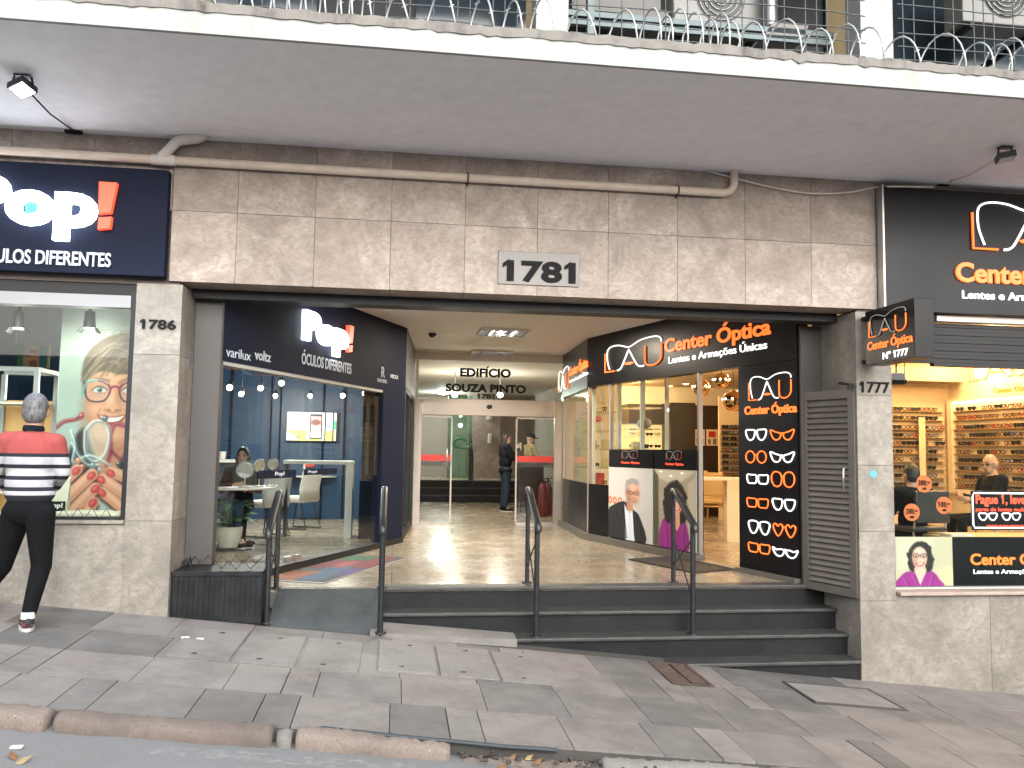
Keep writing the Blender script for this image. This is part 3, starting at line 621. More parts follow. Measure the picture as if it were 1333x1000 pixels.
# ================================================================ SHOPFRONT, LEFT (navy)
def P2(v): return (v.x,v.y)
uA=V((B[0]-A[0],B[1]-A[1],0)).normalized()
SF=thing('shopfront','navy shopfront with slanted glass wall beside the ramp','shopfront',(-.7,2.3,0))
q340,q445,q497=[P2(on(x,600,A,B)) for x in (341,445,497)]
mb=MB(); mb.slabp(A,B,1.95,2.84,.12); mb.build('fascia_panel',M['signnavy'],SF)
M['trimw']=plain('pale_trim',(.45,.44,.42),.5,0,.05)
mb=MB(); mb.slabp(A,q497,1.915,1.948,.10,.01); mb.build('glazing_rail',M['trimw'],SF)
for a_,b_ in ((A,q340),(q340,q445),(q445,q497)):
    a3=V((*a_,0))+uA*.004; b3=V((*b_,0))-uA*.004; mb=MB(); mb.slabp(P2(a3),P2(b3),.075,1.915,.010,.03); mb.build('glass_pane',M['glassr'],SF)
mb=MB(); mb.slabp(A,B,.0,.07,.12,-.02); mb.build('plinth',M['dframe'],SF)
mb=MB(); mb.slabp(q497,B,.07,1.95,.12); mb.build('jamb_panel',M['signnavy'],SF)
mb=MB(); mb.hexa([(-1.715,.45,0),(-1.50,.47,0),(-1.49,.56,0),(-1.715,.56,0),(-1.715,.45,2.45),(-1.50,.47,2.45),(-1.49,.56,2.45),(-1.715,.56,2.45)]); mb.build('corner_post',M['post'],SF)
mb=MB(); mb.slabp(B,B2,0,.09,.1); mb.slabp(B,B2,1.98,2.06,.1); mb.slabp(B,(B[0]+.01,B[1]+.12),.09,1.98,.1); mb.slabp((B2[0]-.012,B2[1]-.12),B2,.09,1.98,.1); mb.slabp((.197,5.5),(.203,5.6),.09,1.98,.1); mb.build('side_frame',M['dframe'],SF)
mb=MB(); mb.slabp((B[0]+.012,B[1]+.13),(.192,5.49),.1,1.97,.02,.03); mb.slabp((.21,5.61),(B2[0]-.014,B2[1]-.13),.1,1.97,.02,.03); mb.build('side_glass',M['glassr'],SF)
mb=MB(); mb.slabp(B,B2,2.062,2.84,.08,.01); mb.build('side_header',M['plaque'],SF)
for px,py in ((375,716),(386,727)):
    c=on(px,py-4,A,B); mb=MB(); d=uA*.05; n=V((uA.y,-uA.x,0)); c=V((c.x,c.y,.115))
    mb.hexa([c-d-n*.02-Z*.03,c+d-n*.02-Z*.03,c+d+n*.025-Z*.03,c-d+n*.025-Z*.03,c-d-n*.02+Z*.03,c+d-n*.02+Z*.03,c+d+n*.025+Z*.03,c-d+n*.025+Z*.03]); mb.build('glass_clamp',M['steel'],SF)
# its signs
t=thing('lit_sign','small glowing white letters with orange mark on the slanted navy panel','sign',(-.9,1.9,2.3))
a=on(391,440,A,B); b=on(449,450,A,B); cap=on(391,399,A,B).z-on(391,443,A,B).z
pop_mark(V((a.x,a.y,on(391,443,A,B).z)),uA,cap*.92,(b-a).length*.98,t,.03)
a=on(392,474,A,B); b=on(457,484,A,B); text('tagline_lettering','ÓCULOS DIFERENTES',(a.x,a.y,a.z),uA,Z,((b-a).xy).length,.155,M['greylet'],t,.004,.02)
t=thing('brand_lettering','pale lens brand lettering at the front end of the slanted navy panel','sign',(-1.4,.7,2.0))
a=on(294,464,A,B); b=on(326,467,A,B); text('lettering','varilux',a,uA,Z,((b-a).xy).length,.085,M['greylet'],t,.004,.0)
a=on(331,468,A,B); b=on(352,469,A,B); text('lettering','voltz',a,uA,Z,((b-a).xy).length,.095,M['greylet'],t,.004,.015)
t=thing('brand_lettering','tiny pale brand lettering at the far end of the slanted navy panel','sign',(0,4,2.0))
a=on(496,491,A,B); text('lettering','R',a,uA,Z,.10,.13,M['greylet'],t,.004,.0); a=on(491,497,A,B); text('lettering','READERS',a,uA,Z,.28,.045,M['greylet'],t,.004,.0)
a=on(508,492,A,B); text('lettering','MIDO',a,uA,Z,.24,.05,M['greylet'],t,.004,.02)
for i,(x0,x1,y0,y1,lab) in enumerate(((339,388,613,624,'black strip sticker with white letters on the glass beside the white chair'),(398,441,611,619,'black strip sticker with white letters on the glass pane nearer the door'))):
    a=on(x0,y1,A,B); b=on(x1,y1,A,B); zt=on(x0,y0,A,B).z
    t=thing('glass_sticker',lab,'sticker',a,'strip stickers on the navy shop glass')
    mb=MB(); mb.slabp(P2(a),P2(b),a.z,zt,.003,.024); mb.build('strip',M['signnavy'],t)
    a2=a+(b-a)*(.42 if i==0 else .12); L=((b-a).xy).length; text('lettering','Pop!',V((a2.x,a2.y,a.z+.015))-V((-uA.y,uA.x,0))*-.024,uA,Z,L*.25,zt-a.z-.03,M['greylet'],t,.003,.03,.001)
# ================================================================ SHOPFRONT, RIGHT (black)
uR=V((R0[0]-K[0],R0[1]-K[1],0)).normalized(); uK=V((K[0]-K2[0],K[1]-K2[1],0)).normalized()
r793,r908,r962,r745=[P2(on(x,600,K,R0)) for x in (793,908,962,775)]
SR=thing('shopfront','black shopfront with slanted open doorway beside the stairs','shopfront',(3.2,2.8,0))
mb=MB(); mb.slabp(K,R0,2.135,2.85,.14); mb.build('fascia_panel',M['signblack'],SR)
mb=MB(); mb.slabp(K2,K,2.12,2.85,.14,.0); mb.build('side_fascia_panel',M['signblack'],SR)
mb=MB(); mb.slabp(K,r908,0,.085,.16,-.06); mb.build('sill',M['frame'],SR)
mb=MB(); mb.slabp(r908,r962,0,.03,.16,-.06); mb.build('threshold',M['frame'],SR)
mb=MB(); mb.slabp(r962,R0,0,.045,.16,-.06); mb.build('panel_sill',M['frame'],SR)
mb=MB(); mb.slabp(K2,K,0,.085,.16,-.06); mb.build('side_sill',M['frame'],SR)
mb=MB(); mb.slabp(r962,R0,.048,2.13,.12,.0); mb.build('lit_panel_back',M['signblack'],SR)
mb=MB(); mb.slabp(r793,r908,.66,2.13,.012,.03); mb.build('glass_pane',M['glass'],SR)
e=V((*K,0))+uR*.03; mb=MB(); mb.slabp(P2(e),P2(V((*r793,0))-uR*.03),.78,2.13,.012,.03); mb.build('glass_pane',M['glass'],SR)
mb=MB(); mb.slabp(P2(V((*K2,0))+uK*.1),P2(V((*K,0))-uK*.03),.78,2.115,.012,.03); mb.build('glass_pane',M['glass'],SR)
for nm,(p,u,d) in dict(a=(K,uR,-.0),b=(r793,uR,-.03),c=(r908,uR,-.02),d=(K2,uK,0.02)).items():
    a3=V((*p,0))+u*d; b3=a3+u*.035; mb=MB(); mb.slabp(P2(a3),P2(b3),.086,2.133,.05,.012); mb.build('mullion',M['pinkalu'],SR)
mb=MB(); mb.slabp(P2(V((*K,0))+uR*.036),P2(V((*r793,0))-uR*.032),.086,.775,.03,.015); mb.build('low_panel',M['signblack'],SR)
mb=MB(); mb.slabp(P2(V((*K2,0))+uK*.07),P2(V((*K,0))-uK*.002),.086,.775,.03,.015); mb.build('low_panel',M['signblack'],SR)
mb=MB(); mb.hexa([(3.83,.60,0),(4.045,.62,0),(4.045,.78,0),(3.85,.74,0),(3.83,.60,2.45),(4.045,.62,2.45),(4.045,.78,2.45),(3.85,.74,2.45)]); mb.build('corner_post',M['post'],SR)
t=thing('lit_sign','long black slanted sign with orange and white lettering beside the stairs','sign',(3.2,2.8,2.2))
def onR(px,py): return on(px,py,K,R0)
a=onR(789,486); b=onR(862,470); z0=onR(789,487).z; lau_logo(Frame((a.x,a.y,z0+.02),uR,Z),((b-a).xy).length,onR(850,435).z-onR(850,472).z,.012,t,M['orange'],M['white'],.015)
a=onR(866,456); b=onR(1004,430); text('orange_lettering','Center Óptica',(a.x,a.y,onR(866,457).z-.02),uR,Z,((b-a).xy).length,0,M['orange'],t,.012,.022,cap=.165)
a=onR(871,471); b=onR(999,455); text('white_lettering','Lentes e Armações Únicas',(a.x,a.y,onR(871,472).z-.015),uR,Z,((b-a).xy).length,0,M['white'],t,.01,.003,cap=.085)
t=thing('lit_sign','foreshortened black sign with orange lettering deep inside the passage','sign',(2.7,5.8,2.2))
def onK(px,py): return on(px,py,K2,K)
a=onK(728,500); b=onK(742,490); lau_logo(Frame((a.x,a.y,2.24),uK,Z),((b-a).xy).length*.95,.36,.010,t,M['orange'],M['white'],.015)
a=onK(742,490); b=onK(766,480); text('orange_lettering','Center Óptica',(a.x,a.y,2.42),uK,Z,((b-a).xy).length,0,M['orange'],t,.015,.028,cap=.13)
text('white_lettering','Lentes e Armações Únicas',(a.x,a.y,2.30),uK,Z,((b-a).xy).length,.07,M['white'],t,.01,.018)
# panel of outlined spectacles
def eye(kind,s):
    if kind=='round': return [(.5*s+.40*math.cos(a)*s,.42*math.sin(a)) for a in np.linspace(0,2*math.pi,15)[:-1]]
    K_=dict(wayfarer=[(.10,.30),(.14,-.12),(.34,-.36),(.62,-.36),(.84,-.08),(.90,.32),(.5,.36)],cat=[(.10,.12),(.2,-.2),(.48,-.3),(.76,-.16),(.98,.38),(.55,.26)],
      rect=[(.08,.26),(.12,-.24),(.5,-.3),(.84,-.24),(.92,.28),(.5,.3)],aviator=[(.08,.30),(.10,-.05),(.34,-.44),(.66,-.44),(.88,-.05),(.90,.30),(.5,.40)],
      heart=[(.5,-.46),(.14,-.02),(.14,.28),(.32,.36),(.5,.2),(.68,.36),(.88,.28),(.86,-.02)],big=[(.08,.2),(.12,-.3),(.36,-.5),(.66,-.48),(.9,-.2),(.92,.22),(.7,.48),(.3,.46)],wing=[(.06,.10),(.2,-.22),(.5,-.32),(.8,-.2),(1.02,.22),(.7,.10),(.36,.16)])[kind]
    return [(a*s,b) for a,b in K_]
def spec_icon(fr,w_,kind,r,parent,mat,name='spectacle_outline'):
    u=w_/2; mb=MB()
    for s in (-1,1):
        pts=[(a*u*1.02+s*.02*u,b*u*.86) for a,b in cr(eye(kind,s),4)]; fr.tube(mb,pts,r,.010,True)
    fr.tube(mb,[(-.12*u,.10*u),(0,.16*u),(.12*u,.10*u)],r*.9,.010)
    mb.build(name,mat,parent)
t=thing('spectacles_sign','tall black panel of twelve orange and white outlined spectacles beside the louvred gate','sign',(3.7,1.0,.1))
ICON=[('wayfarer','w'),('cat','o'),('round','o'),('cat','w'),('rect','w'),('big','o'),('rect','o'),('wayfarer','w'),('aviator','w'),('heart','o'),('rect','o'),('wing','w')]
IP=[(985,566),(1019,567),(985,595),(1019,596),(987,624),(1020,624),(987,655),(1021,657),(989,686),(1022,690),(989,714),(1023,719)]
for (kd,c),(px,py) in zip(ICON,IP):
    p=onR(px,py); spec_icon(Frame(p,uR,Z),.33,kd,.0074,t,M['orange'] if c=='o' else M['white'])
a=onR(976,524); b=onR(1031,520); lau_logo(Frame((a.x,a.y,a.z+.02),uR,Z),((b-a).xy).length,.25,.0075,t,M['orange'],M['white'],.012)
a=onR(970,541); b=onR(1038,541); text('orange_lettering','Center Óptica',(a.x,a.y,a.z+.01),uR,Z,((b-a).xy).length,0,M['orange'],t,.01,.03,cap=.085)
# ================================================================ SLIDING DOOR AND TRANSOM
t=thing('sliding_door','bronze framed glass sliding door standing open at the end of the passage','door',(1.5,6.97,0))
mb=MB(); mb.box(.31,6.93,0,.42,7.02,2.05); mb.build('jamb',M['pinkalu'],t); mb=MB(); mb.box(2.64,6.93,0,2.765,7.02,2.05); mb.build('jamb',M['pinkalu'],t)
mb=MB(); mb.box(.422,6.90,1.79,2.638,7.04,2.06,.006); mb.build('header',M['pinkalu'],t)
mb=MB(); mb.ball((1.53,6.89,1.94),.05,12,(1,.6,.7)); mb.build('motion_sensor',M['black'],t)
mb=MB(); mb.box(.31,6.95,2.062,2.765,6.965,2.80); mb.build('transom_glass',M['glass'],t)
zr0=at(560,600,y=6.96).z; zr1=at(560,592,y=6.96).z
M['red']=plain('red_film',(.55,.035,.025),.4); M['frost']=glass('frosted_film',(.55,.55,.55),.05,.3,.4)
for x0,x1 in ((.43,.92),(2.0,2.63)):
    mb=MB(); mb.box(x0,6.955,.01,x1,6.967,1.785); g=mb.build('door_leaf',M['glassr'],t)
    mb=MB(); mb.box(x0,6.949,zr0,x1,6.953,zr1); mb.build('red_stripe',M['red'],g)
    mb=MB(); mb.box(x0,6.950,zr0-.085,x1,6.953,zr0-.003); mb.build('frosted_stripe',M['frost'],g)
    mb=MB(); mb.box(x0,6.945,.0,x1,6.975,.04); mb.box(x0,6.945,1.75,x1,6.975,1.79); xx=x1 if x0<1 else x0; mb.box(xx-.012,6.945,.04,xx+.012,6.975,1.75); mb.build('leaf_frame',M['pinkalu'],g)
for x0,lab in ((.60,1),):
    mb=MB(); mb.tube([(x0+.25,6.93,.95),(x0+.25,6.91,.97),(x0+.25,6.91,1.22),(x0+.25,6.93,1.24)],.010,8); mb.build('pull_handle',M['steel'],t)
def dt(s,x0,x1,y0,y1): 
    a=at(x0,y1,y=6.94); b=at(x1,y1,y=6.94); return text('lettering',s,(a.x,6.947,a.z),X,Z,b.x-a.x,at(x0,y0,y=6.94).z-a.z,M['blackl'],ts,.012,.045,.002)
ts=thing('building_name','black block letters naming the building above the sliding door','sign',(1.5,6.94,2.1))
dt('EDIFÍCIO',599,665,476,490.5); dt('SOUZA PINTO',580,684.5,499,510); dt('1781',621,643.5,512,519)
# ================================================================ LOUVRED GATE
t=thing('louvred_gate','grey brown metal louvred gate leaf folded open against the pillar numbered 1777','gate',(3.95,.35,0))
ga=(3.835,.62); gb=(4.030,.02); ug=V((gb[0]-ga[0],gb[1]-ga[1],0)); Lg=ug.length; ug.normalize(); ng=V((-ug.y,ug.x,0))
GP=lambda s: (ga[0]+ug.x*s,ga[1]+ug.y*s)
gz0=at(1118,779,y=.02).z; gz1=at(1112,506,y=.02).z
for s0,s1 in ((0,.07),(Lg-.07,Lg)):
    mb=MB(); mb.slabp(GP(s0),GP(s1),gz0,gz1,.035); mb.build('stile',M['frame'],t)
for z0,z1 in ((gz0,gz0+.07),(gz1-.08,gz1)):
    mb=MB(); mb.slabp(GP(.071),GP(Lg-.071),z0,z1,.033); mb.build('rail',M['frame'],t)
n=32
mb=MB()
for i in range(n):
    z=gz0+.08+(gz1-gz0-.17)*i/n; a=V((*GP(.072),z)); b=V((*GP(Lg-.072),z)); h=(gz1-gz0-.17)/n
    o0=ng*.004; o1=ng*.028
    mb.hexa([a+o0,b+o0,b+o0+Z*.006,a+o0+Z*.006,a+o1+Z*h,b+o1+Z*h,b+o1+Z*(h+.006),a+o1+Z*(h+.006)])
mb.build('louvres',M['frame'],t)
mb=MB(); p=V((*GP(Lg-.1),1.0)); mb.tube([p-ng*.005-Z*.1,p-ng*.03-Z*.1,p-ng*.03+Z*.1,p-ng*.005+Z*.1],.008,8); mb.build('gate_handle',M['steel'],t)
mb=MB(); mb.tube([V((*GP(Lg-.06),gz1)),V((*GP(Lg-.05),gz1+.04)),V((*GP(Lg-.16),gz1+.06))],.012,8); mb.tube([V((*GP(Lg-.01),gz1-.02)),V((*GP(Lg-.01),gz1+.045))],.012,6); mb.build('gate_hook',M['dframe'],t)
# ================================================================ PIPES, CABLES, FLOODLIGHTS
zp=at(590,231,y=-.05).z
t=thing('drain_pipe','cream plastic drain pipe running level above the lintel and signs','pipe',(0,-.05,zp))
xe=at(950,236,y=-.05).x; xj=at(213,213,y=-.05).x
mb=MB(); mb.tube([(-9,-.055,zp),(xe-.05,-.055,zp),(xe,-.055,zp+.02),(xe+.035,-.055,zp+.07),(xe+.04,-.055,3.70)],.036,14); mb.build('main_run',M['pvc'],t)
mb=MB(); mb.tube([(xj-.09,-.055,zp),(xj+.09,-.055,zp)],.044,14)
mb.tube([(xj-.04,-.055,zp),(xj,-.06,zp+.04),(xj+.10,-.07,zp+.155),(xj+.16,-.075,zp+.175),(xj+.26,-.085,zp+.19),(xj+.315,-.09,zp+.22),(xj+.325,-.09,zp+.27),(xj+.325,-.09,3.71)],[.042,.042,.042,.046,.046,.046,.042,.042],14); mb.build('branch',M['pvcw'],t)
for px in (609,882):
    x=at(px,232,y=-.05).x; mb=MB(); mb.tube([(x-.008,-.055,zp),(x+.008,-.055,zp)],.041,14); mb.box(x-.008,-.02,zp-.055,x+.008,0,zp+.06); mb.build('pipe_clamp',M['iron'],t)
pts=[at(895,216,y=-.02)]+[at(px,py,y=-.025) for px,py in ((930,225),(960,233),(1000,243),(1040,250.5),(1075,252.5),(1110,250),(1140,244))]+[at(px,py,y=-.13) for px,py in ((1165,243),(1215,243.5))]
mb=MB(); mb.tube(cr([tuple(p) for p in pts],4,False),.008,6); single(mb,'cable',M['pvcw'],'loose white cable sagging across the stone above the entrance','cable')
def flood(px,py,bx,by,label,lit,mount):
    c=at(px,py,z=3.60); t=thing('floodlight',label,'floodlight',(c.x,c.y,3.70))
    mb=MB(); mb.box(c.x-.05,c.y-.03,3.688,c.x+.05,c.y+.03,3.70); mb.tube([(c.x-.055,c.y,3.69),(c.x-.07,c.y,3.62)],.008,6); mb.tube([(c.x+.055,c.y,3.69),(c.x+.07,c.y,3.62)],.008,6); mb.build('bracket',M['black'],t)
    n=V((.12,-.10,-1)).normalized(); 
    if lit: n=V((.18,-.42,-1)).normalized()
    u=V((0,1,0)).cross(n).normalized(); u=(u+V((0,.45,0))); u=(u-n*u.dot(n)).normalized(); v_=n.cross(u); C0=V((c.x,c.y,3.61))
    def slab(s,a,b): 
        s*=1.15; P=[C0+u*i*s+v_*j*s for i,j in ((-1,-1),(1,-1),(1,1),(-1,1))]; return [p+n*a for p in P]+[p+n*b for p in P]
    mb=MB(); mb.hexa(slab(.056,-.03,.018)); mb.build('housing',M['black'],t)
    mb=MB(); mb.hexa(slab(.047,.0185,.022)); mb.build('lens',emis('lit_flood_lens',(.75,.92,1),5) if lit else plain('flood_lens',(.34,.37,.37),.3),t)
    e=at(bx,by,y=-.02); mb=MB(); mb.tube([C0-n*.03,(C0+e)/2-Z*.02,e],.006,6); mb.build('lead',M['blackl'] if lit else M['pvcw'],t)
    mb=MB(); mb.box(e.x-.07,-.05,e.z-.02,e.x+.06,.0,e.z+.025,.008); mb.build('junction',M['blackl'],t)
    if lit:
        ld=bpy.data.lights.new('flood','SPOT'); lo=bpy.data.objects.new('flood_lamp',ld); COL.objects.link(lo); lo.parent=t; lo.location=C0+n*.05-V(t.location); lo.rotation_euler=n.to_track_quat('-Z','Y').to_euler()
        ld.energy=60; ld.spot_size=math.radians(150); ld.spot_blend=.5; ld.color=(.62,.80,1); ld.shadow_soft_size=.06
flood(29,117,97,171,'lit white floodlight under the canopy above the navy sign',True,0)
flood(1309,207,1228,239,'unlit grey floodlight under the canopy above the black sign',False,0)
# ================================================================ PRINTED PICTURES
class Art:
    """a small painter; coordinates are any 2d box (x0,y0,x1,y1), y downwards"""
    def __init__(s,x0,y0,x1,y1,res,bg):
        s.b=(x0,y0,x1,y1); s.nx=max(4,int((x1-x0)*res)); s.ny=max(4,int((y1-y0)*res))
        xs=np.linspace(x0,x1,s.nx); ys=np.linspace(y1,y0,s.ny); s.X,s.Y=np.meshgrid(xs,ys); s.c=np.empty((s.ny,s.nx,3)); s.c[:]=np.array(bg)/255; s.px=1/res
    def _put(s,d,col,soft,al=1):
        soft=max(soft,s.px*.6); a=np.clip(.5-d/(2*soft),0,1)*al; s.c=s.c*(1-a[...,None])+np.array(col)/255*a[...,None]; return s
    def ell(s,cx,cy,rx,ry,col,soft=.5,rot=0,al=1):
        c,sn=math.cos(rot),math.sin(rot); u=(s.X-cx)*c+(s.Y-cy)*sn; v=-(s.X-cx)*sn+(s.Y-cy)*c
        k=np.sqrt((u/rx)**2+(v/ry)**2)+1e-9; return s._put((k-1)*min(rx,ry),col,soft,al)
    def poly(s,P,col,soft=.5,al=1,smooth=0):
        if smooth: P=cr(P,smooth)
        P=np.array(P,float); d=np.full(s.X.shape,1e9); ins=np.zeros(s.X.shape,bool)
        for i in range(len(P)):
            a,b=P[i-1],P[i]; e=b-a; wx,wy=s.X-a[0],s.Y-a[1]; t=np.clip((wx*e[0]+wy*e[1])/(e@e+1e-12),0,1); d=np.minimum(d,(wx-e[0]*t)**2+(wy-e[1]*t)**2)
            c=(a[1]>s.Y)!=(b[1]>s.Y)
            if abs(e[1])>1e-12: ins^=c&(s.X<(s.Y-a[1])/e[1]*e[0]+a[0])
        d=np.sqrt(d); return s._put(np.where(ins,-d,d),col,soft,al)
    def line(s,P,w,col,soft=.4,al=1,smooth=0):
        if smooth: P=cr(P,smooth,False)
        P=np.array(P,float); d=np.full(s.X.shape,1e9)
        for a,b in zip(P[:-1],P[1:]):
            e=b-a; wx,wy=s.X-a[0],s.Y-a[1]; t=np.clip((wx*e[0]+wy*e[1])/(e@e+1e-12),0,1); d=np.minimum(d,(wx-e[0]*t)**2+(wy-e[1]*t)**2)
        return s._put(np.sqrt(d)-w/2,col,soft,al)
    def noise(s,a): s.c=np.clip(s.c*(1+rng.normal(0,a,s.c.shape[:2]))[...,None],0,1); return s
    def mesh(s,name,o,ux,uz,w_,h,mat,parent=None,thick=.006):
        ux=V(ux).normalized(); uz=V(uz).normalized(); n=ux.cross(uz); o=V(o); o0=ORG.get(parent.name,V((0,0,0))) if parent else V((0,0,0))
        a=np.linspace(0,w_,s.nx); b=np.linspace(0,h,s.ny); Aa,Bb=np.meshgrid(a,b)
        P=Aa.ravel()[:,None]*np.array(ux)+Bb.ravel()[:,None]*np.array(uz)+np.array(o-o0+n*.001)
        idx=np.arange(s.nx*s.ny).reshape(s.ny,s.nx); f=np.stack([idx[:-1,:-1],idx[:-1,1:],idx[1:,1:],idx[1:,:-1]],-1).reshape(-1,4).tolist()
        k=len(P); bx=[o-o0+ux*(w_*i)+uz*(h*j)-n*d for d in (0,thick) for i,j in ((0,0),(1,0),(1,1),(0,1))]
        vs=P.tolist()+[tuple(p) for p in bx]; f+=[[k+q for q in r_] for r_ in ((4,7,6,5),(0,4,5,1),(1,5,6,2),(2,6,7,3),(3,7,4,0))]
        me=bpy.data.meshes.new(name); me.from_pydata(vs,[],f); me.update()
        lin=np.where(s.c<=.04045,s.c/12.92,((s.c+.055)/1.055)**2.4).reshape(-1,3); col=np.ones((len(vs),4)); col[:k,:3]=lin; col[k:,:3]=.5
        at_=me.color_attributes.new('ink','FLOAT_COLOR','POINT'); at_.data.foreach_set('color',col.ravel()); me.materials.append(mat)
        ob=bpy.data.objects.new(name,me); COL.objects.link(ob)
        if parent: ob.parent=parent
        ORG[ob.name]=o0; return ob
def inkmat(name,em=0,rough=.35):
    k=N(name); a=k.n('Attribute',attribute_name='ink'); k.l(a.outputs['Color'],k.b.inputs['Base Color'])
    if em: k.l(a.outputs['Color'],k.b.inputs['Emission Color']); k.b.inputs['Emission Strength'].default_value=em
    return k.set(rough)
M['print']=inkmat('poster_print',0,.7); M['screen']=inkmat('screen_print',.55,.3); M['lprint']=inkmat('glowing_poster_print',.05,.75)  # lprint ink is given a faint glow of its own
# ---- woman with spectacles, left window
def skin_face(A_,cx,cy,rx,ry,skin,dark,light):
    A_.ell(cx,cy,rx,ry,skin,ry*.05); A_.ell(cx-rx*.62,cy+ry*.1,rx*.35,ry*.7,dark,rx*.3,0,.45); A_.ell(cx+rx*.62,cy+ry*.1,rx*.35,ry*.7,dark,rx*.3,0,.35); A_.ell(cx,cy-ry*.45,rx*.5,ry*.25,light,rx*.3,0,.6); A_.ell(cx-rx*.4,cy+ry*.2,rx*.22,ry*.16,light,rx*.2,0,.5); A_.ell(cx+rx*.42,cy+ry*.2,rx*.22,ry*.16,light,rx*.2,0,.5)
px0,py0,px1,py1=66,398,216,682
W=Art(px0,py0,px1,py1,1.7,(158,172,163))
W.ell(110,420,90,50,(172,184,175),40,0,.6); W.ell(80,600,40,70,(148,162,153),30,0,.6)
# neck and dark top
W.poly([(112,560),(116,600),(120,640),(168,640),(172,560)],(178,122,94),4); W.poly([(66,640),(84,590),(93,566),(104,558),(112,580),(122,606),(124,645)],(34,32,40),3,1,3); W.poly([(150,606),(166,580),(186,566),(216,600),(216,650),(150,645)],(30,28,36),3,1,3)
# face
W.poly([(101,486),(102,520),(106,545),(114,565),(127,580),(140,584),(154,580),(167,564),(174,544),(178,518),(178,486),(160,470),(118,470)],(206,150,120),2,1,4)
W.ell(106,538,9,32,(158,102,78),7,0,.55); W.ell(174,540,9,34,(158,102,78),7,0,.5); W.ell(139,580,24,8,(160,106,82),6,0,.6)
W.ell(139,490,26,12,(228,178,148),9,0,.7); W.ell(116,532,9,8,(226,166,138),6,0,.7); W.ell(163,532,9,8,(226,166,138),6,0,.7); W.ell(139,567,9,6,(222,168,140),5,0,.6)
W.ell(119,507,15,9,(184,128,100),6,0,.6); W.ell(159,507,15,9,(184,128,100),6,0,.6)
# nose
W.ell(135,520,4,14,(232,184,154),4,.05,.8); W.ell(146,520,3,13,(172,116,88),4,0,.6); W.ell(138,530,8,5,(214,156,126),3,0,.9); W.ell(133,534,2.4,1.4,(120,72,56),1.2,0,.8); W.ell(144,534,2.4,1.4,(120,72,56),1.2,0,.8); W.line([(128,533),(138,537),(149,533)],1.6,(150,96,74),1.5,.7,3)
W.line([(122,533),(118,541),(118,548)],1.6,(160,104,80),1.8,.6,3); W.line([(154,533),(159,541),(159,548)],1.6,(160,104,80),1.8,.6,3)
# eyes
for cx,s in ((120,-1),(159,1)):
    W.poly([(cx-9,508),(cx-4,504),(cx+3,504),(cx+9,508),(cx+3,511),(cx-4,511)],(222,216,210),1,1,3); W.ell(cx,507.4,4,3.9,(98,118,124),.9); W.ell(cx,507.4,1.9,1.9,(22,22,26),.7); W.ell(cx-1.2,506,.9,.9,(250,250,250),.5)
    W.line([(cx-10,508),(cx-4,503.4),(cx+3,503.4),(cx+10,507.6)],1.5,(62,42,36),.9,.9,3); W.line([(cx-8,510),(cx,512),(cx+8,510)],1,(140,90,74),1,.6,3)
    W.line([(cx-13,497),(cx-3,492.5),(cx+11,495)],3,(120,92,72),1.8,.75,3)
# mouth
W.poly([(119,540),(129,541.5),(138,542.5),(148,541),(157,539),(150,550),(139,554),(126,551)],(150,74,70),1.4,1,3); W.poly([(122,541.2),(130,543),(139,543.6),(148,542.4),(154,540.6),(147,547.6),(138,549.4),(128,547.6)],(236,228,218),.8,1,3)
for x in (128,132,136,140,144,148): W.line([(x,543),(x,548)],.5,(190,178,168),.4,.5)
W.line([(124,551),(138,556),(152,551)],2,(176,104,92),1.6,.7,3)
# hair
W.poly([(102,516),(97,502),(95,486),(98,466),(107,451),(121,440),(136,434),(156,431),(176,436),(192,452),(197,480),(190,512),(184,512),(180,492),(166,484),(152,486),(141,486),(130,483),(118,484),(108,491),(103,500)],(112,98,86),1.6,1,4)
hr=random.Random(11)
for i in range(90):
    t=hr.random(); r_=hr.random(); x0=98+84*t; y0=496-12*math.sin(t*3.1)-r_*30; d=hr.uniform(.7,1.2)
    c=hr.choice([(150,132,112),(80,70,66),(132,116,98),(92,82,78),(166,148,126),(104,90,80),(120,104,90)])
    W.line([(x0-3*d,y0+6),(x0+10*d,y0-12*d),(x0+28*d,y0-24*d),(x0+46*d,y0-24*d+hr.uniform(-4,8))],hr.uniform(.8,2.2),c,1.0,.55,3)
W.poly([(60,398),(60,520),(94,516),(93,486),(96,465),(105,450),(119,438),(134,432),(154,428.5),(178,433),(216,470),(216,398)],(150,176,162),1.6,.0,4)
for i in range(16): x0=hr.uniform(110,170); W.line([(x0,437),(x0+hr.uniform(-4,10),430),(x0+hr.uniform(2,16),427)],.8,(140,122,104),.7,.7,3)
# worn spectacles
for s,ring in ((-1,[(100,498),(110,495),(121,495.5),(130,500),(134,506),(131,516),(125,522),(112,523),(104,519),(101,509)]),(1,[(180,497),(170,494.5),(160,495),(151,499),(146,506),(148,516),(154,522),(167,523),(175,519),(179,509)])):
    r=cr(ring+[ring[0]],4); n_=len(r); W.poly(ring,(214,226,228),1.5,.16,3)
    W.line(r[:int(n_*.42)],2.6,(120,168,160) if s<0 else (120,60,84),.9); W.line(r[int(n_*.18):int(n_*.45)],2.4,(128,58,82),1.0); W.line(r[int(n_*.42):],2.0,(64,48,62),.8); W.line([(a,b-.8) for a,b in r[2:int(n_*.3)]],.8,(226,236,232),.6,.7)
W.line([(133,505),(140,502.5),(147,505)],2.6,(140,48,76),.9,1,3); W.line([(101,500),(98,510),(98,516)],2.8,(104,160,152),1)
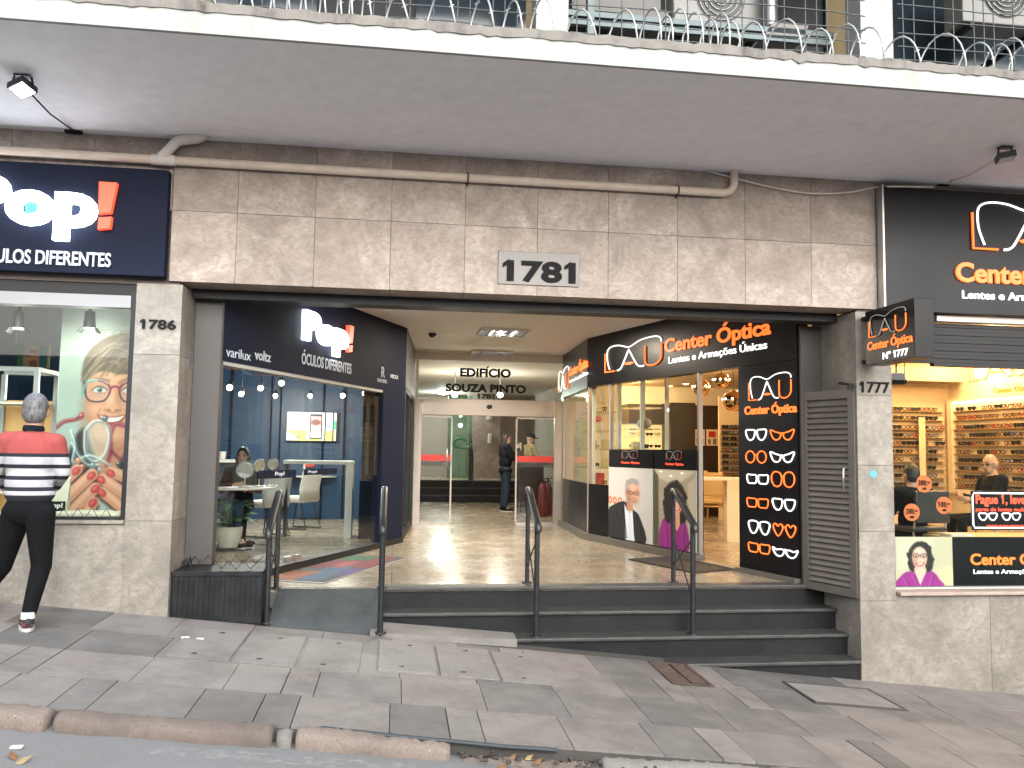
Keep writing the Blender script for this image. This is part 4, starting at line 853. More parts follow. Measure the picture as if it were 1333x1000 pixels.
# hands
def finger(P,wd):
    W.line([(x+1.2,y+wd*.42) for x,y in P],wd*.9,(66,38,34),2.2,.85,3); W.line(P,wd,(196,138,110),1.2,1,3); W.line([(x-.6,y-wd*.20) for x,y in P],wd*.45,(224,170,142),2.4,.85,3)
for P,wd in (([(212,668),(184,640),(160,622),(141,615)],15),([(214,690),(180,660),(152,638),(130,624)],15),([(206,700),(170,672),(146,652),(131,641)],14),([(60,650),(76,632),(96,612)],15),([(60,680),(86,648),(116,618)],16),([(70,700),(98,660),(121,636)],15),([(88,704),(106,676),(120,654)],14)): finger(P,wd)
for x,y,r in ((95,614,-.75),(115,620,-.75),(121,637,-.7),(119,655,-.8),(140,616.5,.6),(128,625,.65),(130,642,.65)):
    W.ell(x,y,6.2,4.8,(120,36,38),1.2,r,.8); W.ell(x,y,5.6,4.3,(184,60,60),.9,r); W.ell(x-1,y-1.2,3.2,1.5,(222,124,116),1.3,r,.8)
# the frames they hold
W.line([(66,558),(76,550),(90,547),(98,543)],5,(112,40,46),1.6,.9,3); W.line([(67,556),(77,548.5),(90,545.5)],1.4,(206,120,116),1,.7,3); W.ell(98,542,3.6,4.4,(150,56,52),1.2); W.ell(97,540.5,1.3,1.5,(226,150,140),.8)
W.line([(160,556),(148,552),(141,554),(137,570),(139,588),(134,606)],5.5,(120,40,58),1.8,.85,3); W.line([(158,554.5),(147,550.8),(140,554),(135.6,572)],1.4,(216,130,136),1,.7,3); W.line([(140,588),(152,598),(164,600)],4,(110,36,52),1.6,.8,3)
W.poly([(104,562),(116,549),(130,552),(136,570),(131,592),(118,602),(106,590)],(206,214,206),3,.38,4)
for P in ([(104,562),(116,549),(130,552),(136,570),(131,592),(118,602),(106,590),(104,562)],[(88,578),(98,594),(110,606),(124,606)],[(92,604),(112,594),(138,606)],[(86,562),(92,580),(90,602)]):
    W.line(P,5,(166,184,182),2.0,.55,4); W.line([(x-1.2,y-1.2) for x,y in P],1.2,(240,244,240),.9,.8,4); W.line([(x+1.8,y+1.6) for x,y in P],1.1,(80,92,96),.9,.55,4)
for x,y,c,r_ in ((97,600,(198,120,76),4),(103,608,(190,96,70),3.4),(129,545,(70,82,92),4.2),(116,606,(96,130,142),3.4),(150,604,(60,66,74),3.4),(126,612,(120,140,146),3)): W.ell(x,y,r_,r_,c,1.4,0,.9); W.ell(x-1.2,y-1.4,1.2,1.2,(240,240,236),.8,0,.8)
W.c*=.9; W.noise(.03)
YB=.62; a=at(px0,py1,y=YB); b=at(px1,py1,y=YB); zt=at(px0,py0,y=YB).z
t=thing('window_poster','large window poster of a smiling woman with red nails holding spectacles','poster',(a.x+.4,YB,a.z))
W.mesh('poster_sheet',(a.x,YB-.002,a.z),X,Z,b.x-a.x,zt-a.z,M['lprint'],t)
mb=MB(); mb.box(a.x-.005,YB+.005,.0,-1.735,YB+.03,2.62); mb.build('backing_board',plain('pale_green_board',(.36,.40,.375),.6,0,.03),t)
# ---- two framed posters on the black shopfront
pm=Art(0,0,225,340,.9,(182,179,173))
pm.ell(60,80,120,120,(200,198,193),60,0,.8)
for x in (8,34,62): pm.ell(x,160,11,17,(214,104,48),1); pm.ell(x,160,4.5,9,(206,203,197),1)
pm.poly([(0,345),(0,215),(22,186),(84,160),(132,196),(164,226),(188,345)],(30,31,36),2,1,4)
pm.poly([(84,170),(100,200),(128,196),(140,345),(92,345)],(206,214,226),2); pm.line([(112,205),(116,345)],2,(150,160,180),1,.6)
pm.poly([(84,165),(72,200),(95,300)],(20,21,25),1); pm.poly([(128,190),(142,215),(136,330)],(20,21,25),1)
pm.poly([(98,150),(96,190),(112,206),(130,196),(128,150)],(186,130,106),2)
skin_face(pm,128,118,34,54,(206,152,126),(150,96,76),(228,182,156))
pm.poly([(92,112),(90,80),(104,56),(130,48),(154,60),(160,84),(150,76),(130,70),(108,80),(100,112)],(150,150,152),2,1,4); pm.ell(93,120,5,11,(190,132,108),1)
for cx in (117,146): pm.ell(cx,118,13,9,(28,26,28),.8); pm.ell(cx,118,10,6.5,(196,160,146),.8); pm.ell(cx,118,3,3,(40,30,26),.6)
pm.line([(130,116),(134,116)],3,(28,26,28)); pm.line([(104,114),(94,110)],3,(28,26,28)); pm.line([(134,122),(138,138),(130,140)],2,(160,104,84),1,.8,3)
pm.poly([(114,146),(130,150),(146,144),(140,156),(126,158)],(150,70,64),1,1,3); pm.poly([(118,148),(130,151),(142,147),(136,153),(126,154)],(244,238,230),.6,1,3); pm.ell(128,160,24,12,(176,160,152),6,0,.45)
hr=random.Random(3)
for i in range(40): x=hr.uniform(92,158); pm.line([(x,84-hr.uniform(0,24)),(x+hr.uniform(-6,10),56+hr.uniform(-4,8))],1.6,hr.choice([(190,190,192),(104,104,108),(160,160,162)]),1,.6)
pm.ell(108,128,9,38,(140,90,70),9,0,.45); pm.ell(128,152,26,16,(150,120,108),8,0,.5); pm.ell(128,90,24,8,(232,190,166),6,0,.6); pm.ell(150,138,6,10,(226,178,152),5,0,.5)
for P in ([(30,200),(44,260),(40,340)],[(150,232),(160,280),(158,340)],[(14,240),(24,300),(20,340)],[(60,190),(80,250),(92,330)],[(136,215),(146,270),(142,340)]): pm.line(P,5,(52,54,62),4,.7,3); pm.line([(x+6,y) for x,y in P],4,(12,12,15),4,.7,3)
pm.line([(100,200),(112,212),(128,198)],3,(150,160,176),1.5,.8,3)
pm.noise(.03)
pw=Art(0,0,235,350,.75,(150,140,118))
pw.poly([(0,0),(235,0),(160,50),(90,60),(30,40)],(186,176,156),8); pw.poly([(0,0),(28,30),(34,350),(0,350)],(70,72,52),5); pw.poly([(190,60),(235,20),(235,350),(195,350)],(172,160,138),6)
for x,y in ((44,10),(100,28),(160,14)): pw.ell(x,y,9,5,(250,246,236),2)
pw.poly([(40,352),(48,240),(88,212),(150,210),(184,240),(190,352)],(132,34,112),3,1,4)
pw.ell(122,130,58,80,(20,17,17),6); pw.poly([(70,150),(66,215),(90,240),(160,236),(186,205),(182,150)],(20,17,17),5,1,4)
for i in range(120):
    a_=random.uniform(0,6.28); r_=random.uniform(.55,1.02); pw.ell(122+60*r_*math.cos(a_),138+86*r_*math.sin(a_),9,9,random.choice([(22,18,18),(38,31,29),(16,13,14),(30,25,24)]),3,0,.9)
pw.poly([(112,180),(110,240),(134,270),(150,240),(148,180)],(196,144,122),2); skin_face(pw,134,142,32,48,(208,154,132),(156,100,84),(230,188,166))
for cx in (121,148): pw.ell(cx,136,12,9,(40,20,30),.8); pw.ell(cx,136,9.5,7,(206,160,142),.8); pw.ell(cx,137,3,3,(36,26,24),.6)
pw.poly([(118,166),(134,170),(150,165),(144,178),(126,178)],(170,40,56),1,1,3); pw.poly([(122,168),(134,171),(146,168),(138,174),(128,174)],(246,240,234),.6,1,3)
for P in ([(60,250),(72,300),(66,350)],[(100,225),(112,280),(108,350)],[(165,235),(160,290),(168,350)]): pw.line(P,7,(168,60,146),5,.6,3); pw.line([(x+9,y) for x,y in P],5,(84,16,72),5,.6,3)
pw.ell(112,150,8,34,(150,96,80),8,0,.5); pw.ell(134,112,20,8,(236,196,174),6,0,.6); pw.noise(.03)
t=thing('poster_cabinet','low cabinet with two portrait posters under black headers, left of the open doorway','cabinet',(3.0,3.3,.1))
r850=P2(on(851,600,K,R0)); z_b=.10; z_h0=1.02; z_h1=1.255
for (p,q,A_,nm) in ((r793,r850,pm,'portrait_poster'),(r850,r908,pw,'portrait_poster')):
    p3=V((*p,0))+uR*.01; q3=V((*q,0))-uR*.008; L=(q3-p3).length; nn=uR.cross(Z)
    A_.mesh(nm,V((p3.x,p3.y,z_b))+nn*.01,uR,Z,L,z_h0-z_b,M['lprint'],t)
    mb=MB(); mb.slabp(P2(p3),P2(q3),z_h0+.004,z_h1,.02,-.008); mb.build('header',M['signblack'],t)
    lau_logo(Frame(V((p3.x,p3.y,z_h0+.12))+nn*.010+uR*L*.32,uR,Z),L*.36,.10,.004,t,plain('dull_orange_print',(.35,.07,.03),.5),plain('grey_print',(.35,.35,.35),.5),.006)
    text('orange_lettering','Center Óptica',V((p3.x,p3.y,z_h0+.055))+nn*.009+uR*L*.30,uR,Z,L*.42,0,M['redlet'],t,.003,.02,cap=.026)
mb=MB(); mb.slabp(r793,P2(V((*r908,0))-uR*.002),.09,z_h1,.05,.035); mb.build('cabinet_body',M['signblack'],t)
# ---- posters at the foot of the optician window
YW=.135
pb=Art(1166,696,1242,767,3,(196,182,156)); pb.poly([(1166,696),(1215,696),(1200,735),(1166,748)],(206,196,176),12); pb.ell(1236,752,14,10,(226,200,160),6)
pb.ell(1199,722,15,19,(24,20,22),1.5); pb.poly([(1186,724),(1184,742),(1192,748),(1208,748),(1215,740),(1213,722)],(24,20,22),1.5,1,4)
for i in range(120):
    a_=random.uniform(0,6.28); r_=random.uniform(.6,1.04); pb.ell(1199+16*r_*math.cos(a_),726+21*r_*math.sin(a_),2.4,2.4,random.choice([(26,22,24),(46,38,40),(18,16,18),(34,28,30)]),.9,0,.9)
pb.poly([(1166,768),(1170,756),(1182,746),(1199,750),(1214,746),(1224,758),(1226,768)],(156,38,136),1,1,4); pb.poly([(1190,744),(1198,766),(1207,745),(1204,736),(1193,736)],(226,186,170),1)
skin_face(pb,1198,726,10,16,(222,176,158),(180,126,108),(240,206,190))
for cx in (1193.5,1203): pb.ell(cx,723,4.4,3.2,(60,30,40),.4); pb.ell(cx,723,3.4,2.3,(214,178,166),.4); pb.ell(cx,723.3,1.2,1.2,(36,28,26),.3)
pb.poly([(1192,733.5),(1198,735),(1204,733),(1201,738),(1195,738)],(172,44,60),.4,1,3); pb.poly([(1193.5,734.4),(1198,735.6),(1202.6,734.2),(1200,736.6),(1196,736.6)],(250,246,240),.3,1,3)
pb.ell(1192,730,2.6,9,(170,118,102),2.4,0,.5); pb.ell(1199,717,6,2.4,(246,216,200),1.6,0,.6)
for P in ([(1176,756),(1182,768)],[(1214,752),(1210,768)],[(1188,752),(1194,768)]): pb.line(P,2,(192,84,172),1.6,.6); pb.line([(x+2.4,y) for x,y in P],1.6,(104,20,90),1.4,.6)
pb.noise(.03)
a=at(1166.5,765.5,y=YW); b=at(1241,765,y=YW); zt=at(1200,699,y=YW).z
t=thing('window_banner','window banner with a curly haired woman in purple beside black lettering','banner',(5,.13,.05))
pb.mesh('portrait_print',(a.x,YW,.055),X,Z,b.x-a.x,zt-.055,M['print'],t)
mb=MB(); mb.box(b.x,YW,.055,8.2,YW+.006,zt); mb.build('black_print',M['signblack'],t)
a=at(1263,735,y=YW); c=at(1333,734,y=YW); L=(c.x-a.x); text('orange_lettering','Center Óptica',(a.x,YW,a.z),X,Z,L*13/7.6,0,M['orange'],t,.003,.028,cap=.10)
a=at(1267,747,y=YW); text('white_lettering','Lentes e Armações Únicas',(a.x,YW,a.z),X,Z,L*.96*24/15.3,0,M['white'],t,.003,.004,cap=.042)
t=thing('promo_sticker','black promotional sticker with a white border and three white spectacles','sticker',(6,.13,.6))
a=at(1265,690,y=YW); zt=at(1265,639,y=YW).z
mb=MB(); mb.box(a.x,YW,a.z,a.x+1.15,YW+.005,zt,.02); mb.build('sticker_sheet',M['signblack'],t)
fr=Frame((a.x,YW-.001,a.z),X,Z); Hh=zt-a.z; mb=MB(); rr=[(.03,.02),(1.12,.02),(1.135,.05),(1.135,Hh-.05),(1.12,Hh-.02),(.03,Hh-.02),(.015,Hh-.05),(.015,.05)]; fr.tube(mb,rr,.008,.0,True); mb.build('sticker_border',M['white'],t)
a2=at(1270,654,y=YW); text('orange_lettering','Pague 1, leve',(a2.x,YW,a2.z-.01),X,Z,.50,0,M['redlet'],t,.003,.025,cap=.082)
a2=at(1270,664,y=YW); text('orange_lettering','pares de lentes multi',(a2.x,YW,a2.z-.01),X,Z,.50,0,M['redlet'],t,.003,.01,cap=.036)
for i in range(3):
    p=at(1285+30.5*i,672.5,y=YW); spec_icon(Frame((p.x,YW,p.z),X,Z),.19,'wayfarer',.006,t,M['white'],'spectacle_icon')
a2=at(1284,688,y=YW); text('orange_lettering','LENTES CURIO PREMIUM',(a2.x,YW,a2.z+.005),X,Z,.38,0,M['redlet'],t,.003,.01,cap=.028)
M['badge']=plain('orange_price_badge',(.62,.14,.035),.5,0,.05)
for px,py,s,lab in ((1203,630,'388,⁰⁰','upper orange round price sticker reading 388'),(1187,667,'288,⁰⁰','lower left orange round price sticker reading 288'),(1229,658,'188,⁰⁰','orange round price sticker reading 188, nearest the promotional sticker')):
    p=at(px,py,y=YW); t=thing('price_sticker',lab,'sticker',p,'price stickers on the optician window'); R_=.078
    mb=MB(); mb.cyl((p.x,YW,p.z),(p.x,YW+.004,p.z),R_,24); mb.build('badge',M['badge'],t)
    text('number_lettering',s[:4],(p.x-.060,YW,p.z-.014),X,Z,.088,0,M['blackl'],t,.003,.008,cap=.050); text('number_lettering','00',(p.x+.026,YW,p.z+.003),X,Z,.03,.020,M['blackl'],t,.003,.0)
    mb=MB(); mb.prism([(-.024,-.052),(-.016,-.036),(0,-.03),(.016,-.036),(.024,-.052)],(p.x,YW-.001,p.z),X,Z,(0,-.003,0)); mb.build('mark',M['blackl'],t)
# ================================================================ WINDOW FRAMES
t=thing('display_window','wide black framed display window left of the house number 1786','window',(-4,.1,.62))
mb=MB(); mb.box(-8,.06,.632,-2.12,.07,2.30); mb.build('glass_pane',M['glass'],t)
mb=MB(); mb.box(-2.115,.03,.628,-2.075,.16,2.44); mb.build('jamb',M['dframe'],t)
mb=MB(); mb.box(-8,.03,.628,-2.12,.10,.648); mb.build('bottom_rail',M['black'],t)
mb=MB(); mb.box(-8,.035,2.303,-2.12,.16,2.40); mb.build('shutter_box',plain('grey_shutter_box',(.30,.30,.31),.6,0,.05),t)
mb=MB(); mb.box(-8,.075,2.405,-2.078,.16,2.50); mb.build('shutter_slot',M['dframe'],t)
mb=MB(); P=[]
for i in range(46): x=-2.16-.052*i; P.append((x,-.0,.632+(.085 if i%2 else 0)+random.uniform(-.008,.008)))
mb.tube(P,.0045,5,smooth=False); single(mb,'wire_spikes',M['black'],'black zigzag wire spikes along the poster window sill','spikes')
t=thing('display_window','wide glowing display window of the optician','window',(6,.1,.03))
mb=MB(); mb.box(4.415,.10,.034,8.6,.11,2.03); mb.build('glass_pane',M['glass'],t)
mb=MB(); mb.box(4.388,.06,.034,4.412,.15,2.06); mb.build('jamb',M['dframe'],t)
mb=MB(); mb.box(4.415,.07,.0345,8.6,.115,.052); mb.build('bottom_rail',M['trimw'],t)
t=thing('roller_shutter','dark rolled up slatted shutter above the optician display window','shutter',(6,.1,2.03))
xs_=at(1216,450,y=.03).x
mb=MB()
for i in range(11): mb.box(xs_,.04+(.012 if i%2 else 0),2.035+.036*i,8.6,.10,2.035+.036*i+.033)
mb.build('slats',M['dframe'],t)
mb=MB(); mb.box(xs_,-.02,2.435,8.6,.05,2.495,.006); mb.build('shutter_rail',M['pinkalu'],t)
mb=MB(); mb.box(4.39,.02,2.06,xs_-.004,.09,2.498); mb.build('side_cover',M['signblack'],t)
# ================================================================ LAMPS
def lamp(kind,x,y,z,label,cat,group,watt,col,em,r=.06,spot=None):
    t=thing(kind,label,cat,(x,y,z),group)
    return t
def ptlight(t,p,watt,col,size=.06,kind='POINT',**k):
    ld=bpy.data.lights.new('lamp_light',kind); lo=bpy.data.objects.new('lamp_light',ld); COL.objects.link(lo); lo.parent=t; lo.location=V(p)-V(t.location); ld.energy=watt; ld.color=col
    if kind=='AREA': ld.shape='RECTANGLE'; ld.size=k.get('sx',.5); ld.size_y=k.get('sy',.5)
    else: ld.shadow_soft_size=size
    if kind=='SPOT': ld.spot_size=math.radians(k.get('ang',120)); ld.spot_blend=.6
    return lo
M['bulbw']=emis('cool_bulb',(1,.97,.90),9); M['bulby']=emis('warm_bulb',(1,.78,.48),7)
def downlight(x,y,z,label,group,watt,col,mat):
    t=thing('downlight',label,'ceiling light',(x,y,z),group)
    mb=MB(); mb.lathe([(.075,0),(.08,-.008),(.06,-.012),(.055,-.002)],(x,y,z),18); mb.build('ring',M['wallw'],t)
    mb=MB(); mb.lathe([(.0,-.006),(.054,-.006),(.054,-.001)],(x,y,z),18); mb.build('bulb',mat,t)
    if watt: ptlight(t,(x,y,z-.05),watt,col)
def trackspot(x,y,z,label,group,watt,col,mat,tilt=(0,0),top=None):
    top=top or z; t=thing('track_spotlight',label,'spotlight',(x,y,z),group)
    mb=MB(); mb.tube([(x,y,top),(x,y,z-.09)],.005,6); mb.box(x-.05,y-.02,top-.02,x+.05,y+.02,top); mb.build('mount',M['black'],t)
    d=V((tilt[0],tilt[1],-1)).normalized(); c=V((x,y,z-.09)); mb=MB(); mb.tube([c-d*.02,c+d*.10],[.030,.034],14); mb.build('can',M['black'],t)
    mb=MB(); e=c+d*.10; mb.ball(e+d*.012,.034,12); mb.build('bulb',mat,t)
    if watt: ptlight(t,c+d*.18,watt,col,.04)
CW=(1,.93,.82); WW=(1,.63,.30)
# passage: two louvred fixtures and a dome camera
def louvre_lamp(px,py,label,watt):
    c=at(px,py,z=2.83); x,y=c.x,c.y; t=thing('louvred_ceiling_light',label,'ceiling light',(x,y,2.82),'louvred ceiling lights of the passage'); s=.33
    mb=MB(); mb.box(x-s,y-s,2.80,x+s,y-s+.02,2.829); mb.box(x-s,y+s-.02,2.80,x+s,y+s,2.829); mb.box(x-s,y-s+.021,2.80,x-s+.02,y+s-.021,2.829); mb.box(x+s-.02,y-s+.021,2.80,x+s,y+s-.021,2.829); mb.build('lamp_frame',M['wallw'],t)
    mb=MB()
    for i in range(1,5): q=-s+2*s*i/5; mb.box(x+q-.008,y-s+.022,2.803,x+q+.008,y+s-.022,2.826); 
    for i in range(1,5): q=-s+2*s*i/5; mb.box(x-s+.022,y+q-.006,2.804,x+s-.022,y+q+.006,2.8255)
    mb.build('louvre_grid',M['chrome'],t)
    mb=MB(); mb.box(x-s+.022,y-s+.022,2.8265,x+s-.022,y+s-.022,2.829); mb.build('diffuser',emis('dim_diffuser',(.5,.5,.5),.12),t)
    for q in (-.15,.15):
        mb=MB(); mb.tube([(x+q,y-s+.05,2.818),(x+q,y+s-.05,2.818)],.011,8); mb.build('tube_lamp',emis('fluorescent_tube',(1,.98,.94),1.5) if watt else M['plaque'],t)
    lo=watt and ptlight(t,(x,y,2.79),watt,(1,.87,.70),kind='AREA',sx=.6,sy=.6)
louvre_lamp(655,432,'nearer square louvred ceiling light in the passage',36); louvre_lamp(639,459,'farther square louvred ceiling light in the passage, unlit',0)
c=at(563,434,z=2.83); mb=MB(); mb.lathe([(.055,0),(.055,-.02),(.04,-.05),(0,-.065)],(c.x,c.y,2.828),16); single(mb,'dome_camera',M['black'],'small black dome camera on the passage ceiling','camera')
for px,y_,lab in ((592,9.2,'bright hall lamp behind the left end of the building name'),(651,9.2,'bright hall lamp behind the right end of the building name')):
    x=at(px,514,y=y_).x; t=thing('hall_lamp',lab,'ceiling light',(x,y_,2.6),'hall lamps'); zc=at(px,514,y=y_).z
    mb=MB(); mb.ball((x,y_,zc),.055); mb.build('bulb',M['bulbw'],t); mb=MB(); mb.tube([(x,y_,zc+.05),(x,y_,2.72)],.012,8); mb.build('stem',M['wallw'],t); ptlight(t,(x,y_,zc-.30),15,(1,.88,.72))
t=thing('hall_lamp','small lamp on the upper hall ceiling behind the column','ceiling light',(1.2,15,2.7),'hall lamps'); mb=MB(); mb.lathe([(0,-.05),(.12,-.045),(.14,0)],(1.2,14.9,2.718),18); mb.build('bulb',M['bulbw'],t); ptlight(t,(1.2,14.9,2.6),30,(.95,1,.92))
# navy shop
PG='track spotlights of the navy shop'
SP=[(315,518,'bright shop spotlight farthest left behind the slanted glass'),(340,511,'bright shop spotlight above the seated woman'),(359,520,'shop spotlight left of the wall screen'),(404,520,'shop spotlight above the wall screen'),(446,520,'bright shop spotlight right of the wall screen'),(367,505,'dim shop spotlight just under the pale rail'),(474,517,'dim shop spotlight at the dark right end'),(300,511,'dim shop spotlight beside the corner post')]
for i,(px,py,lab) in enumerate(SP):
    p=at(px,py,y=(5.4,4.4,6.6,6.8,5.8,3.6,6.4,3.2)[i]); trackspot(p.x,p.y,p.z+.2,lab,PG,(34,0,34,0,34,0,0,0)[i],CW,M['bulbw'] if i<5 else M['bulby'],(.1,-1.6),2.655)
for px,y_,lab in ((25,.42,'black spotlight with barn doors at the far left of the window'),(117,.42,'black spotlight with barn doors above the woman poster')):
    x=at(px,415,y=y_).x; t=thing('display_spotlight',lab,'spotlight',(x,y_,2.4),'spotlights in the poster window'); zc=at(px,418,y=y_).z
    mb=MB(); mb.tube([(x,y_,2.62),(x,y_,zc+.07)],.014,8); mb.build('mount',M['black'],t); mb=MB(); mb.tube([(x,y_,zc+.08),(x,y_,zc-.06)],[.04,.05],12); mb.build('can',M['black'],t)
    mb=MB()
    for s in (-1,1): mb.hexa([(x+s*.05,y_-.05,zc-.06),(x+s*.075,y_-.05,zc-.10),(x+s*.075,y_+.05,zc-.10),(x+s*.05,y_+.05,zc-.06),(x+s*.053,y_-.05,zc-.055),(x+s*.08,y_-.05,zc-.095),(x+s*.08,y_+.05,zc-.095),(x+s*.053,y_+.05,zc-.055)])
    mb.build('barn_doors',M['black'],t); mb=MB(); mb.tube([(x,y_,zc-.061),(x,y_,zc-.066)],.042,12); mb.build('bulb',M['bulbw'],t); ptlight(t,(x,y_,zc-.13),1.1,(1,.96,.86),.04)
for px,py,lab in ((56,403,'recessed light in the poster window left of the black spotlight'),(134,405,'recessed light in the poster window right of the black spotlight')):
    p=at(px,py,y=.36); downlight(p.x,.36,2.655,lab,'recessed lights in the poster window',1.8,(1,.97,.9),M['bulbw'])
# warm shop
WG='warm recessed lights of the optician'
def dl(px,py,lab,watt,z=2.615):
    p=at(px,py,z=z); downlight(p.x,p.y,z,lab,WG,watt,WW,M['bulby'])
dl(767,508,'warm recessed light at the passage end of the optician',0); dl(887,489,'warm recessed light under the middle of the slanted sign',0); dl(818,497,'warm recessed light under the left part of the slanted sign',46)
dl(851,507,'warm recessed light above the white posts',0); dl(925,529,'warm recessed light above the dark cabinet notices',60); dl(937,521,'warm recessed light beside the lowest gold pendant',0)
for px,py,lb in ((905,511,'above the desk in the open doorway'),(848,516,'above the lit niche'),(872,503,'above the dark pillar block'),(780,513,'above the passage showcase'),(893,500,'between the pendants and the slanted sign'),(944,512,'between two gold pendants')): dl(px,py,'warm recessed light '+lb,0)
for x,y,lb in ((5.0,6.6,'added out of view deep in the optician, behind the armchairs'),(5.2,2.0,'just inside the outlined spectacles panel'),(6.6,1.5,'above the price stickers near the glass'),(6.6,3.2,'before the bulkhead of the optician'),(7.6,2.2,'above the bald man'),(7.8,3.7,'in the corner where the two racks meet'),(5.0,4.6,'added out of view above the open desk of the optician')):  # two unseen lamps added to brighten the doorway: behind armchairs, above desk
    downlight(x,y,2.615,'warm recessed light '+lb,WG,26,WW,M['bulby'])
# ================================================================ FURNITURE AND FITTINGS
M['cush']=plain('pale_upholstery',(.58,.56,.52),.85,0,.05,8); M['tabletop']=plain('white_table_top',(.62,.60,.56),.4,0,.04,4); M['tan']=plain('tan_upholstery',(.42,.27,.10),.8,0,.08,6); M['wood']=plain('honey_wood',(.38,.22,.08),.5,0,.2,5)
M['plantg']=plain('leaf_green',(.05,.13,.04),.5,0,.5,9); M['pot']=plain('pale_pot',(.50,.45,.38),.6,0,.1,6)
def chair_shell(mb):
    # seat and wrapped back, facing -x in local space
    n=10
    for (z0,z1,x0,x1,b) in ((.40,.50,-.24,.22,.04),): mb.box(x0,-.25,z0,x1,.25,z1,b)
def make_white_chair(label,pos,rot,group='white shop chairs'):
    t=thing('shop_chair',label,'chair',(0,0,0),group)
    mb=MB(); mb.box(-.26,-.24,.40,.20,.24,.49,.035); mb.build('seat',M['cush'],t)
    mb=MB(); prof=[(.17,.44),(.20,.60),(.235,.78),(.25,.90)]; vs=[];fs=[];m_=9
    for th in (0,.05):
        for (x,z) in prof:
            for k_ in range(m_):
                a=-1+2*k_/(m_-1); vs.append((x+th-.07*a*a*(1 if z>.5 else .4),.245*a*(1-.06*(z-.44)),z-(.03*a*a if z>.85 else 0)))
    L=len(prof)
    for s_ in range(2):
        for i in range(L-1):
            for k_ in range(m_-1): o=s_*L*m_; q=[o+i*m_+k_,o+i*m_+k_+1,o+(i+1)*m_+k_+1,o+(i+1)*m_+k_]; fs.append(q if s_ else q[::-1])
    for i in range(L-1):
        for e in (0,m_-1): a=i*m_+e; fs.append([a,a+m_,a+m_+L*m_,a+L*m_])
    for k_ in range(m_-1):
        for i in (0,L-1): a=i*m_+k_; fs.append([a,a+1,a+1+L*m_,a+L*m_])
    mb.add(vs,fs,True); mb.build('backrest',M['cush'],t)
    for s_ in (-1,1):
        y=.21*s_; mb=MB(); mb.tube([(-.16,y*.8,.40),(-.24,y,.012),(.24,y,.012),(.12,y*.8,.40)],.0115,6,smooth=False); mb.build('leg_loop',M['black'],t)
    t.location=pos; t.rotation_euler=(0,0,rot); return t
def pf(px,py,z=0): return at(px,py,z=z)
p=pf(342,700); make_white_chair('pale shop chair nearest the slanted glass, its back to the door',(p.x+.02,p.y+.15,0),-.6)
p=pf(383,690); make_white_chair('pale shop chair behind the first one, half hidden by its back',(p.x+.05,p.y+.2,0),-.45)
p=pf(423,668); make_white_chair('pale shop chair farthest back, beside the white counter leg',(p.x,p.y,0),-.35)
p=pf(292,668); make_white_chair('pale shop chair under the seated woman',(p.x+.10,p.y-.1,0),-1.7)
# round table with mirrors
tp=at(300,634,z=.74); TX,TY=tp.x,tp.y+.12
t=thing('round_table','round pale table with mirrors on it behind the slanted glass','table',(TX,TY,0))
mb=MB(); mb.lathe([(0,.715),(.50,.715),(.51,.725),(.51,.74),(0,.742)],(TX,TY,0),30); mb.build('tabletop',M['tabletop'],t)
mb=MB()
mb.tube([(TX,TY,.02),(TX,TY,.71)],.035,10); mb.lathe([(.26,0),(.26,.012),(.04,.03)],(TX,TY,0),24); mb.build('pedestal',M['black'],t)
M['mirror']=plain('mirror_silver',(.5,.5,.5),.06,1,.02,3)
def mirror(px,py,r,label,warm,tilt,base):
    c=at(px,py,y=TY+base); t=thing('table_mirror',label,'mirror',(c.x,c.y,.742),'round table mirrors'); n=V((tilt,-1,-.32)).normalized()
    mb=MB(); mb.tube([c-n*.006,c+n*.006],r,24); mb.build('mirror_disc',M['mirror'],t)
    ring=[c+n.orthogonal().normalized()*r*math.cos(a)+n.cross(n.orthogonal().normalized())*r*math.sin(a) for a in np.linspace(0,2*math.pi,25)[:-1]]; mb=MB(); mb.tube(ring,.009,6,True); mb.build('rim',M['pinkalu'] if warm else M['steel'],t)
    mb=MB(); mb.tube([(c.x,c.y+.01,.75),(c.x,c.y+.01,c.z-r)],.008,6); mb.lathe([(.07,.742),(.065,.755),(.01,.76)],(c.x,c.y+.01,0),16); mb.build('stand',M['steel'],t)
mirror(319,612,.092,'large round table mirror in front of the seated woman',False,.15,-.25); mirror(338,606,.075,'tilted oval-looking table mirror right of the seated woman',False,.9,.02); mirror(355,604,.065,'small warm rimmed table mirror farthest right on the table',True,.2,.12)
mb=MB(); c=at(325,629,z=.745); 
for i in range(3): mb.box(c.x-.10+.02*i,c.y-.05,.743+.012*i,c.x+.12-.02*i,c.y+.09,.754+.012*i)
single(mb,'paper_stack',M['wallw'],'small stack of white papers on the round table','papers')
p=pf(404,676); BX,BY=p.x,p.y+.1
t=thing('round_table','second round pale table farther back in the navy shop','table',(BX,BY,0)); mb=MB(); mb.lathe([(0,.715),(.42,.715),(.43,.725),(.43,.74),(0,.742)],(BX,BY,0),30); mb.build('tabletop',M['tabletop'],t); mb=MB(); mb.tube([(BX,BY,.02),(BX,BY,.71)],.035,10); mb.lathe([(.24,0),(.24,.012),(.04,.03)],(BX,BY,0),24); mb.build('pedestal',M['black'],t)
t=thing('table_display','small white open display with a red tab standing on the second table','display',(BX,BY,.742)); a=at(371,620,y=BY-.1); b=at(397,620,y=BY-.1); zt=at(380,600,y=BY-.1).z; mb=MB(); 
for q in ((a.x,.742,a.x+.03,zt),(b.x-.03,.742,b.x,zt),(a.x+.031,zt-.03,b.x-.031,zt)): mb.box(q[0],BY-.12,q[1],q[2],BY-.09,q[3])
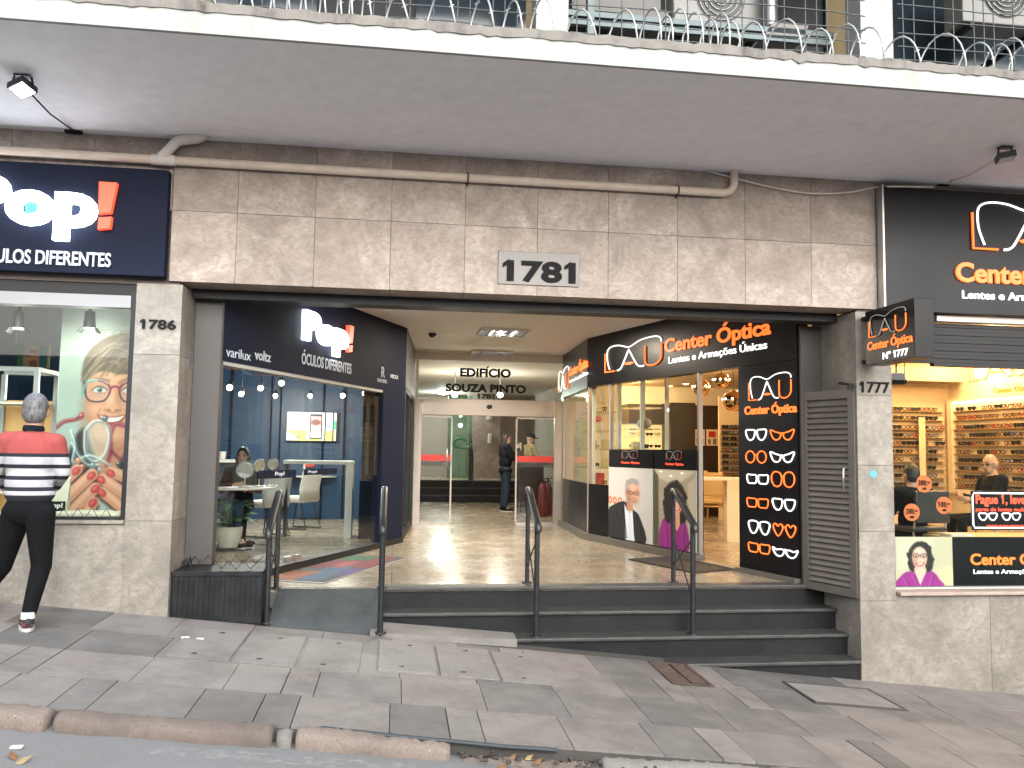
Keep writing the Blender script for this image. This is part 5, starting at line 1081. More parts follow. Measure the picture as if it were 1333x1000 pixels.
mb.build('frame_bars',M['tabletop'],t); mb=MB(); mb.box(b.x+.002,BY-.118,zt-.10,b.x+.15,BY-.10,zt-.04); mb.build('red_tab',M['red'],t)
make_white_chair('pale shop chair on the far side of the second round table',(BX-.1,BY+.75,0),-1.5)
# tall white counter, navy cabinet, wall screen, shelf
a=at(371,600,y=3.45); b=at(461,600,y=3.45); zc=1.02
q=on(455,700,A,B); cxx=min(b.x,q.x-.15)
t=thing('counter','slim white bar-height counter with a slab leg at its right end','counter',(a.x,5.0,0)); YC=5.0
a=at(371,599,y=YC); b=at(461,599,y=YC); zt=a.z
mb=MB(); mb.box(a.x,YC-.2,zt-.05,b.x,YC+.25,zt,.006); mb.build('counter_top',M['tabletop'],t); mb=MB(); mb.box(b.x-.10,YC-.19,0,b.x-.005,YC+.24,zt-.052); mb.build('slab_leg',M['tabletop'],t); mb=MB(); mb.box(a.x+.01,YC-.05,0,a.x+.05,YC+.15,zt-.052); mb.build('slab_leg',M['black'],t)
t=thing('cabinet','dark navy cabinet of spectacle racks at the far end of the slanted glass','cabinet',(-.35,5,0))
mb=MB(); x0=at(466,700,y=4.7).x; x1=at(497,700,y=4.7).x; mb.box(x0,4.7,0,min(x1+.15,.1),5.3,.78); mb.build('cabinet_base',M['signnavy'],t); mb=MB(); mb.box(x0,5.2,.782,.08,5.3,2.3); mb.build('back_panel',plain('brown_panel',(.09,.05,.035),.5,0,.2),t)
mb=MB()
for z in (1.1,1.35,1.6,1.85): mb.box(x0+.01,5.08,z,.07,5.198,z+.012)
mb.build('shelf_boards',M['dframe'],t)
SCR=Art(0,0,130,74,2,(206,228,232)); SCR.poly([(0,46),(60,46),(92,60),(92,74),(0,74)],(228,216,90),1); SCR.poly([(0,52),(30,66),(30,74),(0,74)],(226,236,226),1); SCR.ell(30,22,22,16,(160,214,226),4); SCR.ell(30,24,9,8,(120,196,214),1.5); SCR.line([(4,42),(48,42)],4,(240,190,140),1); SCR.ell(30,66,5,3,(90,110,60),1)
SCR.poly([(52,0),(60,0),(60,74),(52,74)],(238,180,200),1); SCR.poly([(60,4),(93,4),(93,70),(60,70)],(24,26,32),.8); SCR.poly([(63,10),(90,10),(90,66),(63,66)],(206,150,140),.8); SCR.ell(76,36,11,13,(228,176,158),2); SCR.ell(76,26,13,8,(110,66,60),2); SCR.poly([(63,52),(90,52),(90,66),(63,66)],(190,214,236),1); SCR.poly([(94,0),(99,0),(99,74),(94,74)],(240,232,200),.5)
SCR.poly([(99,0),(103,0),(103,74),(99,74)],(14,16,24),.4); SCR.poly([(103,48),(120,48),(120,74),(103,74)],(222,214,100),1); SCR.ell(111,36,6,5,(120,200,210),1.5); SCR.poly([(120,0),(124,0),(124,74),(120,74)],(14,16,24),.4); SCR.poly([(124,20),(130,20),(130,44),(124,44)],(60,190,110),1); SCR.poly([(124,44),(130,44),(130,74),(124,74)],(236,170,130),1); SCR.poly([(124,0),(130,0),(130,18),(124,18)],(236,190,180),1)
YS=7.9; a=at(373,573,y=YS); b=at(437,573,y=YS); zt=at(400,537,y=YS).z
t=thing('wall_screen','bright colourful screen on the deep blue back wall','screen',(a.x,YS,a.z)); SCR.mesh('display',(a.x,YS,a.z),X,Z,b.x-a.x,zt-a.z,M['screen'],t); mb=MB(); mb.box(a.x-.015,YS+.007,a.z-.015,b.x+.015,YS+.06,zt+.015); mb.box(a.x+.2,YS+.061,a.z+.1,b.x-.2,7.998,zt-.1); mb.build('screen_housing',M['black'],t)
for px,lb in ((300,'above the wall shelf'),(352,'between the shelf and the screen'),(364,'touching the near edge of the wall screen'),(420,'behind the wall screen'),(448,'past the far edge of the wall screen')):
    x=at(px,560,y=7.95).x; mb=MB(); mb.box(x-.012,7.95,0,x+.012,7.998,2.65); single(mb,'wall_batten',M['signnavy'],'thin navy batten on the blue back wall '+lb,'batten','battens on the blue back wall')
t=thing('wall_shelf','white shelf with a small pot on the blue back wall behind the table','shelf',(-2.2,7.8,1.0))
xa,xb2=at(284,598,y=7.8).x,at(310,598,y=7.8).x; zt=at(290,598,y=7.8).z; mb=MB(); mb.box(xa-.5,7.7,zt-.05,xb2,7.995,zt); mb.build('shelf_board',M['tabletop'],t)
c=at(289,592,y=7.8); mb=MB(); mb.lathe([(.05,zt),(.07,zt+.13),(.0,zt+.131)],(c.x,7.82,0),14); single(mb,'cup',M['tabletop'],'white cup on the shelf behind the table','cup')
# potted plant by the corner post
p=V((-1.52,1.35,0)); p=at(297,715,z=0.0); t=thing('potted_plant','leafy plant in a pale pot just inside the glass by the corner post','plant',(p.x,p.y,0))
mb=MB(); mb.lathe([(.10,0),(.15,.16),(.16,.26),(.14,.27),(.12,.24),(0,.24)],(p.x,p.y,0),18); mb.build('pot',M['pot'],t)
mb=MB()
for i in range(26):
    a=random.uniform(0,6.28); l=random.uniform(.18,.36); r_=random.uniform(.06,.2); h=random.uniform(.30,.62); c0=V((p.x,p.y,.24)); e=V((p.x+math.cos(a)*r_,p.y+math.sin(a)*r_,h)); mb.tube([c0,(c0+e)/2+Z*.04,e],.004,4)
    d=V((math.cos(a),math.sin(a),random.uniform(-.5,.5))).normalized(); s_=d.cross(Z).normalized()*random.uniform(.04,.065); L=random.uniform(.14,.22)
    mb.add([e,e+d*L*.45+s_-Z*.01,e+d*L-Z*.03,e+d*L*.45-s_-Z*.01,e+d*L*.45+Z*.012],[(0,1,4),(1,2,4),(2,3,4),(3,0,4)])
mb.build('leaves',M['plantg'],t,fix=False)
# left display window: floor, props and stand behind the man
mb=MB(); mb.box(-8,.17,.0,-2.085,.60,.648); single(mb,'display_plinth',plain('cream_plinth',(.62,.56,.45),.7,0,.04),'cream display plinth inside the poster window','plinth')
t=thing('paper_bag','small cream paper bag with a black label in the poster window','bag',(at(80,665,y=.35).x,.35,.65)); c=at(77,672,y=.33)
mb=MB(); mb.hexa([(c.x-.10,.30,.65),(c.x+.06,.30,.65),(c.x+.06,.38,.65),(c.x-.10,.38,.65),(c.x-.12,.32,.92),(c.x+.07,.33,.93),(c.x+.06,.37,.95),(c.x-.11,.36,.90)]); mb.build('bag_body',plain('cream_paper',(.66,.60,.48),.8,0,.1,14,.6),t)
mb=MB(); mb.hexa([(c.x-.09,.285,.67),(c.x+.055,.285,.67),(c.x+.055,.298,.67),(c.x-.09,.298,.67),(c.x-.09,.287,.75),(c.x+.055,.287,.75),(c.x+.055,.298,.75),(c.x-.09,.298,.75)]); mb.build('label',M['blackl'],t); text('lettering','pop!',(c.x-.07,.285,.688),X,Z,.11,.05,M['wallw'],t,.003,.03)
mb=MB(); rr=np.random.default_rng(5)
for i in range(40):
    x=-2.75+.65*rr.random(); y=.2+.2*rr.random(); s_=.03+.04*rr.random(); mb.ball((x,y,.655),s_,7,(1.4,.8,.35),4)
single(mb,'crumpled_fabric',plain('cream_fabric',(.66,.60,.47),.9,0,.08,10,.5),'crumpled cream fabric strewn along the bottom of the poster window','fabric')
t=thing('display_stand','grey framed display stand with glass shelves behind the man','stand',(-3,1.0,0))
YD=1.1; xL,xR=at(-30,560,y=YD).x,at(43,560,y=YD).x; zz=at(20,483,y=YD).z
mb=MB()
for x in (xL,xR): mb.box(x-.02,YD,0,x+.02,YD+.04,zz); mb.box(x-.02,YD+.45,0,x+.02,YD+.49,zz)
mb.box(xL-.02,YD,zz,xR+.02,YD+.04,zz+.04); mb.box(xR-.02,YD+.04,zz,xR+.02,YD+.49,zz+.04); mb.box(xL,YD+.45,zz,xR-.021,YD+.49,zz+.04); mb.build('stand_frame',plain('grey_stand_metal',(.33,.33,.34),.4,.3,.05),t)
for py in (523,580,640):
    z=at(20,py,y=YD).z; mb=MB(); mb.box(xL+.02,YD+.03,z-.02,xR-.02,YD+.45,z); mb.build('shelf_board',M['tabletop'],t)
mb=MB(); mb.box(xL-.4,YD+.52,.2,xR+.3,YD+.56,1.62); single(mb,'orange_panel',emis('lit_amber_panel',(1,.55,.2),.10,(.45,.27,.10)),'glowing amber panel behind the grey display stand','panel')
PN=Art(0,0,100,60,1.2,(200,160,140)); PN.poly([(0,0),(18,0),(18,60),(0,60)],(50,140,90),1); PN.poly([(18,34),(66,26),(66,36),(18,46)],(232,176,130),1); PN.poly([(40,10),(68,14),(68,24),(40,22)],(190,90,96),1); PN.poly([(68,0),(92,0),(92,60),(68,60)],(50,130,160),1); PN.poly([(92,0),(100,0),(100,60),(92,60)],(210,200,120),1); PN.ell(50,52,12,12,(150,110,80),2)  # street awnings mirrored in the glass, painted onto a hung panel
a=at(22,478,y=3.0); b=at(64,480,y=3.0); zt=at(40,450,y=3.0).z; t=thing('reflection_panel','small panel painted with colourful awning reflections, inside the poster window above the man','picture',(a.x,3,a.z)); PN.mesh('print',(a.x,3.0,a.z),X,Z,b.x-a.x,zt-a.z,M['print'],t)
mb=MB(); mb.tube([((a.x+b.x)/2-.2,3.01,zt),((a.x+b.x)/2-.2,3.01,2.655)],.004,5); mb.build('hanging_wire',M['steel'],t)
# ---------------------------------------------------------------- spectacles, one mesh shared by all copies
def spec_mesh(mb,s=1.0,dark=False):
    u=.068*s
    for sgn in (-1,1):
        P=[(a*u,0,b*u*.85) for a,b in cr(eye('wayfarer',sgn),2)]; mb.tube(P,.0066*s,5,True)
        if dark: mb.add(P+[(sgn*.5*u,0,0)],[(i,(i+1)%len(P),len(P)) for i in range(len(P))])
        mb.tube([(sgn*u*.95,.0,.012*s),(sgn*u*1.0,.07*s,.010*s)],.0035*s,4)
    mb.tube([(-.10*u,0,.012*s),(.10*u,0,.012*s)],.004*s,4)
SPK={}
for nm,c in (('b',(.015,.013,.012)),('br',(.10,.045,.02)),('r',(.20,.02,.02)),('bl',(.04,.07,.14))):
    k=plain('acetate_'+dict(b='black',br='tortoise',r='red',bl='blue')[nm],c,.25,0,.2,30); mb=MB(); spec_mesh(mb,1.08,nm=='b'); o=mb.build('spectacles',k); SPK[nm]=o
used=set()
def specs(p,rot,lab,grp,kinds='bbbbrBl'):
    kn=random.choice(['b','b','b','b','br','br','bl','r']); src=SPK[kn]
    o=src if kn not in used else src.copy()
    if kn in used: COL.objects.link(o)
    used.add(kn); o.location=p; o.rotation_euler=(0,0,rot); tag(o,lab,'spectacles',grp)
rack_m=plain('lit_rack_board',(.66,.53,.36),.6,0,.04)
# back rack and right rack in the optician window
XR_=8.2; YBk=4.62
a=at(1150,600,y=YBk); 
t=thing('spectacle_rack','tall lit rack of spectacles across the back of the optician','rack',(7.6,YBk,.5)); mb=MB(); mb.box(a.x-.6,YBk+.02,.0,XR_+.1,YBk+.08,2.61); mb.build('rack_board',rack_m,t)
zr=[at(1250,y,x=XR_-.06).z for y in (532,543.5,556,566.5,577,588,598.5,609,620,631.5)]
for z in zr:
    mb=MB(); mb.box(a.x-.6,YBk-.06,z-.045,XR_-.12,YBk+.018,z-.037); mb.build('rack_rail',M['wood'],t)
    x=a.x-.05
    while x<XR_-.16: specs((x,YBk-.03,z-.005),random.uniform(-.2,.2),'spectacles on the rack at the back of the optician','spectacles on the back rack'); x+=random.choice((.14,.14,.14,.145,.26))
mb=MB(); x=at(1200,600,y=YBk-.05).x; mb.box(x-.05,YBk-.075,zr[-1]-.1,x+.05,YBk-.062,zr[1]); mb.build('rack_divider',rack_m,t)
t=thing('spectacle_rack','long lit rack of spectacles along the side wall of the optician, in a pale frame','rack',(XR_,3,.5)); mb=MB(); mb.box(XR_,.5,.0,XR_+.06,YBk+.018,2.61); mb.build('rack_board',rack_m,t)
mb=MB(); mb.box(XR_-.10,YBk-.18,zr[-1]-.12,XR_-.002,YBk-.08,zr[0]+.13); mb.box(XR_-.10,.6,zr[-1]-.12,XR_-.002,YBk-.182,zr[-1]-.06); mb.box(XR_-.10,.6,zr[0]+.10,XR_-.002,YBk-.182,zr[0]+.14); mb.build('rack_frame',plain('pale_rack_frame',(.72,.58,.40),.5,0,.04),t)
mb=MB(); mb.box(XR_-.07,.62,zr[0]+.085,XR_-.03,YBk-.19,zr[0]+.098); mb.build('strip_light',emis('warm_strip',(1,.75,.42),5),t)
for z in zr:
    mb=MB(); mb.box(XR_-.075,.6,z-.045,XR_-.002,YBk-.185,z-.037); mb.build('rack_rail',M['wood'],t)
    y=YBk-.30
    while y>2.7: specs((XR_-.045,y,z-.005),-math.pi/2+random.uniform(-.2,.2),'spectacles on the long rack along the side wall of the optician','spectacles on the side rack'); y-=random.choice((.14,.14,.14,.145,.26))
t=thing('wall_logo','orange outlined logo high on the wall above the long rack','sign',(XR_,2.8,2.1)); a=at(1262,496,x=XR_-.02); lau_logo(Frame((XR_-.01,a.y,a.z-.0),(0,-1,0),Z),1.15,.42,.014,t,M['orange'],M['orange'],.012)
a=at(1292,512,x=XR_-.02); text('orange_lettering','Center Óptica',(XR_-.005,a.y,a.z),(0,-1,0),Z,.75,0,M['orange'],t,.006,.02,cap=.07)
t=thing('ceiling_box','dark boxed bulkhead under the ceiling of the optician','bulkhead',(6.6,4,2.2)); a=at(1185,500,y=YBk-.4); b=at(1246,500,y=YBk-.4); mb=MB(); mb.box(a.x-.6,YBk-.5,2.30,b.x,YBk+.0,2.612); mb.build('bulkhead_body',plain('tan_bulkhead',(.30,.21,.10),.7,0,.05),t)
mb=MB(); c=at(1170,493,y=1.2); mb.box(c.x-.06,1.2,c.z-.06,c.x+.07,1.28,c.z+.06,.01); mb.tube([(c.x,1.24,c.z+.06),(c.x,1.24,2.615)],.012,6); single(mb,'wall_speaker',M['black'],'small dark speaker box hanging at the top left of the optician window','speaker')
c=at(1178,497,y=1.6); mb=MB(); mb.ball((c.x,1.6,c.z),.03); mb.tube([(c.x,1.6,c.z+.02),(c.x,1.6,2.615)],.006,6); single(mb,'ceiling_camera',M['black'],'tiny black camera ball beside the speaker in the optician window','camera')
# desk in the optician window
zt=.50; a=at(1222,700,y=1.6); b=at(1275,700,y=1.6); zt=a.z+.02
t=thing('desk','pale wooden desk in the optician window behind the price stickers','desk',(a.x,1.6,0)); mb=MB(); mb.box(a.x,1.3,zt-.04,b.x+1.4,2.0,zt,.005); mb.build('desk_top',plain('pale_desk',(.60,.45,.26),.5,0,.08),t)
for x in (a.x+.05,b.x+1.3): mb=MB(); mb.box(x,1.35,0,x+.05,1.95,zt-.041); mb.build('desk_leg',M['dframe'],t)
c=at(1246,690,y=1.5); mb=MB(); mb.box(c.x-.13,1.42,zt,c.x+.13,1.62,zt+.035,.004); single(mb,'paper_pad',M['wallw'],'white pad on the desk in the optician window','pad')
# doorway of the optician: cabinets, rack, chairs, desk, pendants
t=thing('tall_cabinet','tall dark brown cabinet block at the back of the optician','cabinet',(5.2,9.0,0)); YC2=9.0
x0,x1,x2,x3=[at(px,560,y=YC2).x for px in (839,873,905,936)]; zt=at(890,527,y=YC2).z; DB=plain('dark_brown_cabinet',(.035,.022,.018),.35,0,.1)
mb=MB(); mb.box(x1,YC2,0,x2,YC2+.6,zt+.04); mb.build('pillar_block',DB,t); mb=MB(); mb.box(x2+.002,YC2+.05,0,x3,YC2+.6,zt); mb.build('side_block',DB,t); mb=MB(); z1=at(850,552,y=YC2).z; mb.box(x0-.3,YC2+.05,z1,x1-.002,YC2+.6,zt); mb.build('header_block',DB,t)
z2=at(850,600,y=YC2).z; mb=MB(); mb.box(x0-.3,YC2+.05,0,x1-.002,YC2+.6,z2); mb.build('lower_block',plain('amber_drawers',(.40,.26,.10),.5,0,.1),t)
mb=MB(); mb.box(x0-.3,YC2+.55,z2+.002,x1-.002,YC2+.598,z1-.002); mb.build('lit_niche_back',emis('amber_niche',(1,.62,.25),.35,(.6,.4,.2)),t)
for f in (.33,.66):
    z=z2+(z1-z2)*f; mb=MB(); mb.box(x0-.3,YC2+.2,z-.01,x1-.003,YC2+.548,z); mb.build('niche_shelf',M['glass'],t)
for z in (z2+.05,z2+(z1-z2)*.33+.05,z2+(z1-z2)*.66+.05):
    x=x0-.15
    while x<x1-.08: specs((x,YC2+.3,z),random.uniform(-.3,.3),'spectacles on the amber lit niche shelves beside the dark pillar block','spectacles in the amber niche'); x+=.17
NA=Art(0,0,60,70,1,(226,220,208)); NA.poly([(6,6),(54,6),(54,30),(6,30)],(206,170,150),2); NA.poly([(10,36),(26,36),(26,64),(10,64)],(150,130,110),2); NA.poly([(32,40),(52,40),(52,64),(32,64)],(110,100,90),2)
NB=Art(0,0,60,70,1,(228,222,210)); NB.poly([(12,8),(48,8),(48,34),(12,34)],(200,50,34),2); NB.poly([(8,42),(24,42),(24,64),(8,64)],(140,120,110),2); NB.poly([(34,40),(52,40),(52,64),(34,64)],(120,110,100),2)
for i,(A_,q0,q1,lab) in enumerate(((NA,905.5,919,'white printed notice on the dark cabinet, left of the red one'),(NB,921,936,'white printed notice with a red block on the dark cabinet'))):
    yn=YC2-.02; a=at(q0,580,y=yn); b=at(q1,580,y=yn); zt2=at(q0,559,y=yn).z; t=thing('notice',lab,'notice',(a.x,yn,a.z),'notices on the dark cabinet'); A_.mesh('sheet',(a.x,yn+.06 if i else yn+.06,a.z),X,Z,b.x-a.x,zt2-a.z,M['print'],t,.008)
t=thing('spectacle_rack','narrow warm lit spectacle rack just left of the outlined spectacles panel','rack',(6,8.2,.5)); YK=8.2; a=at(937,600,y=YK); b=at(966,600,y=YK)
mb=MB(); mb.box(a.x,YK+.02,0,b.x+.5,YK+.08,2.3); mb.build('rack_board',rack_m,t)
for py in (556,563.5,571,578.5,586,594,602,610,618):
    z=at(945,py,y=YK).z; mb=MB(); mb.box(a.x+.02,YK-.08,z-.03,b.x+.4,YK+.018,z-.02); mb.build('rack_rail',DB,t)
    x=a.x+.10
    while x<b.x+.3: specs((x,YK-.04,z+.01),random.uniform(-.3,.3),'spectacles on the narrow rack by the outlined spectacles panel','spectacles on the narrow rack'); x+=.16
t=thing('counter','warm white open desk with a slab leg just inside the open doorway','counter',(4.2,4.4,0)); YQ=4.3; zt=at(940,622,y=YQ).z; xa=at(910,622,y=YQ).x; xm=at(947,660,y=YQ).x; xb3=at(975,660,y=YQ).x
mb=MB(); mb.box(xa,YQ,zt-.04,xb3,YQ+.4,zt,.005); mb.build('counter_top',plain('warm_counter_top',(.72,.60,.42),.4,0,.03),t); mb=MB(); mb.box(xm,YQ+.01,0,xb3,YQ+.13,zt-.042); mb.build('slab_leg',plain('warm_counter',(.66,.52,.33),.5,0,.04),t)
def office_chair(label,pos,rot):
    t=thing('office_chair',label,'chair',(0,0,0),'tan armchairs of the optician')
    mb=MB(); mb.box(-.24,-.24,.42,.24,.22,.50,.03); mb.build('seat',M['tan'],t); mb=MB(); mb.box(-.23,.19,.55,.23,.25,.92,.028); mb.build('backrest',M['tan'],t)
    for sx in (-1,1):
        mb=MB(); mb.tube([(.26*sx,-.22,0),(.26*sx,-.20,.64),(.26*sx,.16,.66),(.25*sx,.22,.60)],.016,7); mb.build('arm_frame',M['wood'],t)
        mb=MB(); mb.tube([(.25*sx,.26,0),(.24*sx,.22,.45),(.22*sx,.24,.80)],.016,7); mb.build('rear_leg',M['wood'],t)
    mb=MB(); mb.tube([(-.26,-.2,.38),(.26,-.2,.38)],.013,6); mb.tube([(-.24,.22,.38),(.24,.22,.38)],.013,6); mb.build('stretcher',M['wood'],t)
    t.location=pos; t.rotation_euler=(0,0,rot)
p=pf(926,690); office_chair('tan armchair seen under the desk in the open doorway',(p.x,p.y+.1,0),2.75)
p=at(918,650,y=7.4); office_chair('tan armchair half hidden behind the nearer one',(p.x,7.4,0),.3)
M['gold']=plain('gold_mirror_glass',(.75,.42,.15),.08,.95,.03,3)
for px,py,r,y_,lab in ((913,505,11.5,3.9,'left gold globe pendant in the optician'),(939,496,11,3.2,'highest gold globe pendant in the optician'),(955,522,14.5,2.9,'lowest gold globe pendant, partly hidden by the black panel')):
    c=at(px,py,y=y_); R_=r*(y_+7.2)/1100; t=thing('globe_pendant',lab,'pendant lamp',(c.x,c.y,c.z-R_),'gold globe pendants'); mb=MB(); mb.ball(c,R_,24,m=14); mb.build('globe',M['gold'],t); mb=MB(); mb.tube([(c.x,c.y,c.z+R_),(c.x,c.y,2.615)],.005,6); mb.build('cord',M['black'],t)
    mb=MB()
    for i in range(9): a=i*.7; mb.ball((c.x+R_*.98*math.cos(a),c.y+R_*.98*math.sin(a),c.z+R_*.15),.012,6,m=4)
    mb.build('bulb_row',M['bulby'],t)
# glass showcases behind the low panels
def showcase(p0,p1,label,zsh):
    c=(V((*p0,0))+V((*p1,0)))/2; t=thing('showcase',label,'showcase',(c.x,c.y,0),'glass showcases of the optician'); d=(V((*p1,0))-V((*p0,0))).normalized(); n=V((-d.y,d.x,0))
    if n.x<0: n=-n
    for s_ in (0,1):
        for k_ in (.12,.5):
            q=V((*(p0 if s_==0 else p1),0))+n*k_; mb=MB(); mb.box(q.x-.022,q.y-.022,.0,q.x+.022,q.y+.022,2.5); mb.build('upright',M['tabletop'],t)
    for z in zsh:
        mb=MB(); mb.hexa([tuple(V((*q,0))+n*k_+Z*(z+h)) for h in (0,.01) for q,k_ in ((p0,.1),(p1,.1),(p1,.52),(p0,.52))]); mb.build('glass_shelf',M['glass'],t)
    mb=MB(); mb.hexa([tuple(V((*q,0))+n*k_+Z*h) for h in (.0,.72) for q,k_ in ((p0,.1),(p1,.1),(p1,.52),(p0,.52))]); mb.build('showcase_base',M['cream'],t)
    return n
s0=(K2[0]-.0,6.2); s1=(2.72,4.95); zz=[.98,1.25,1.52,1.8]
n1=showcase(s0,s1,'glass showcase beside the passage with pink flowers and small goods',zz)
s2=P2(V((*r793,0))+uR*.05); s3=P2(V((*r793,0))+uR*.62); n2=showcase(s2,s3,'glass showcase with white uprights left of the dark cabinet',zz)
pk=plain('pink_petals',(.62,.12,.13),.6,0,.3,20); tq=plain('grey_bag_leather',(.30,.28,.25),.6,0,.1); rd=plain('red_box',(.36,.05,.04),.5,0,.2)
def goods(p0,p1,n,zs,f,label):
    for i,z in enumerate(zs):
        for j,u in enumerate(f):
            q=V((p0[0]+(p1[0]-p0[0])*u,p0[1]+(p1[1]-p0[1])*u,0))+n*.3; k_=random.random(); mb=MB()
            if k_<.45: mb.box(q.x-.06,q.y-.06,z+.011,q.x+.06,q.y+.06,z+.10+.08*random.random(),.008); red=random.random()<.6; single(mb,'gift_box',rd if red else M['cream'],'small %s box, %s on the %s shelf of the showcase %s'%('red' if red else 'cream',('first','second','third','fourth')[j],('lowest','second','third','top')[i],label),'box','boxes on the showcase shelves')
            else: specs((q.x,q.y,z+.05),random.uniform(1.0,2.0),'spectacles on the glass shelves of the passage showcases','spectacles in the showcases')
goods(s0,s1,n1,[.73]+zz[:2]+zz[3:],(.15,.4,.65,.9),'beside the passage'); goods(s2,s3,n2,[.73]+zz[:2],(.25,.7),'by the dark cabinet')
q=V((s1[0],s1[1]+.5,0))+n1*.3; t=thing('flower_vase','pink flowers in a small vase on a showcase shelf','flowers',(q.x,q.y,1.531)); mb=MB(); mb.lathe([(.03,1.531),(.045,1.57),(.02,1.62)],(q.x,q.y,0),12); mb.build('vase',M['glass'],t)
mb=MB()
for i in range(9): mb.ball((q.x+random.uniform(-.10,.10),q.y+random.uniform(-.1,.1),1.67+random.uniform(-.03,.07)),.035,8,m=5)
mb.build('blossoms',pk,t)
q=V((*s2,0))*.4+V((*s3,0))*.6+n2*.3; mb=MB(); mb.ball((q.x,q.y,1.60),.10,14,(1,1,.75)); single(mb,'hat',tq,'round grey hat shape on the showcase shelf left of the dark cabinet','hat')
# mats
MA=Art(0,0,120,60,1,(60,70,80)); MA.poly([(0,10),(60,0),(70,60),(10,60)],(110,36,44),3); MA.poly([(0,30),(24,26),(30,60),(0,60)],(30,90,60),3); MA.poly([(50,20),(110,10),(116,30),(60,44)],(60,90,120),3); MA.poly([(80,34),(120,30),(120,60),(84,60)],(140,84,54),3); MA.poly([(30,30),(60,26),(64,40),(34,46)],(140,70,80),2); MA.poly([(60,4),(90,0),(92,12),(64,16)],(80,60,120),2); MA.noise(.12)
a=on(372,745,A,B); dA=V((A[0],A[1],0))+uA*.55; nA=V((uA.y,-uA.x,0)); t=thing('door_mat','colourful printed door mat along the foot of the slanted glass','mat',(dA.x,dA.y,.004)); MA.mesh('mat_print',dA+nA*.08+uA*2.0+Z*.012,-uA,nA,1.9,.62,M['print'],t,.008)
t.rotation_euler=(0,0,0)
c=[pf(818,729),pf(904,747),pf(966,741),pf(880,725)]; mb=MB(); mb.hexa([(p.x,p.y,.002) for p in c]+[(p.x,p.y,.014) for p in c]); single(mb,'door_mat',plain('dark_brown_mat',(.035,.028,.024),.95,0,.5,60,.6),'dark brown mat outside the open doorway of the optician','mat')
# hall objects
t=thing('fire_extinguisher','red fire extinguishers standing behind the door leaf nearer the optician','extinguisher',(2.6,8.6,0)); 
def ext(px,y_,h,label):
    x=at(px,660,y=y_).x; t=thing('fire_extinguisher',label,'fire extinguisher',(x,y_,0),'red fire extinguishers')
    mb=MB(); mb.lathe([(.0,0),(.085,.0),(.09,.02),(.09,h-.12),(.06,h-.03),(.025,h),(.0,h)],(x,y_,0),18); mb.build('cylinder_body',plain('extinguisher_red',(.16,.012,.014),.35,0,.05),t); mb=MB(); mb.tube([(x,y_,h),(x,y_,h+.08)],.02,8); mb.tube([(x-.02,y_,h+.07),(x+.09,y_,h+.10)],.01,6); mb.build('valve',M['black'],t); mb=MB(); mb.tube([(x+.02,y_-.02,h+.05),(x+.13,y_-.05,h-.05),(x+.11,y_-.06,.25)],.011,6); mb.build('hose',M['black'],t)
bpy.data.objects.remove(t); ext(706.5,8.8,.62,'red fire extinguisher nearer the door leaf edge'); ext(713,9.1,.62,'red fire extinguisher closer to the door jamb')
t=thing('glass_partition','pale green glass partition with a curved green emblem on the upper hall level','partition',(.9,14.2,.5)); a=at(588,560,y=14.2).x; b=at(612,560,y=14.2).x
mb=MB(); mb.box(a-.1,14.2,.52,b+.05,14.212,2.6); mb.build('glass_pane',glass('green_glass',(.62,.80,.72),.06),t)
c=at(601,576,y=14.18); mb=MB(); sp=[(math.cos(u)*(.10+.03*u),math.sin(u)*(.06+.018*u)) for u in np.linspace(0,5.6,26)]; mb.tube([(c.x+q,14.185,c.z+w_) for q,w_ in sp],.03,6); mb.build('emblem',plain('emblem_green',(.10,.34,.22),.5,0,.1),t)
mb=MB(); x=at(612,600,y=14.0).x; mb.tube([(x,13.9,.5),(x,13.9,1.45),(x,14.15,1.5)],.03,8); mb.tube([(x,13.3,.17),(x,13.3,1.1),(x,13.9,1.42)],.022,8); single(mb,'hall_handrail',M['black'],'black handrail at the top of the inner hall steps','handrail')
c=at(637.5,571,y=15.18); mb=MB(); mb.box(c.x-.05,15.14,c.z-.13,c.x+.05,15.198,c.z+.13,.02); single(mb,'soap_dispenser',M['tabletop'],'white dispenser on the hall stone column','dispenser')
c=at(637,544,y=15.18); mb=MB(); mb.box(c.x-.08,15.16,c.z-.06,c.x+.08,15.198,c.z+.06,.01); mb.ball((c.x,15.155,c.z),.03,8,m=5); single(mb,'hall_sensor',M['tabletop'],'small white alarm box high on the hall column','alarm')
mb=MB(); x=at(698,640,y=9.6).x; mb.box(x-.35,9.6,0,x+.15,10.0,.98,.01); single(mb,'reception_desk',DB,'dark brown desk behind the door leaf nearer the optician','desk')
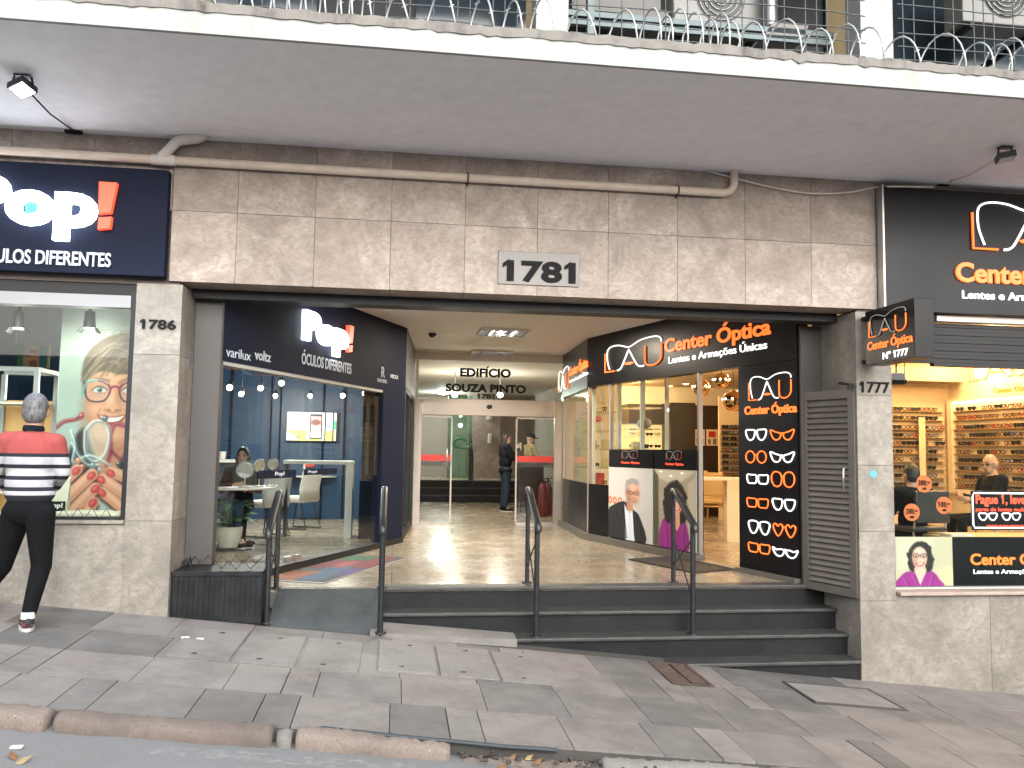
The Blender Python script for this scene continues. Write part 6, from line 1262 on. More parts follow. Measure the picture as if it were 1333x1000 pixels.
# ================================================================ UPPER STOREY
def ZT(py,px=900,y=-.35): return at(px,py,y=y).z
t_=-1.62
P=[]; x=-3.9; ph=0.0; zc=4.045
while x<7.4:
    r_=.165+.03*math.sin(ph*.37+1); P.append((x+.03*math.sin(ph*.21),t_+r_*.75*math.cos(ph),zc+.012*math.sin(ph*.13)+r_*math.sin(ph))); ph+=2*math.pi/18; x+=(.20+.07*math.sin(x*2.3)+.05*math.sin(x*5.1+1))/18
t=thing('razor_wire','coiled silver razor wire along the edge of the canopy','wire',(1.5,t_,3.88)); mb=MB(); mb.tube(P,.0065,5); mb.build('coil',plain('galvanised_wire',(.40,.415,.425),.45,.4,.1,20),t)
mb=MB()
for i in range(0,len(P),3):
    p=V(P[i]); d=V((.02,.0,.012)) if i%2 else V((-.006,.012,.02)); s_=d.cross(V((0,1,0))).normalized()*.006; mb.add([p-d,p+s_,p+d,p-s_,p+V((0,.004,0)),p-V((0,.004,0))],[(0,1,4),(1,2,4),(2,3,4),(3,0,4),(0,5,1),(1,5,2),(2,5,3),(3,5,0)])
mb.build('barbs',plain('barb_steel',(.5,.52,.53),.4,.4),t)
UX=[(-3.6,UC[0][0]),(UC[0][1],UC[1][0]),(UC[1][1],UC[2][0]),(UC[2][1],7.6)]
wm=plain('grey_mesh_wire',(.07,.08,.085),.5,.3,.1)
for i,(a,b) in enumerate(UX):
    mb=MB(); y=-.42
    for k_ in range(30):
        z=3.9+.125*k_; 
        if z>6.6: break
        mb.tube([(a+(b-a)*q/8,y,z+random.uniform(-.012,.012)) for q in range(9)],.0055,4)
    x=a+.06
    while x<b-.02: mb.tube([(x,y+.008,3.88),(x+random.uniform(-.01,.01),y+.008,6.6)],.0055,4); x+=random.choice((.10,.19,.19,.19))
    single(mb,'security_mesh',wm,['wire security mesh at the far left above the canopy','wire security mesh left of the middle white column','wire security mesh between the middle and right white columns','wire security mesh right of the right white column'][i],'wire mesh','security mesh panels above the canopy')
teal=plain('teal_grey_rail',(.10,.135,.145),.5,.2,.1)
for i,(a,b) in enumerate(((UC[1][1]+.01,UC[2][0]-.01),)):
    mb=MB()
    for py in (20,31): 
        z=ZT(py,800,y=.1); mb.box(a,.10,z-.03,b,.15,z+.02)
    for px in (769,): x=at(px,20,y=.1).x; mb.box(x-.03,.085,3.88,x+.03,.165,6.6)
    single(mb,'balcony_rail',teal,'teal grey balcony rail between the middle and right columns','rail')
ac_w=plain('white_ac_casing',(.20,.205,.20),.5,0,.06,3)
def ac(px,py,y,w_,h,label):
    c=at(px,py,y=y); t=thing('air_conditioner',label,'air conditioner',(c.x,y,c.z-h/2),'air conditioners above the canopy'); x0,x1=c.x-w_/2,c.x+w_/2; z0,z1=c.z-h/2,c.z+h/2
    mb=MB(); mb.box(x0,y,z0,x1,y+.3,z1,.012); mb.build('casing',ac_w,t); mb=MB(); mb.tube([(c.x,y-.004,c.z),(c.x,y-.001,c.z)],h*.40,26); mb.build('fan_opening',M['black'],t)
    mb=MB()
    for r_ in (.12,.2,.28,.36): mb.tube([(c.x+h*r_*math.cos(a),y-.012,c.z+h*r_*math.sin(a)) for a in np.linspace(0,2*math.pi,25)[:-1]],.006,4,True)
    mb.build('fan_guard',plain('guard_grey',(.4,.4,.4),.5),t)
    for x in (x0+.1,x1-.1): mb=MB(); mb.box(x-.02,y,z0-.06,x+.02,1.48,z0-.002); mb.build('bracket',M['dframe'],t)
ac(938,-2,.55,.95,.62,'white air conditioner between the middle and right columns'); ac(1308,-6,.55,.95,.62,'white air conditioner right of the right white column')
c=at(1003,20,y=.4); mb=MB(); mb.tube([(c.x,.4,c.z-.12),(c.x,.4,6.6)],.07,14); mb.tube([(c.x,.4,c.z-.12),(c.x,.9,c.z-.2),(c.x,1.5,c.z-.2)],.07,14); single(mb,'silver_duct',plain('silver_duct_foil',(.26,.27,.285),.35,.8,.15,30),'silver duct dropping behind the mesh','duct')
a=at(987,55,y=.2); b=at(1046,40,y=.2); mb=MB(); mb.hexa([(a.x,.1,a.z),(b.x-.06,.1,a.z),(b.x-.06,.6,a.z),(a.x,.6,a.z),(a.x+.10,.1,b.z),(b.x,.1,b.z),(b.x,.6,b.z),(a.x+.10,.6,b.z)]); mb.box(a.x+.1,.601,a.z,a.x+.2,1.49,a.z+.05); single(mb,'vent_hood',plain('grey_hood',(.17,.165,.16),.6,0,.08),'grey vent hood behind the wire mesh left of the right column','hood')
a=at(745,0,y=.7); b=at(860,12,y=.7); mb=MB(); mb.box(a.x,.7,at(800,16,y=.7).z,b.x,.9,6.6); single(mb,'white_panel',plain('pale_panel',(.14,.14,.138),.6,0,.05),'pale panel behind the mesh right of the middle column','panel')
a=at(790,46,y=.5); b=at(850,28,y=.5); mb=MB(); mb.hexa([(a.x,.3,a.z),(b.x,.3,a.z),(b.x,.8,a.z),(a.x,.8,a.z),(a.x+.1,.3,b.z),(b.x+.1,.3,b.z),(b.x+.1,.8,b.z),(a.x+.1,.8,b.z)]); mb.box(a.x+.2,.801,a.z,a.x+.3,1.49,a.z+.05); single(mb,'vent_hood',plain('brown_hood',(.12,.11,.105),.6,0,.08),'brown grey hood under the pale panel above the canopy','hood')
# gutter litter, hose
P=[at(px,py,z=None,y=None,x=None) if False else None for px,py in ()]
def gz(px,py,h=.0):
    d=ray(px,py); t=(-.30+SL*CAM.x+.02*CAM.y-CAM.z)/(d.z-SL*d.x-.02*d.y); p=CAM+t*d; return V((p.x,p.y,zg(p.x,p.y)+h))
P=[tuple(gz(px,py,.010)) for px,py in ((418,950.5),(470,956),(530,962.5),(590,968),(650,974),(700,977.5),(725,979.5))]
mb=MB(); mb.tube(cr(P,4,False),.013,8); single(mb,'hose',plain('blue_black_hose',(.035,.045,.055),.5,0,.1),'blue black hose lying along the back of the kerb','hose')
leaf_m=[plain('dry_leaf_brown',(.22,.11,.05),.8,0,.4,30),plain('dry_leaf_tan',(.34,.26,.12),.8,0,.4,30)]
LV=[(18,968),(30,974),(640,975),(660,987),(668,978),(688,979),(652,991),(676,990),(700,984),(8,985)]
for i,(px,py) in enumerate(LV):
    p=gz(px,py,-.05 if py>960 else .012); 
    if px>600: p.z=zg(p.x,p.y)-.035
    else: p.z=zg(p.x,p.y)-.06
    mb=MB(); a=random.uniform(0,6.28); s_=random.uniform(.025,.045); d=V((math.cos(a),math.sin(a),.15))*s_; e=V((-math.sin(a),math.cos(a),.1))*s_*.5
    mb.add([p-d,p+e+Z*.008,p+d+Z*.012,p-e,p-Z*.002],[(0,1,2,3),(0,3,4),(3,2,4),(2,1,4),(1,0,4)]); single(mb,'dry_leaf',leaf_m[i%2],'dry leaf lying in the gutter by the kerb','leaf','dry leaves in the gutter')
M['paper']=plain('white_litter',(.6,.6,.58),.8,0,.1)
for px,py,lab in ((241,831,'white cigarette pack scrap by the foot of the pillar numbered 1786'),(260,833,'white scrap of litter left of the first concrete cover'),(22,956,'white scrap of litter on the road at the lower left')):
    p=gz(px,py,.006 if py<900 else -.058); mb=MB(); mb.box(p.x-.025,p.y-.014,p.z-.006,p.x+.03,p.y+.014,p.z+.006,.003); single(mb,'litter',M['paper'],lab,'litter')
k=N('worn_road_paint'); v=k.co(off='world'); n1=k.noise(v,14,6,.75); tr=k.n('BsdfTransparent'); mx=k.n('MixShader'); out=k.t.nodes['Material Output']; k.base((.45,.46,.46)); k.set(.8); k.l(k.ramp(n1,[(.45,0),(.66,.5)]),mx.inputs[0]); k.l(tr.outputs[0],mx.inputs[1]); k.l(k.b.outputs[0],mx.inputs[2]); k.l(mx.outputs[0],out.inputs[0])
mb=MB(); x0,x1,y0,y1=-1.15,1.6,-2.56,-2.44; mb.add([(x0,y0,zg(x0,y0)-.061),(x1,y0,zg(x1,y0)-.061),(x1,y1,zg(x1,y1)-.061),(x0,y1,zg(x0,y1)-.061)],[(0,1,2,3)]); struct(mb,'road_marking',k.m)
mb=MB(); rr=np.random.default_rng(9)
for i in range(220):
    x=rr.uniform(.38,4); y=rr.uniform(-2.42,-2.2); s_=rr.uniform(.006,.02); z=zg(x,y)-.03+rr.uniform(-.01,.01); mb.ball((x,y,z),s_,5,(1,1,.6),3)
o=mb.build('rubble',M['grime']); o['kind']='stuff'; o['label']='crumbled dirt and rubble in the gap behind the kerb'
# ================================================================ PEOPLE
def blob(name,parts,mat,parent,voxel=.010,smooth=4):
    """one continuous surface round tapered limbs ('c',p0,r0,p1,r1) and ellipsoids ('e',centre,radii,frame)"""
    mb=MB()
    for q in parts:
        if q[0]=='c':
            _,a,ra,b,rb=q; a=V(a); b=V(b); d=b-a; L=d.length
            if L<1e-5: mb.ball(a,ra,12,m=8); continue
            d.normalize(); n=8; path=[];rs=[]
            for i in range(n+1): t=math.pi/2*i/n; path.append(a-d*ra*math.cos(t)); rs.append(max(ra*math.sin(t),1e-4))
            for i in range(n+1): t=math.pi/2*i/n; path.append(b+d*rb*math.sin(t)); rs.append(max(rb*math.cos(t),1e-4))
            mb.tube(path,rs,14)
        else:
            _,c,r,fr=q; c=V(c); n=16;m_=10; vs=[];fs=[]
            for i in range(m_+1):
                t=math.pi*i/m_
                for k_ in range(n):
                    a=2*math.pi*k_/n; l=V((math.sin(t)*math.cos(a)*r[0],math.sin(t)*math.sin(a)*r[1],math.cos(t)*r[2])) if 0<i<m_ else V((1e-4*math.cos(a),1e-4*math.sin(a),math.cos(t)*r[2]))
                    vs.append(c+(fr@l if fr is not None else l))
            for i in range(m_):
                for k_ in range(n): fs.append([i*n+k_,(i+1)*n+k_,(i+1)*n+(k_+1)%n,i*n+(k_+1)%n])
            mb.add(vs,fs,True)
    o=mb.build('tmp',mat); rm=o.modifiers.new('r','REMESH'); rm.mode='VOXEL'; rm.voxel_size=voxel; rm.use_smooth_shade=True
    if smooth: sm=o.modifiers.new('s','SMOOTH'); sm.iterations=smooth; sm.factor=.5
    dg=bpy.context.evaluated_depsgraph_get(); me=bpy.data.meshes.new_from_object(o.evaluated_get(dg)); od=o.data; bpy.data.objects.remove(o); bpy.data.meshes.remove(od)
    me.name=name; me.materials.clear(); me.materials.append(mat); o0=ORG[parent.name]
    co=np.empty(len(me.vertices)*3); me.vertices.foreach_get('co',co); co=co.reshape(-1,3)-np.array(o0); me.vertices.foreach_set('co',co.ravel()); me.polygons.foreach_set('use_smooth',[True]*len(me.polygons)); me.update()
    r=bpy.data.objects.new(name,me); COL.objects.link(r); r.parent=parent; ORG[r.name]=o0; return r
def basis(f):
    f=V(f).normalized(); up=V((0,0,1)); r=f.cross(up)
    r=r.normalized() if r.length>.05 else V((1,0,0)); u=r.cross(f); return Matrix((r,f,u)).transposed()
def hand(parts,wr,d,n,s,curl=.5,side=1):
    """palm, four unequal fingers and a thumb; d = direction of the hand, n = palm normal"""
    d=V(d).normalized(); n=(V(n)-d*V(n).dot(d)).normalized(); w_=d.cross(n)*side
    fr=Matrix((w_,d,n)).transposed(); pc=V(wr)+d*.045*s; parts.append(('e',pc,(.040*s,.052*s,.017*s),fr)); parts.append(('c',wr,.026*s,pc,.022*s))
    for i,(off,L) in enumerate(((-.029,.066),(-.010,.076),(.010,.071),(.028,.056))):
        b=V(wr)+d*.088*s+w_*off*s; m1=b+(d*math.cos(curl*.5)+n*math.sin(curl*.5))*L*.45*s; m2=m1+(d*math.cos(curl*1.3)+n*math.sin(curl*1.3))*L*.32*s; m3=m2+(d*math.cos(curl*2)+n*math.sin(curl*2))*L*.25*s
        for a,c,ra,rb in ((b-d*.02*s,m1,.0095,.0088),(m1,m2,.0088,.008),(m2,m3,.008,.0068)): parts.append(('c',a,ra*s,c,rb*s))
    b=V(wr)+d*.03*s-w_*.034*s; m1=b+(d*.6-w_*.7+n*.25).normalized()*.036*s; m2=m1+(d*.85-w_*.3+n*.35).normalized()*.030*s; parts.append(('c',b,.013*s,m1,.0105*s)); parts.append(('c',m1,.0105*s,m2,.0085*s))
STAND=dict(head=(0,.02,1.60),neck=(0,-.005,1.475),chest=(0,-.01,1.29),belly=(0,.0,1.10),pelvis=(0,0,.95),sR=(.18,-.01,1.41),sL=(-.18,-.01,1.41),eR=(.225,-.03,1.13),eL=(-.225,-.03,1.13),wR=(.225,.06,.88),wL=(-.225,.06,.88),hR=(.09,0,.90),hL=(-.09,0,.90),kR=(.10,.02,.50),kL=(-.10,.02,.50),aR=(.10,-.03,.09),aL=(-.10,-.03,.09),tR=(.12,.13,.03),tL=(-.12,.13,.03))
SIT=dict(STAND); SIT.update({k:(v[0],v[1],v[2]-.42) for k,v in STAND.items() if k in('head','neck','chest','belly','pelvis','sR','sL','eR','eL')}); SIT.update(hR=(.09,.02,.52),hL=(-.09,.02,.52),kR=(.12,.44,.52),kL=(-.12,.44,.52),aR=(.12,.42,.09),aL=(-.12,.42,.09),tR=(.13,.58,.03),tL=(-.13,.58,.03),eR=(.24,.10,.72),eL=(-.24,.10,.72),wR=(.16,.34,.76),wL=(-.16,.34,.76))
def pose(base,loc,head_deg,h=1.72,**over):
    s=h/1.72; a=math.radians(head_deg); f=V((-math.sin(a),math.cos(a),0)); r=V((math.cos(a),math.sin(a),0)); J=dict(base); J.update(over)
    return {k:V(loc)+r*v[0]*s+f*v[1]*s+Z*v[2]*s for k,v in J.items()},f,s
def figure(label,J,f,s,skin,top,legs,hair,shoe,hair_style='short',face=None,palm=None,fine=True,top_len=.0,fat=1.0,curl=.6,leg=1.0):
    t=thing('person',label,'person',(J['pelvis'].x,J['pelvis'].y,min(J['aR'].z,J['aL'].z)-.09*s))
    face=V(face).normalized() if face is not None else f; hb=basis(face); fb=basis((J['sR']-J['sL']).cross(Z)*-1)
    vx=.008 if fine else .012; H=J['head']; P=[]
    P.append(('e',H+hb@V((0,-.008*s,.012*s)),(.074*s,.094*s,.108*s),hb)); P.append(('e',H+hb@V((0,.022*s,-.052*s)),(.054*s,.066*s,.066*s),hb)); P.append(('c',H+hb@V((0,.088*s,.005*s)),.008*s,H+hb@V((0,.104*s,-.024*s)),.013*s))
    for sx in (-1,1): P.append(('e',H+hb@V((sx*.078*s,-.005*s,-.008*s)),(.010*s,.020*s,.032*s),hb))
    P.append(('c',H+hb@V((0,-.02*s,-.05*s)),.052*s,J['neck'],.058*s)); P.append(('c',J['neck'],.06*s,J['chest'],.10*s)); P.append(('c',J['chest'],.10*s,J['pelvis'],.10*s))
    for S in 'RL':
        P += [('c',J['neck']-Z*.03*s,.05*s,J['s'+S],.045*s),('c',J['s'+S],.045*s,J['e'+S],.034*s),('c',J['e'+S],.034*s,J['w'+S],.024*s),('c',J['pelvis'],.08*s,J['h'+S],.075*s),('c',J['h'+S],.07*s,J['k'+S],.048*s),('c',J['k'+S],.046*s,J['a'+S],.034*s),('c',J['a'+S],.032*s,J['t'+S]+Z*.01,.024*s)]
        d=(J['w'+S]-J['e'+S]).normalized(); n=V(palm) if palm is not None else (-(J['s'+S]-J['neck'])); hand(P,J['w'+S],d,n,s,curl,1 if S=='R' else -1)
    blob('body',P,skin,t,.0075 if fine else .010,2)
    T=[('e',J['chest'],(.175*s*fat,.118*s*fat,.19*s),fb),('e',J['belly'],(.158*s*fat,.118*s*fat,.17*s),fb),('c',J['neck']-Z*.035*s,.066*s,J['chest'],.10*s),('e',J['pelvis']+Z*(.05-top_len)*s,(.165*s*fat,.125*s*fat,.10*s),fb)]
    for S in 'RL':
        q=J['w'+S]+(J['e'+S]-J['w'+S])*.06; T += [('c',J['neck']-Z*.045*s,.052*s,J['s'+S],.066*s),('c',J['s'+S],.068*s*fat,J['e'+S],.052*s*fat),('c',J['e'+S],.052*s*fat,q,.038*s)]
    blob('top',T,top,t,vx,5)
    T=[('e',J['pelvis']-Z*.01*s,(.160*s,.120*s,.12*s),fb)]
    for S in 'RL':
        q=J['a'+S]+(J['k'+S]-J['a'+S])*.10; T += [('c',J['pelvis']-Z*.03*s,.09*s,J['h'+S],.092*s),('c',J['h'+S],.092*s*leg,J['k'+S],.062*s*leg),('c',J['k'+S],.061*s*leg,q,.044*s*leg)]
    blob('trousers',T,legs,t,vx,4)
    for S in 'RL':
        a,b=J['a'+S],J['t'+S]; g=(b-a); g.z=0; g=g.normalized(); w_=g.cross(Z); base=min(a.z-.09*s,b.z-.03*s); bb=basis(g)
        blob('shoe',[('e',V((a.x,a.y,base+.055*s))+g*.0,(.040*s,.055*s,.055*s),bb),('e',V((a.x,a.y,base+.042*s))+g*.10*s,(.046*s,.11*s,.038*s),bb),('c',V((a.x,a.y,base+.06*s)),.04*s,a+Z*.01,.042*s)],shoe,t,.007,2)
        mb=MB(); ol=[]
        for k_ in range(20): u=2*math.pi*k_/20; ol.append((math.cos(u)*.047*s,math.sin(u)*.135*s))
        mb.prism(ol,V((a.x,a.y,base))+g*.075*s,w_,g,Z*.022*s); mb.build('sole',SOLE,t)
    if hair_style!='bald':
        P=[('e',H+hb@V((0,-.018*s,.030*s)),(.083*s,.096*s,.104*s),hb),('e',H+hb@V((0,-.045*s,-.01*s)),(.078*s,.066*s,.085*s),hb)]
        if hair_style=='long': P+=[('c',H+hb@V((0,-.06*s,0)),.07*s,H+hb@V((0,-.07*s,-.20*s)),.06*s)]+[('c',H+hb@V((sx*.065*s,-.02*s,0)),.035*s,H+hb@V((sx*.075*s,-.01*s,-.17*s)),.03*s) for sx in (-1,1)]
        if hair_style=='cap': P=[('e',H+hb@V((0,-.008*s,.055*s)),(.085*s,.104*s,.072*s),hb),('e',H+hb@V((0,.11*s,.045*s)),(.065*s,.075*s,.012*s),hb)]
        blob('cap' if hair_style=='cap' else 'hair',P,hair,t,.008,2)
    else: pass
    for sx in (-1,1):
        mb=MB(); mb.ball(H+hb@V((sx*.032*s,.081*s,.006*s)),.0125*s,10,(1,1,.75)); mb.build('eye',EYE,t)
        mb=MB(); mb.tube([H+hb@V((sx*.016*s,.094*s,.030*s)),H+hb@V((sx*.034*s,.092*s,.034*s)),H+hb@V((sx*.052*s,.080*s,.027*s))],.0045*s,5); mb.build('eyebrow',BROW,t)
    mb=MB(); mb.tube([H+hb@V((sx*.024*s,.088*s-abs(sx)*.012*s,-.060*s)) for sx in (-1,-.4,.4,1)],[.003*s,.007*s,.007*s,.003*s],6); mb.build('mouth',LIP,t)
    return t
SOLE=plain('white_sole',(.55,.54,.53),.6,0,.05); EYE=plain('dark_eye',(.03,.02,.018),.2); BROW=plain('dark_brow',(.04,.03,.025),.8); LIP=plain('lip_tone',(.28,.10,.08),.5)
def skinm(n,c):
    k=N(n); k.base(k.ramp(k.noise(k.co(),18,4),[(.3,tuple(x*.9 for x in c)),(.7,c)])); k.b.inputs['Subsurface Weight'].default_value=.08; return k.set(.5)
SK1=skinm('warm_skin',(.42,.25,.17)); SK2=skinm('pale_skin',(.52,.33,.25)); SK3=skinm('tan_skin',(.36,.21,.14))
def cloth(n,c,sc=60,v_=.25): 
    k=N(n); v=k.co(); n1=k.noise(v,7,5,.65); k.base(k.ramp(n1,[(.3,tuple(x*(1-v_) for x in c)),(.7,tuple(x*(1+v_) for x in c))])); h=k.n('Math',operation='ADD'); k.l(k.noise(k.co((1,1,.6)),9,5,.6),h.inputs[0]); k.l(k.noise(v,sc*4,2),h.inputs[1]); k.bump(h.outputs[0],.5,.012); return k.set(.9,0,.15)
def hairm(n,c,c2):
    k=N(n); k.base(k.ramp(k.noise(k.co((1,1,.25)),90,4,.7),[(.35,c),(.65,c2)])); k.bump(k.noise(k.co((1,1,.25)),90,3),.6,.006); return k.set(.55)
HB=hairm('black_hair',(.010,.009,.009),(.03,.026,.025)); HG=hairm('grey_hair',(.045,.045,.05),(.17,.17,.18))
BLK=cloth('black_cloth',(.006,.0065,.008)); NAVY=cloth('navy_cloth',(.010,.012,.018)); JEAN=cloth('blue_jeans',(.03,.048,.08)); YEL=cloth('cream_jacket',(.55,.46,.26)); DGR=cloth('dark_grey_cloth',(.035,.035,.04))
# the man walking past the poster window, seen from behind
g=lambda px,py,y: at(px,py,y=y)
yy=-.62; J=dict(head=g(47,536,-.60),neck=g(44,561,-.62),chest=g(40,594,-.63),belly=g(38,628,-.63),pelvis=g(38,660,-.63),sR=g(73,577,-.62),sL=g(10,574,-.60),eR=g(82,615,-.60),eL=g(-5,612,-.58),wR=g(72,634,-.40),wL=g(4,632,-.38),hR=g(52,668,-.65),hL=g(22,668,-.58),kR=g(54,736,-.64),kL=g(2,738,-.50),aR=g(37,793,-.76),aL=g(-30,786,-.40))
J['aR'].z=zg(J['aR'].x,J['aR'].y)+.095; J['aL'].z=zg(J['aL'].x,J['aL'].y)+.09
J['tR']=J['aR']+V((-.07,.15,0)); J['tR'].z=zg(J['tR'].x,J['tR'].y)+.03; J['tL']=J['aL']+V((-.10,.13,0)); J['tL'].z=zg(J['tL'].x,J['tL'].y)+.03
zs=[(0,(.020,.022,.035))]; k=N('striped_sweater'); v=k.co(off='world'); sx=k.n('SeparateXYZ'); k.l(v,sx.inputs[0])
Zp=lambda py: at(44,py,y=-.70).z
lo,hi=Zp(662),Zp(553); mr=k.n('MapRange'); mr.inputs[1].default_value=lo; mr.inputs[2].default_value=hi; k.l(sx.outputs[2],mr.inputs[0])
coral=(.33,.062,.056); nav=(.012,.014,.024); whi=(.48,.49,.53); st=[(662,nav)]
for py,c in ((645,whi),(639.5,nav),(634.5,whi),(625,nav),(620,whi),(610,nav),(605,whi),(595,nav),(590.5,coral),(560,coral)): st.append((py,c))
cc=k.ramp(mr.outputs[0],[((Zp(py)-lo)/(hi-lo),c) for py,c in st],'CONSTANT'); cc=k.mix(k.ramp(k.noise(v,6,5,.65),[(.35,.0),(.75,.25)]),cc,(.02,.02,.02)); k.base(cc)
h=k.n('Math',operation='ADD'); k.l(k.noise(v,8,5,.6),h.inputs[0]); k.l(k.noise(v,260,2),h.inputs[1]); k.bump(h.outputs[0],.45,.012); SWE=k.set(.9)
k=N('running_shoe'); v=k.co(off='world'); k.base(k.ramp(k.noise(v,26,3),[(.45,(.02,.02,.024)),(.58,(.25,.07,.06)),(.66,(.02,.02,.024))],'CONSTANT')); SHOE=k.set(.7)
hd=V((-.25,.95,0)).normalized()
mp_=figure('man from behind in coral sweater with navy and white stripes at the poster window',J,hd,1.02,SK1,SWE,BLK,HG,SHOE,'short',face=(-.12,1,-.02),fat=1.0,top_len=-.045,leg=1.06)
mb=MB(); n0=J['neck']+V((0,-.005,.01)); mb.lathe([(.066,-.02),(.070,0),(.066,.022)],n0,20,(0,.12,1)); mb.build('collar',NAVY,mp_)
mb=MB(); mb.tube([J['aR']-Z*.01,J['aR']+Z*.035],[.045,.044],14); mb.build('sock',M['wallw'],mp_)
# woman on the phone inside the passage
p=at(657,666,z=0); J,f,s=pose(STAND,(p.x,p.y,0),-80,1.57,eR=(.20,.10,1.18),wR=(.10,.24,1.38),eL=(-.20,.14,1.16),wL=(-.05,.26,1.24))
wm_=figure('woman in dark jacket and jeans holding a phone beyond the sliding door',J,f,s,SK1,NAVY,JEAN,HB,BLK,'long',face=(.95,-.25,-.05),palm=(0,0,1),top_len=.10,fat=1.22,leg=1.12)
mb=MB(); q=J['wR']+f*.08+Z*.05; mb.box(q.x-.012,q.y-.04,q.z-.07,q.x+.004,q.y+.035,q.z+.08,.004); ph=single(mb,'phone',M['tabletop'],'white phone held up by the woman in the passage','phone')
# man in a pale jacket and cap
p=at(689,640,y=10.7); J,f,s=pose(STAND,(p.x,10.7,0),-75,1.60,eR=(.2,.12,1.16),wR=(.12,.34,1.06),eL=(-.2,.12,1.16),wL=(-.12,.34,1.06)); figure('man in pale yellow jacket and dark cap behind the door leaf nearer the optician',J,f,s,SK2,YEL,DGR,DGR,BLK,'cap',face=(.9,-.2,-.25),fine=False)
# seated people
p=at(316,610,y=TY+.62); J,f,s=pose(SIT,(p.x,TY+.62,0),178,1.60); figure('seated dark haired woman in black facing out across the round table',J,f,s,SK2,BLK,BLK,HB,BLK,'long',fine=False)
p=at(276,640,y=TY+.1); J,f,s=pose(SIT,(p.x-.10,TY+.1,0),-85,1.68); figure('person in black seated at the round table, mostly hidden by the corner post',J,f,s,SK1,BLK,JEAN,HB,BLK,'short',fine=False)
p=at(1291,606,y=2.35); J,f,s=pose(SIT,(p.x,2.35,p.z-1.18*1.0),82,1.74,wR=(.12,.30,.80),eR=(.24,.06,.72)); 
J={k_:V((v_.x,v_.y,v_.z)) for k_,v_ in J.items()}; bm_=figure('bald man in a black quilted jacket and glasses seated in the optician window',J,f,s,SK1,BLK,BLK,HB,BLK,'bald',face=(-.96,-.25,-.1),fine=False,fat=1.12)
hb=basis((-.96,-.25,-.1)); mb=MB()
for sx in (-1,1): mb.tube([J['head']+hb@V((sx*.034+.026*math.cos(a),.098,.008+.02*math.sin(a))) for a in np.linspace(0,2*math.pi,15)[:-1]],.003,5,True); mb.tube([J['head']+hb@V((sx*.060,.095,.012)),J['head']+hb@V((sx*.078,.0,.012))],.003,5)
mb.build('glasses',M['black'],bm_)
p=at(1187,620,y=2.0); J,f,s=pose(SIT,(p.x,2.0,p.z-1.18),8,1.74); figure('dark haired person in black seated with their back to the optician window',J,f,s,SK1,BLK,BLK,HB,BLK,'short',fine=False,fat=1.12)
for lab,(px,y_,rot) in {'dark chair under the bald man':(1300,2.35,math.radians(82)),'dark chair under the person with their back to the optician window':(1189,2.0,math.radians(8))}.items():
    x=at(px,620,y=y_).x; t=thing('visitor_chair',lab,'chair',(0,0,0),'dark chairs in the optician window'); mb=MB(); mb.box(-.24,-.24,.40,.24,.22,.46,.02); mb.build('seat',M['black'],t); mb=MB(); mb.box(-.23,-.29,.50,.23,-.25,.86,.018); mb.build('backrest',M['black'],t)
    for sx in (-1,1): mb=MB(); mb.tube([(.21*sx,.20,0),(.21*sx,.18,.40)],.013,6); mb.build('leg',M['steel'],t); mb=MB(); mb.tube([(.21*sx,-.26,0),(.21*sx,-.22,.42),(.21*sx,-.27,.6)],.013,6); mb.build('leg',M['steel'],t)
    t.location=(x,y_,-.02); t.rotation_euler=(0,0,rot)
# ================================================================ ACROSS THE STREET (seen in the glass)
OB=thing('opposite_building','pale office building across the street, seen only in reflections','building',(0,-17,-.4))
mb=MB(); mb.box(-30,-19,-5,30,-17,3.6); mb.build('facade',plain('opposite_facade',(.5,.48,.45),.8,0,.1,1),OB)
for i in range(14):
    for j in range(1):
        x=-26+4*i; mb=MB(); mb.box(x,-17.0,1.2+3.1*j,x+2.2,-16.94,2.9+3.1*j); mb.build('window',M['wglass'],OB)
mb=MB(); mb.hexa([(-40,-17,zg(-40,-17)-.3),(40,-17,zg(40,-17)-.3),(40,-12.2,zg(40,-12.2)-.3),(-40,-12.2,zg(-40,-12.2)-.3),(-40,-17,zg(-40,-17)+.05),(40,-17,zg(40,-17)+.05),(40,-12.2,zg(40,-12.2)+.05),(-40,-12.2,zg(-40,-12.2)+.05)]); struct(mb,'far_pavement',M['conc'])
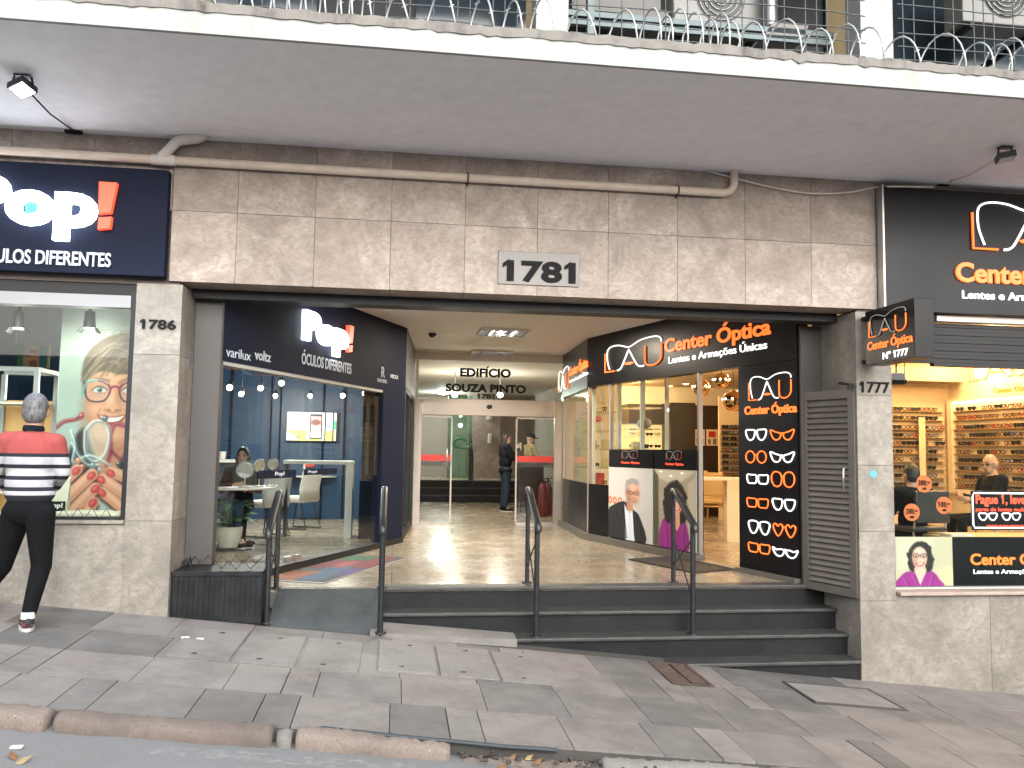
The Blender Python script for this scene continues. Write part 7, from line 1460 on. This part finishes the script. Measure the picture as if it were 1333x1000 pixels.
def car(x,y,label,paint):
    t=thing('parked_car',label,'car',(0,0,0),'cars parked across the street')
    pr=[(-2.0,.35),(-2.05,.62),(-1.95,.86),(-1.0,.94),(1.15,.98),(1.85,.92),(2.0,.70),(1.98,.35)]
    mb=MB(); L=len(pr); vs=[]
    for yy,ins in ((-.86,0),(-.80,.03),(.80,.03),(.86,0)): vs+=[(a*(1-.0),yy if abs(yy)>.83 else yy,b+(.02 if abs(yy)<.83 else 0)) for a,b in pr]
    fs=[]
    for k_ in range(3):
        for i in range(L): fs.append([k_*L+i,k_*L+(i+1)%L,(k_+1)*L+(i+1)%L,(k_+1)*L+i])
    fs+=[list(range(L))[::-1],list(range(3*L,4*L))]; mb.add(vs,fs); mb.build('body',paint,t)
    cb=[(-1.15,.94),(-.35,1.42),(.95,1.44),(1.75,.98)]; mb=MB(); vs=[]
    for yy in (-1,1): vs+=[(a,yy*(.80 if b<1.2 else .62),b) for a,b in cb]
    mb.add(vs,[(0,1,2,3),(7,6,5,4),(0,4,5,1),(1,5,6,2),(2,6,7,3)]); mb.build('cabin',M['wglass'],t)
    mb=MB(); mb.hexa([(-.36,-.60,1.425),(.96,-.60,1.445),(.96,.60,1.445),(-.36,.60,1.425),(-.30,-.58,1.465),(.90,-.58,1.48),(.90,.58,1.48),(-.30,.58,1.465)]); mb.build('roof',paint,t)
    for sx in (-1.25,1.25):
        for sy in (-1,1):
            mb=MB(); mb.lathe([(.2,-.10),(.31,-.10),(.33,-.06),(.33,.06),(.31,.10),(.2,.10)],(sx,sy*.80,.33),20,(0,1,0)); w_=mb.build('wheel',plain('tyre_rubber',(.02,.02,.02),.8),t)
            mb=MB(); mb.lathe([(0,-.07),(.2,-.085),(.2,.085),(0,.07)],(sx,sy*.82,.33),16,(0,1,0)); mb.build('rim',M['steel'],w_)
    for sy in (-1,1): mb=MB(); mb.ball((-1.98,sy*.62,.72),.12,10,(.6,1,.6)); mb.build('headlight',M['tabletop'],t); mb=MB(); mb.ball((1.95,sy*.66,.78),.10,10,(.5,1,.9)); mb.build('tail_light',M['redlet'],t)
    t.location=(x,y,zg(x,y)-.065); t.rotation_euler=(0,math.atan(-SL),0)
car(1.2,-10.6,'red hatchback parked across the street, seen only in reflections',plain('red_car_paint',(.30,.02,.02),.3,0,.03)); car(6.0,-10.6,'white car parked across the street, seen only in reflections',plain('white_car_paint',(.65,.66,.67),.3,0,.03))
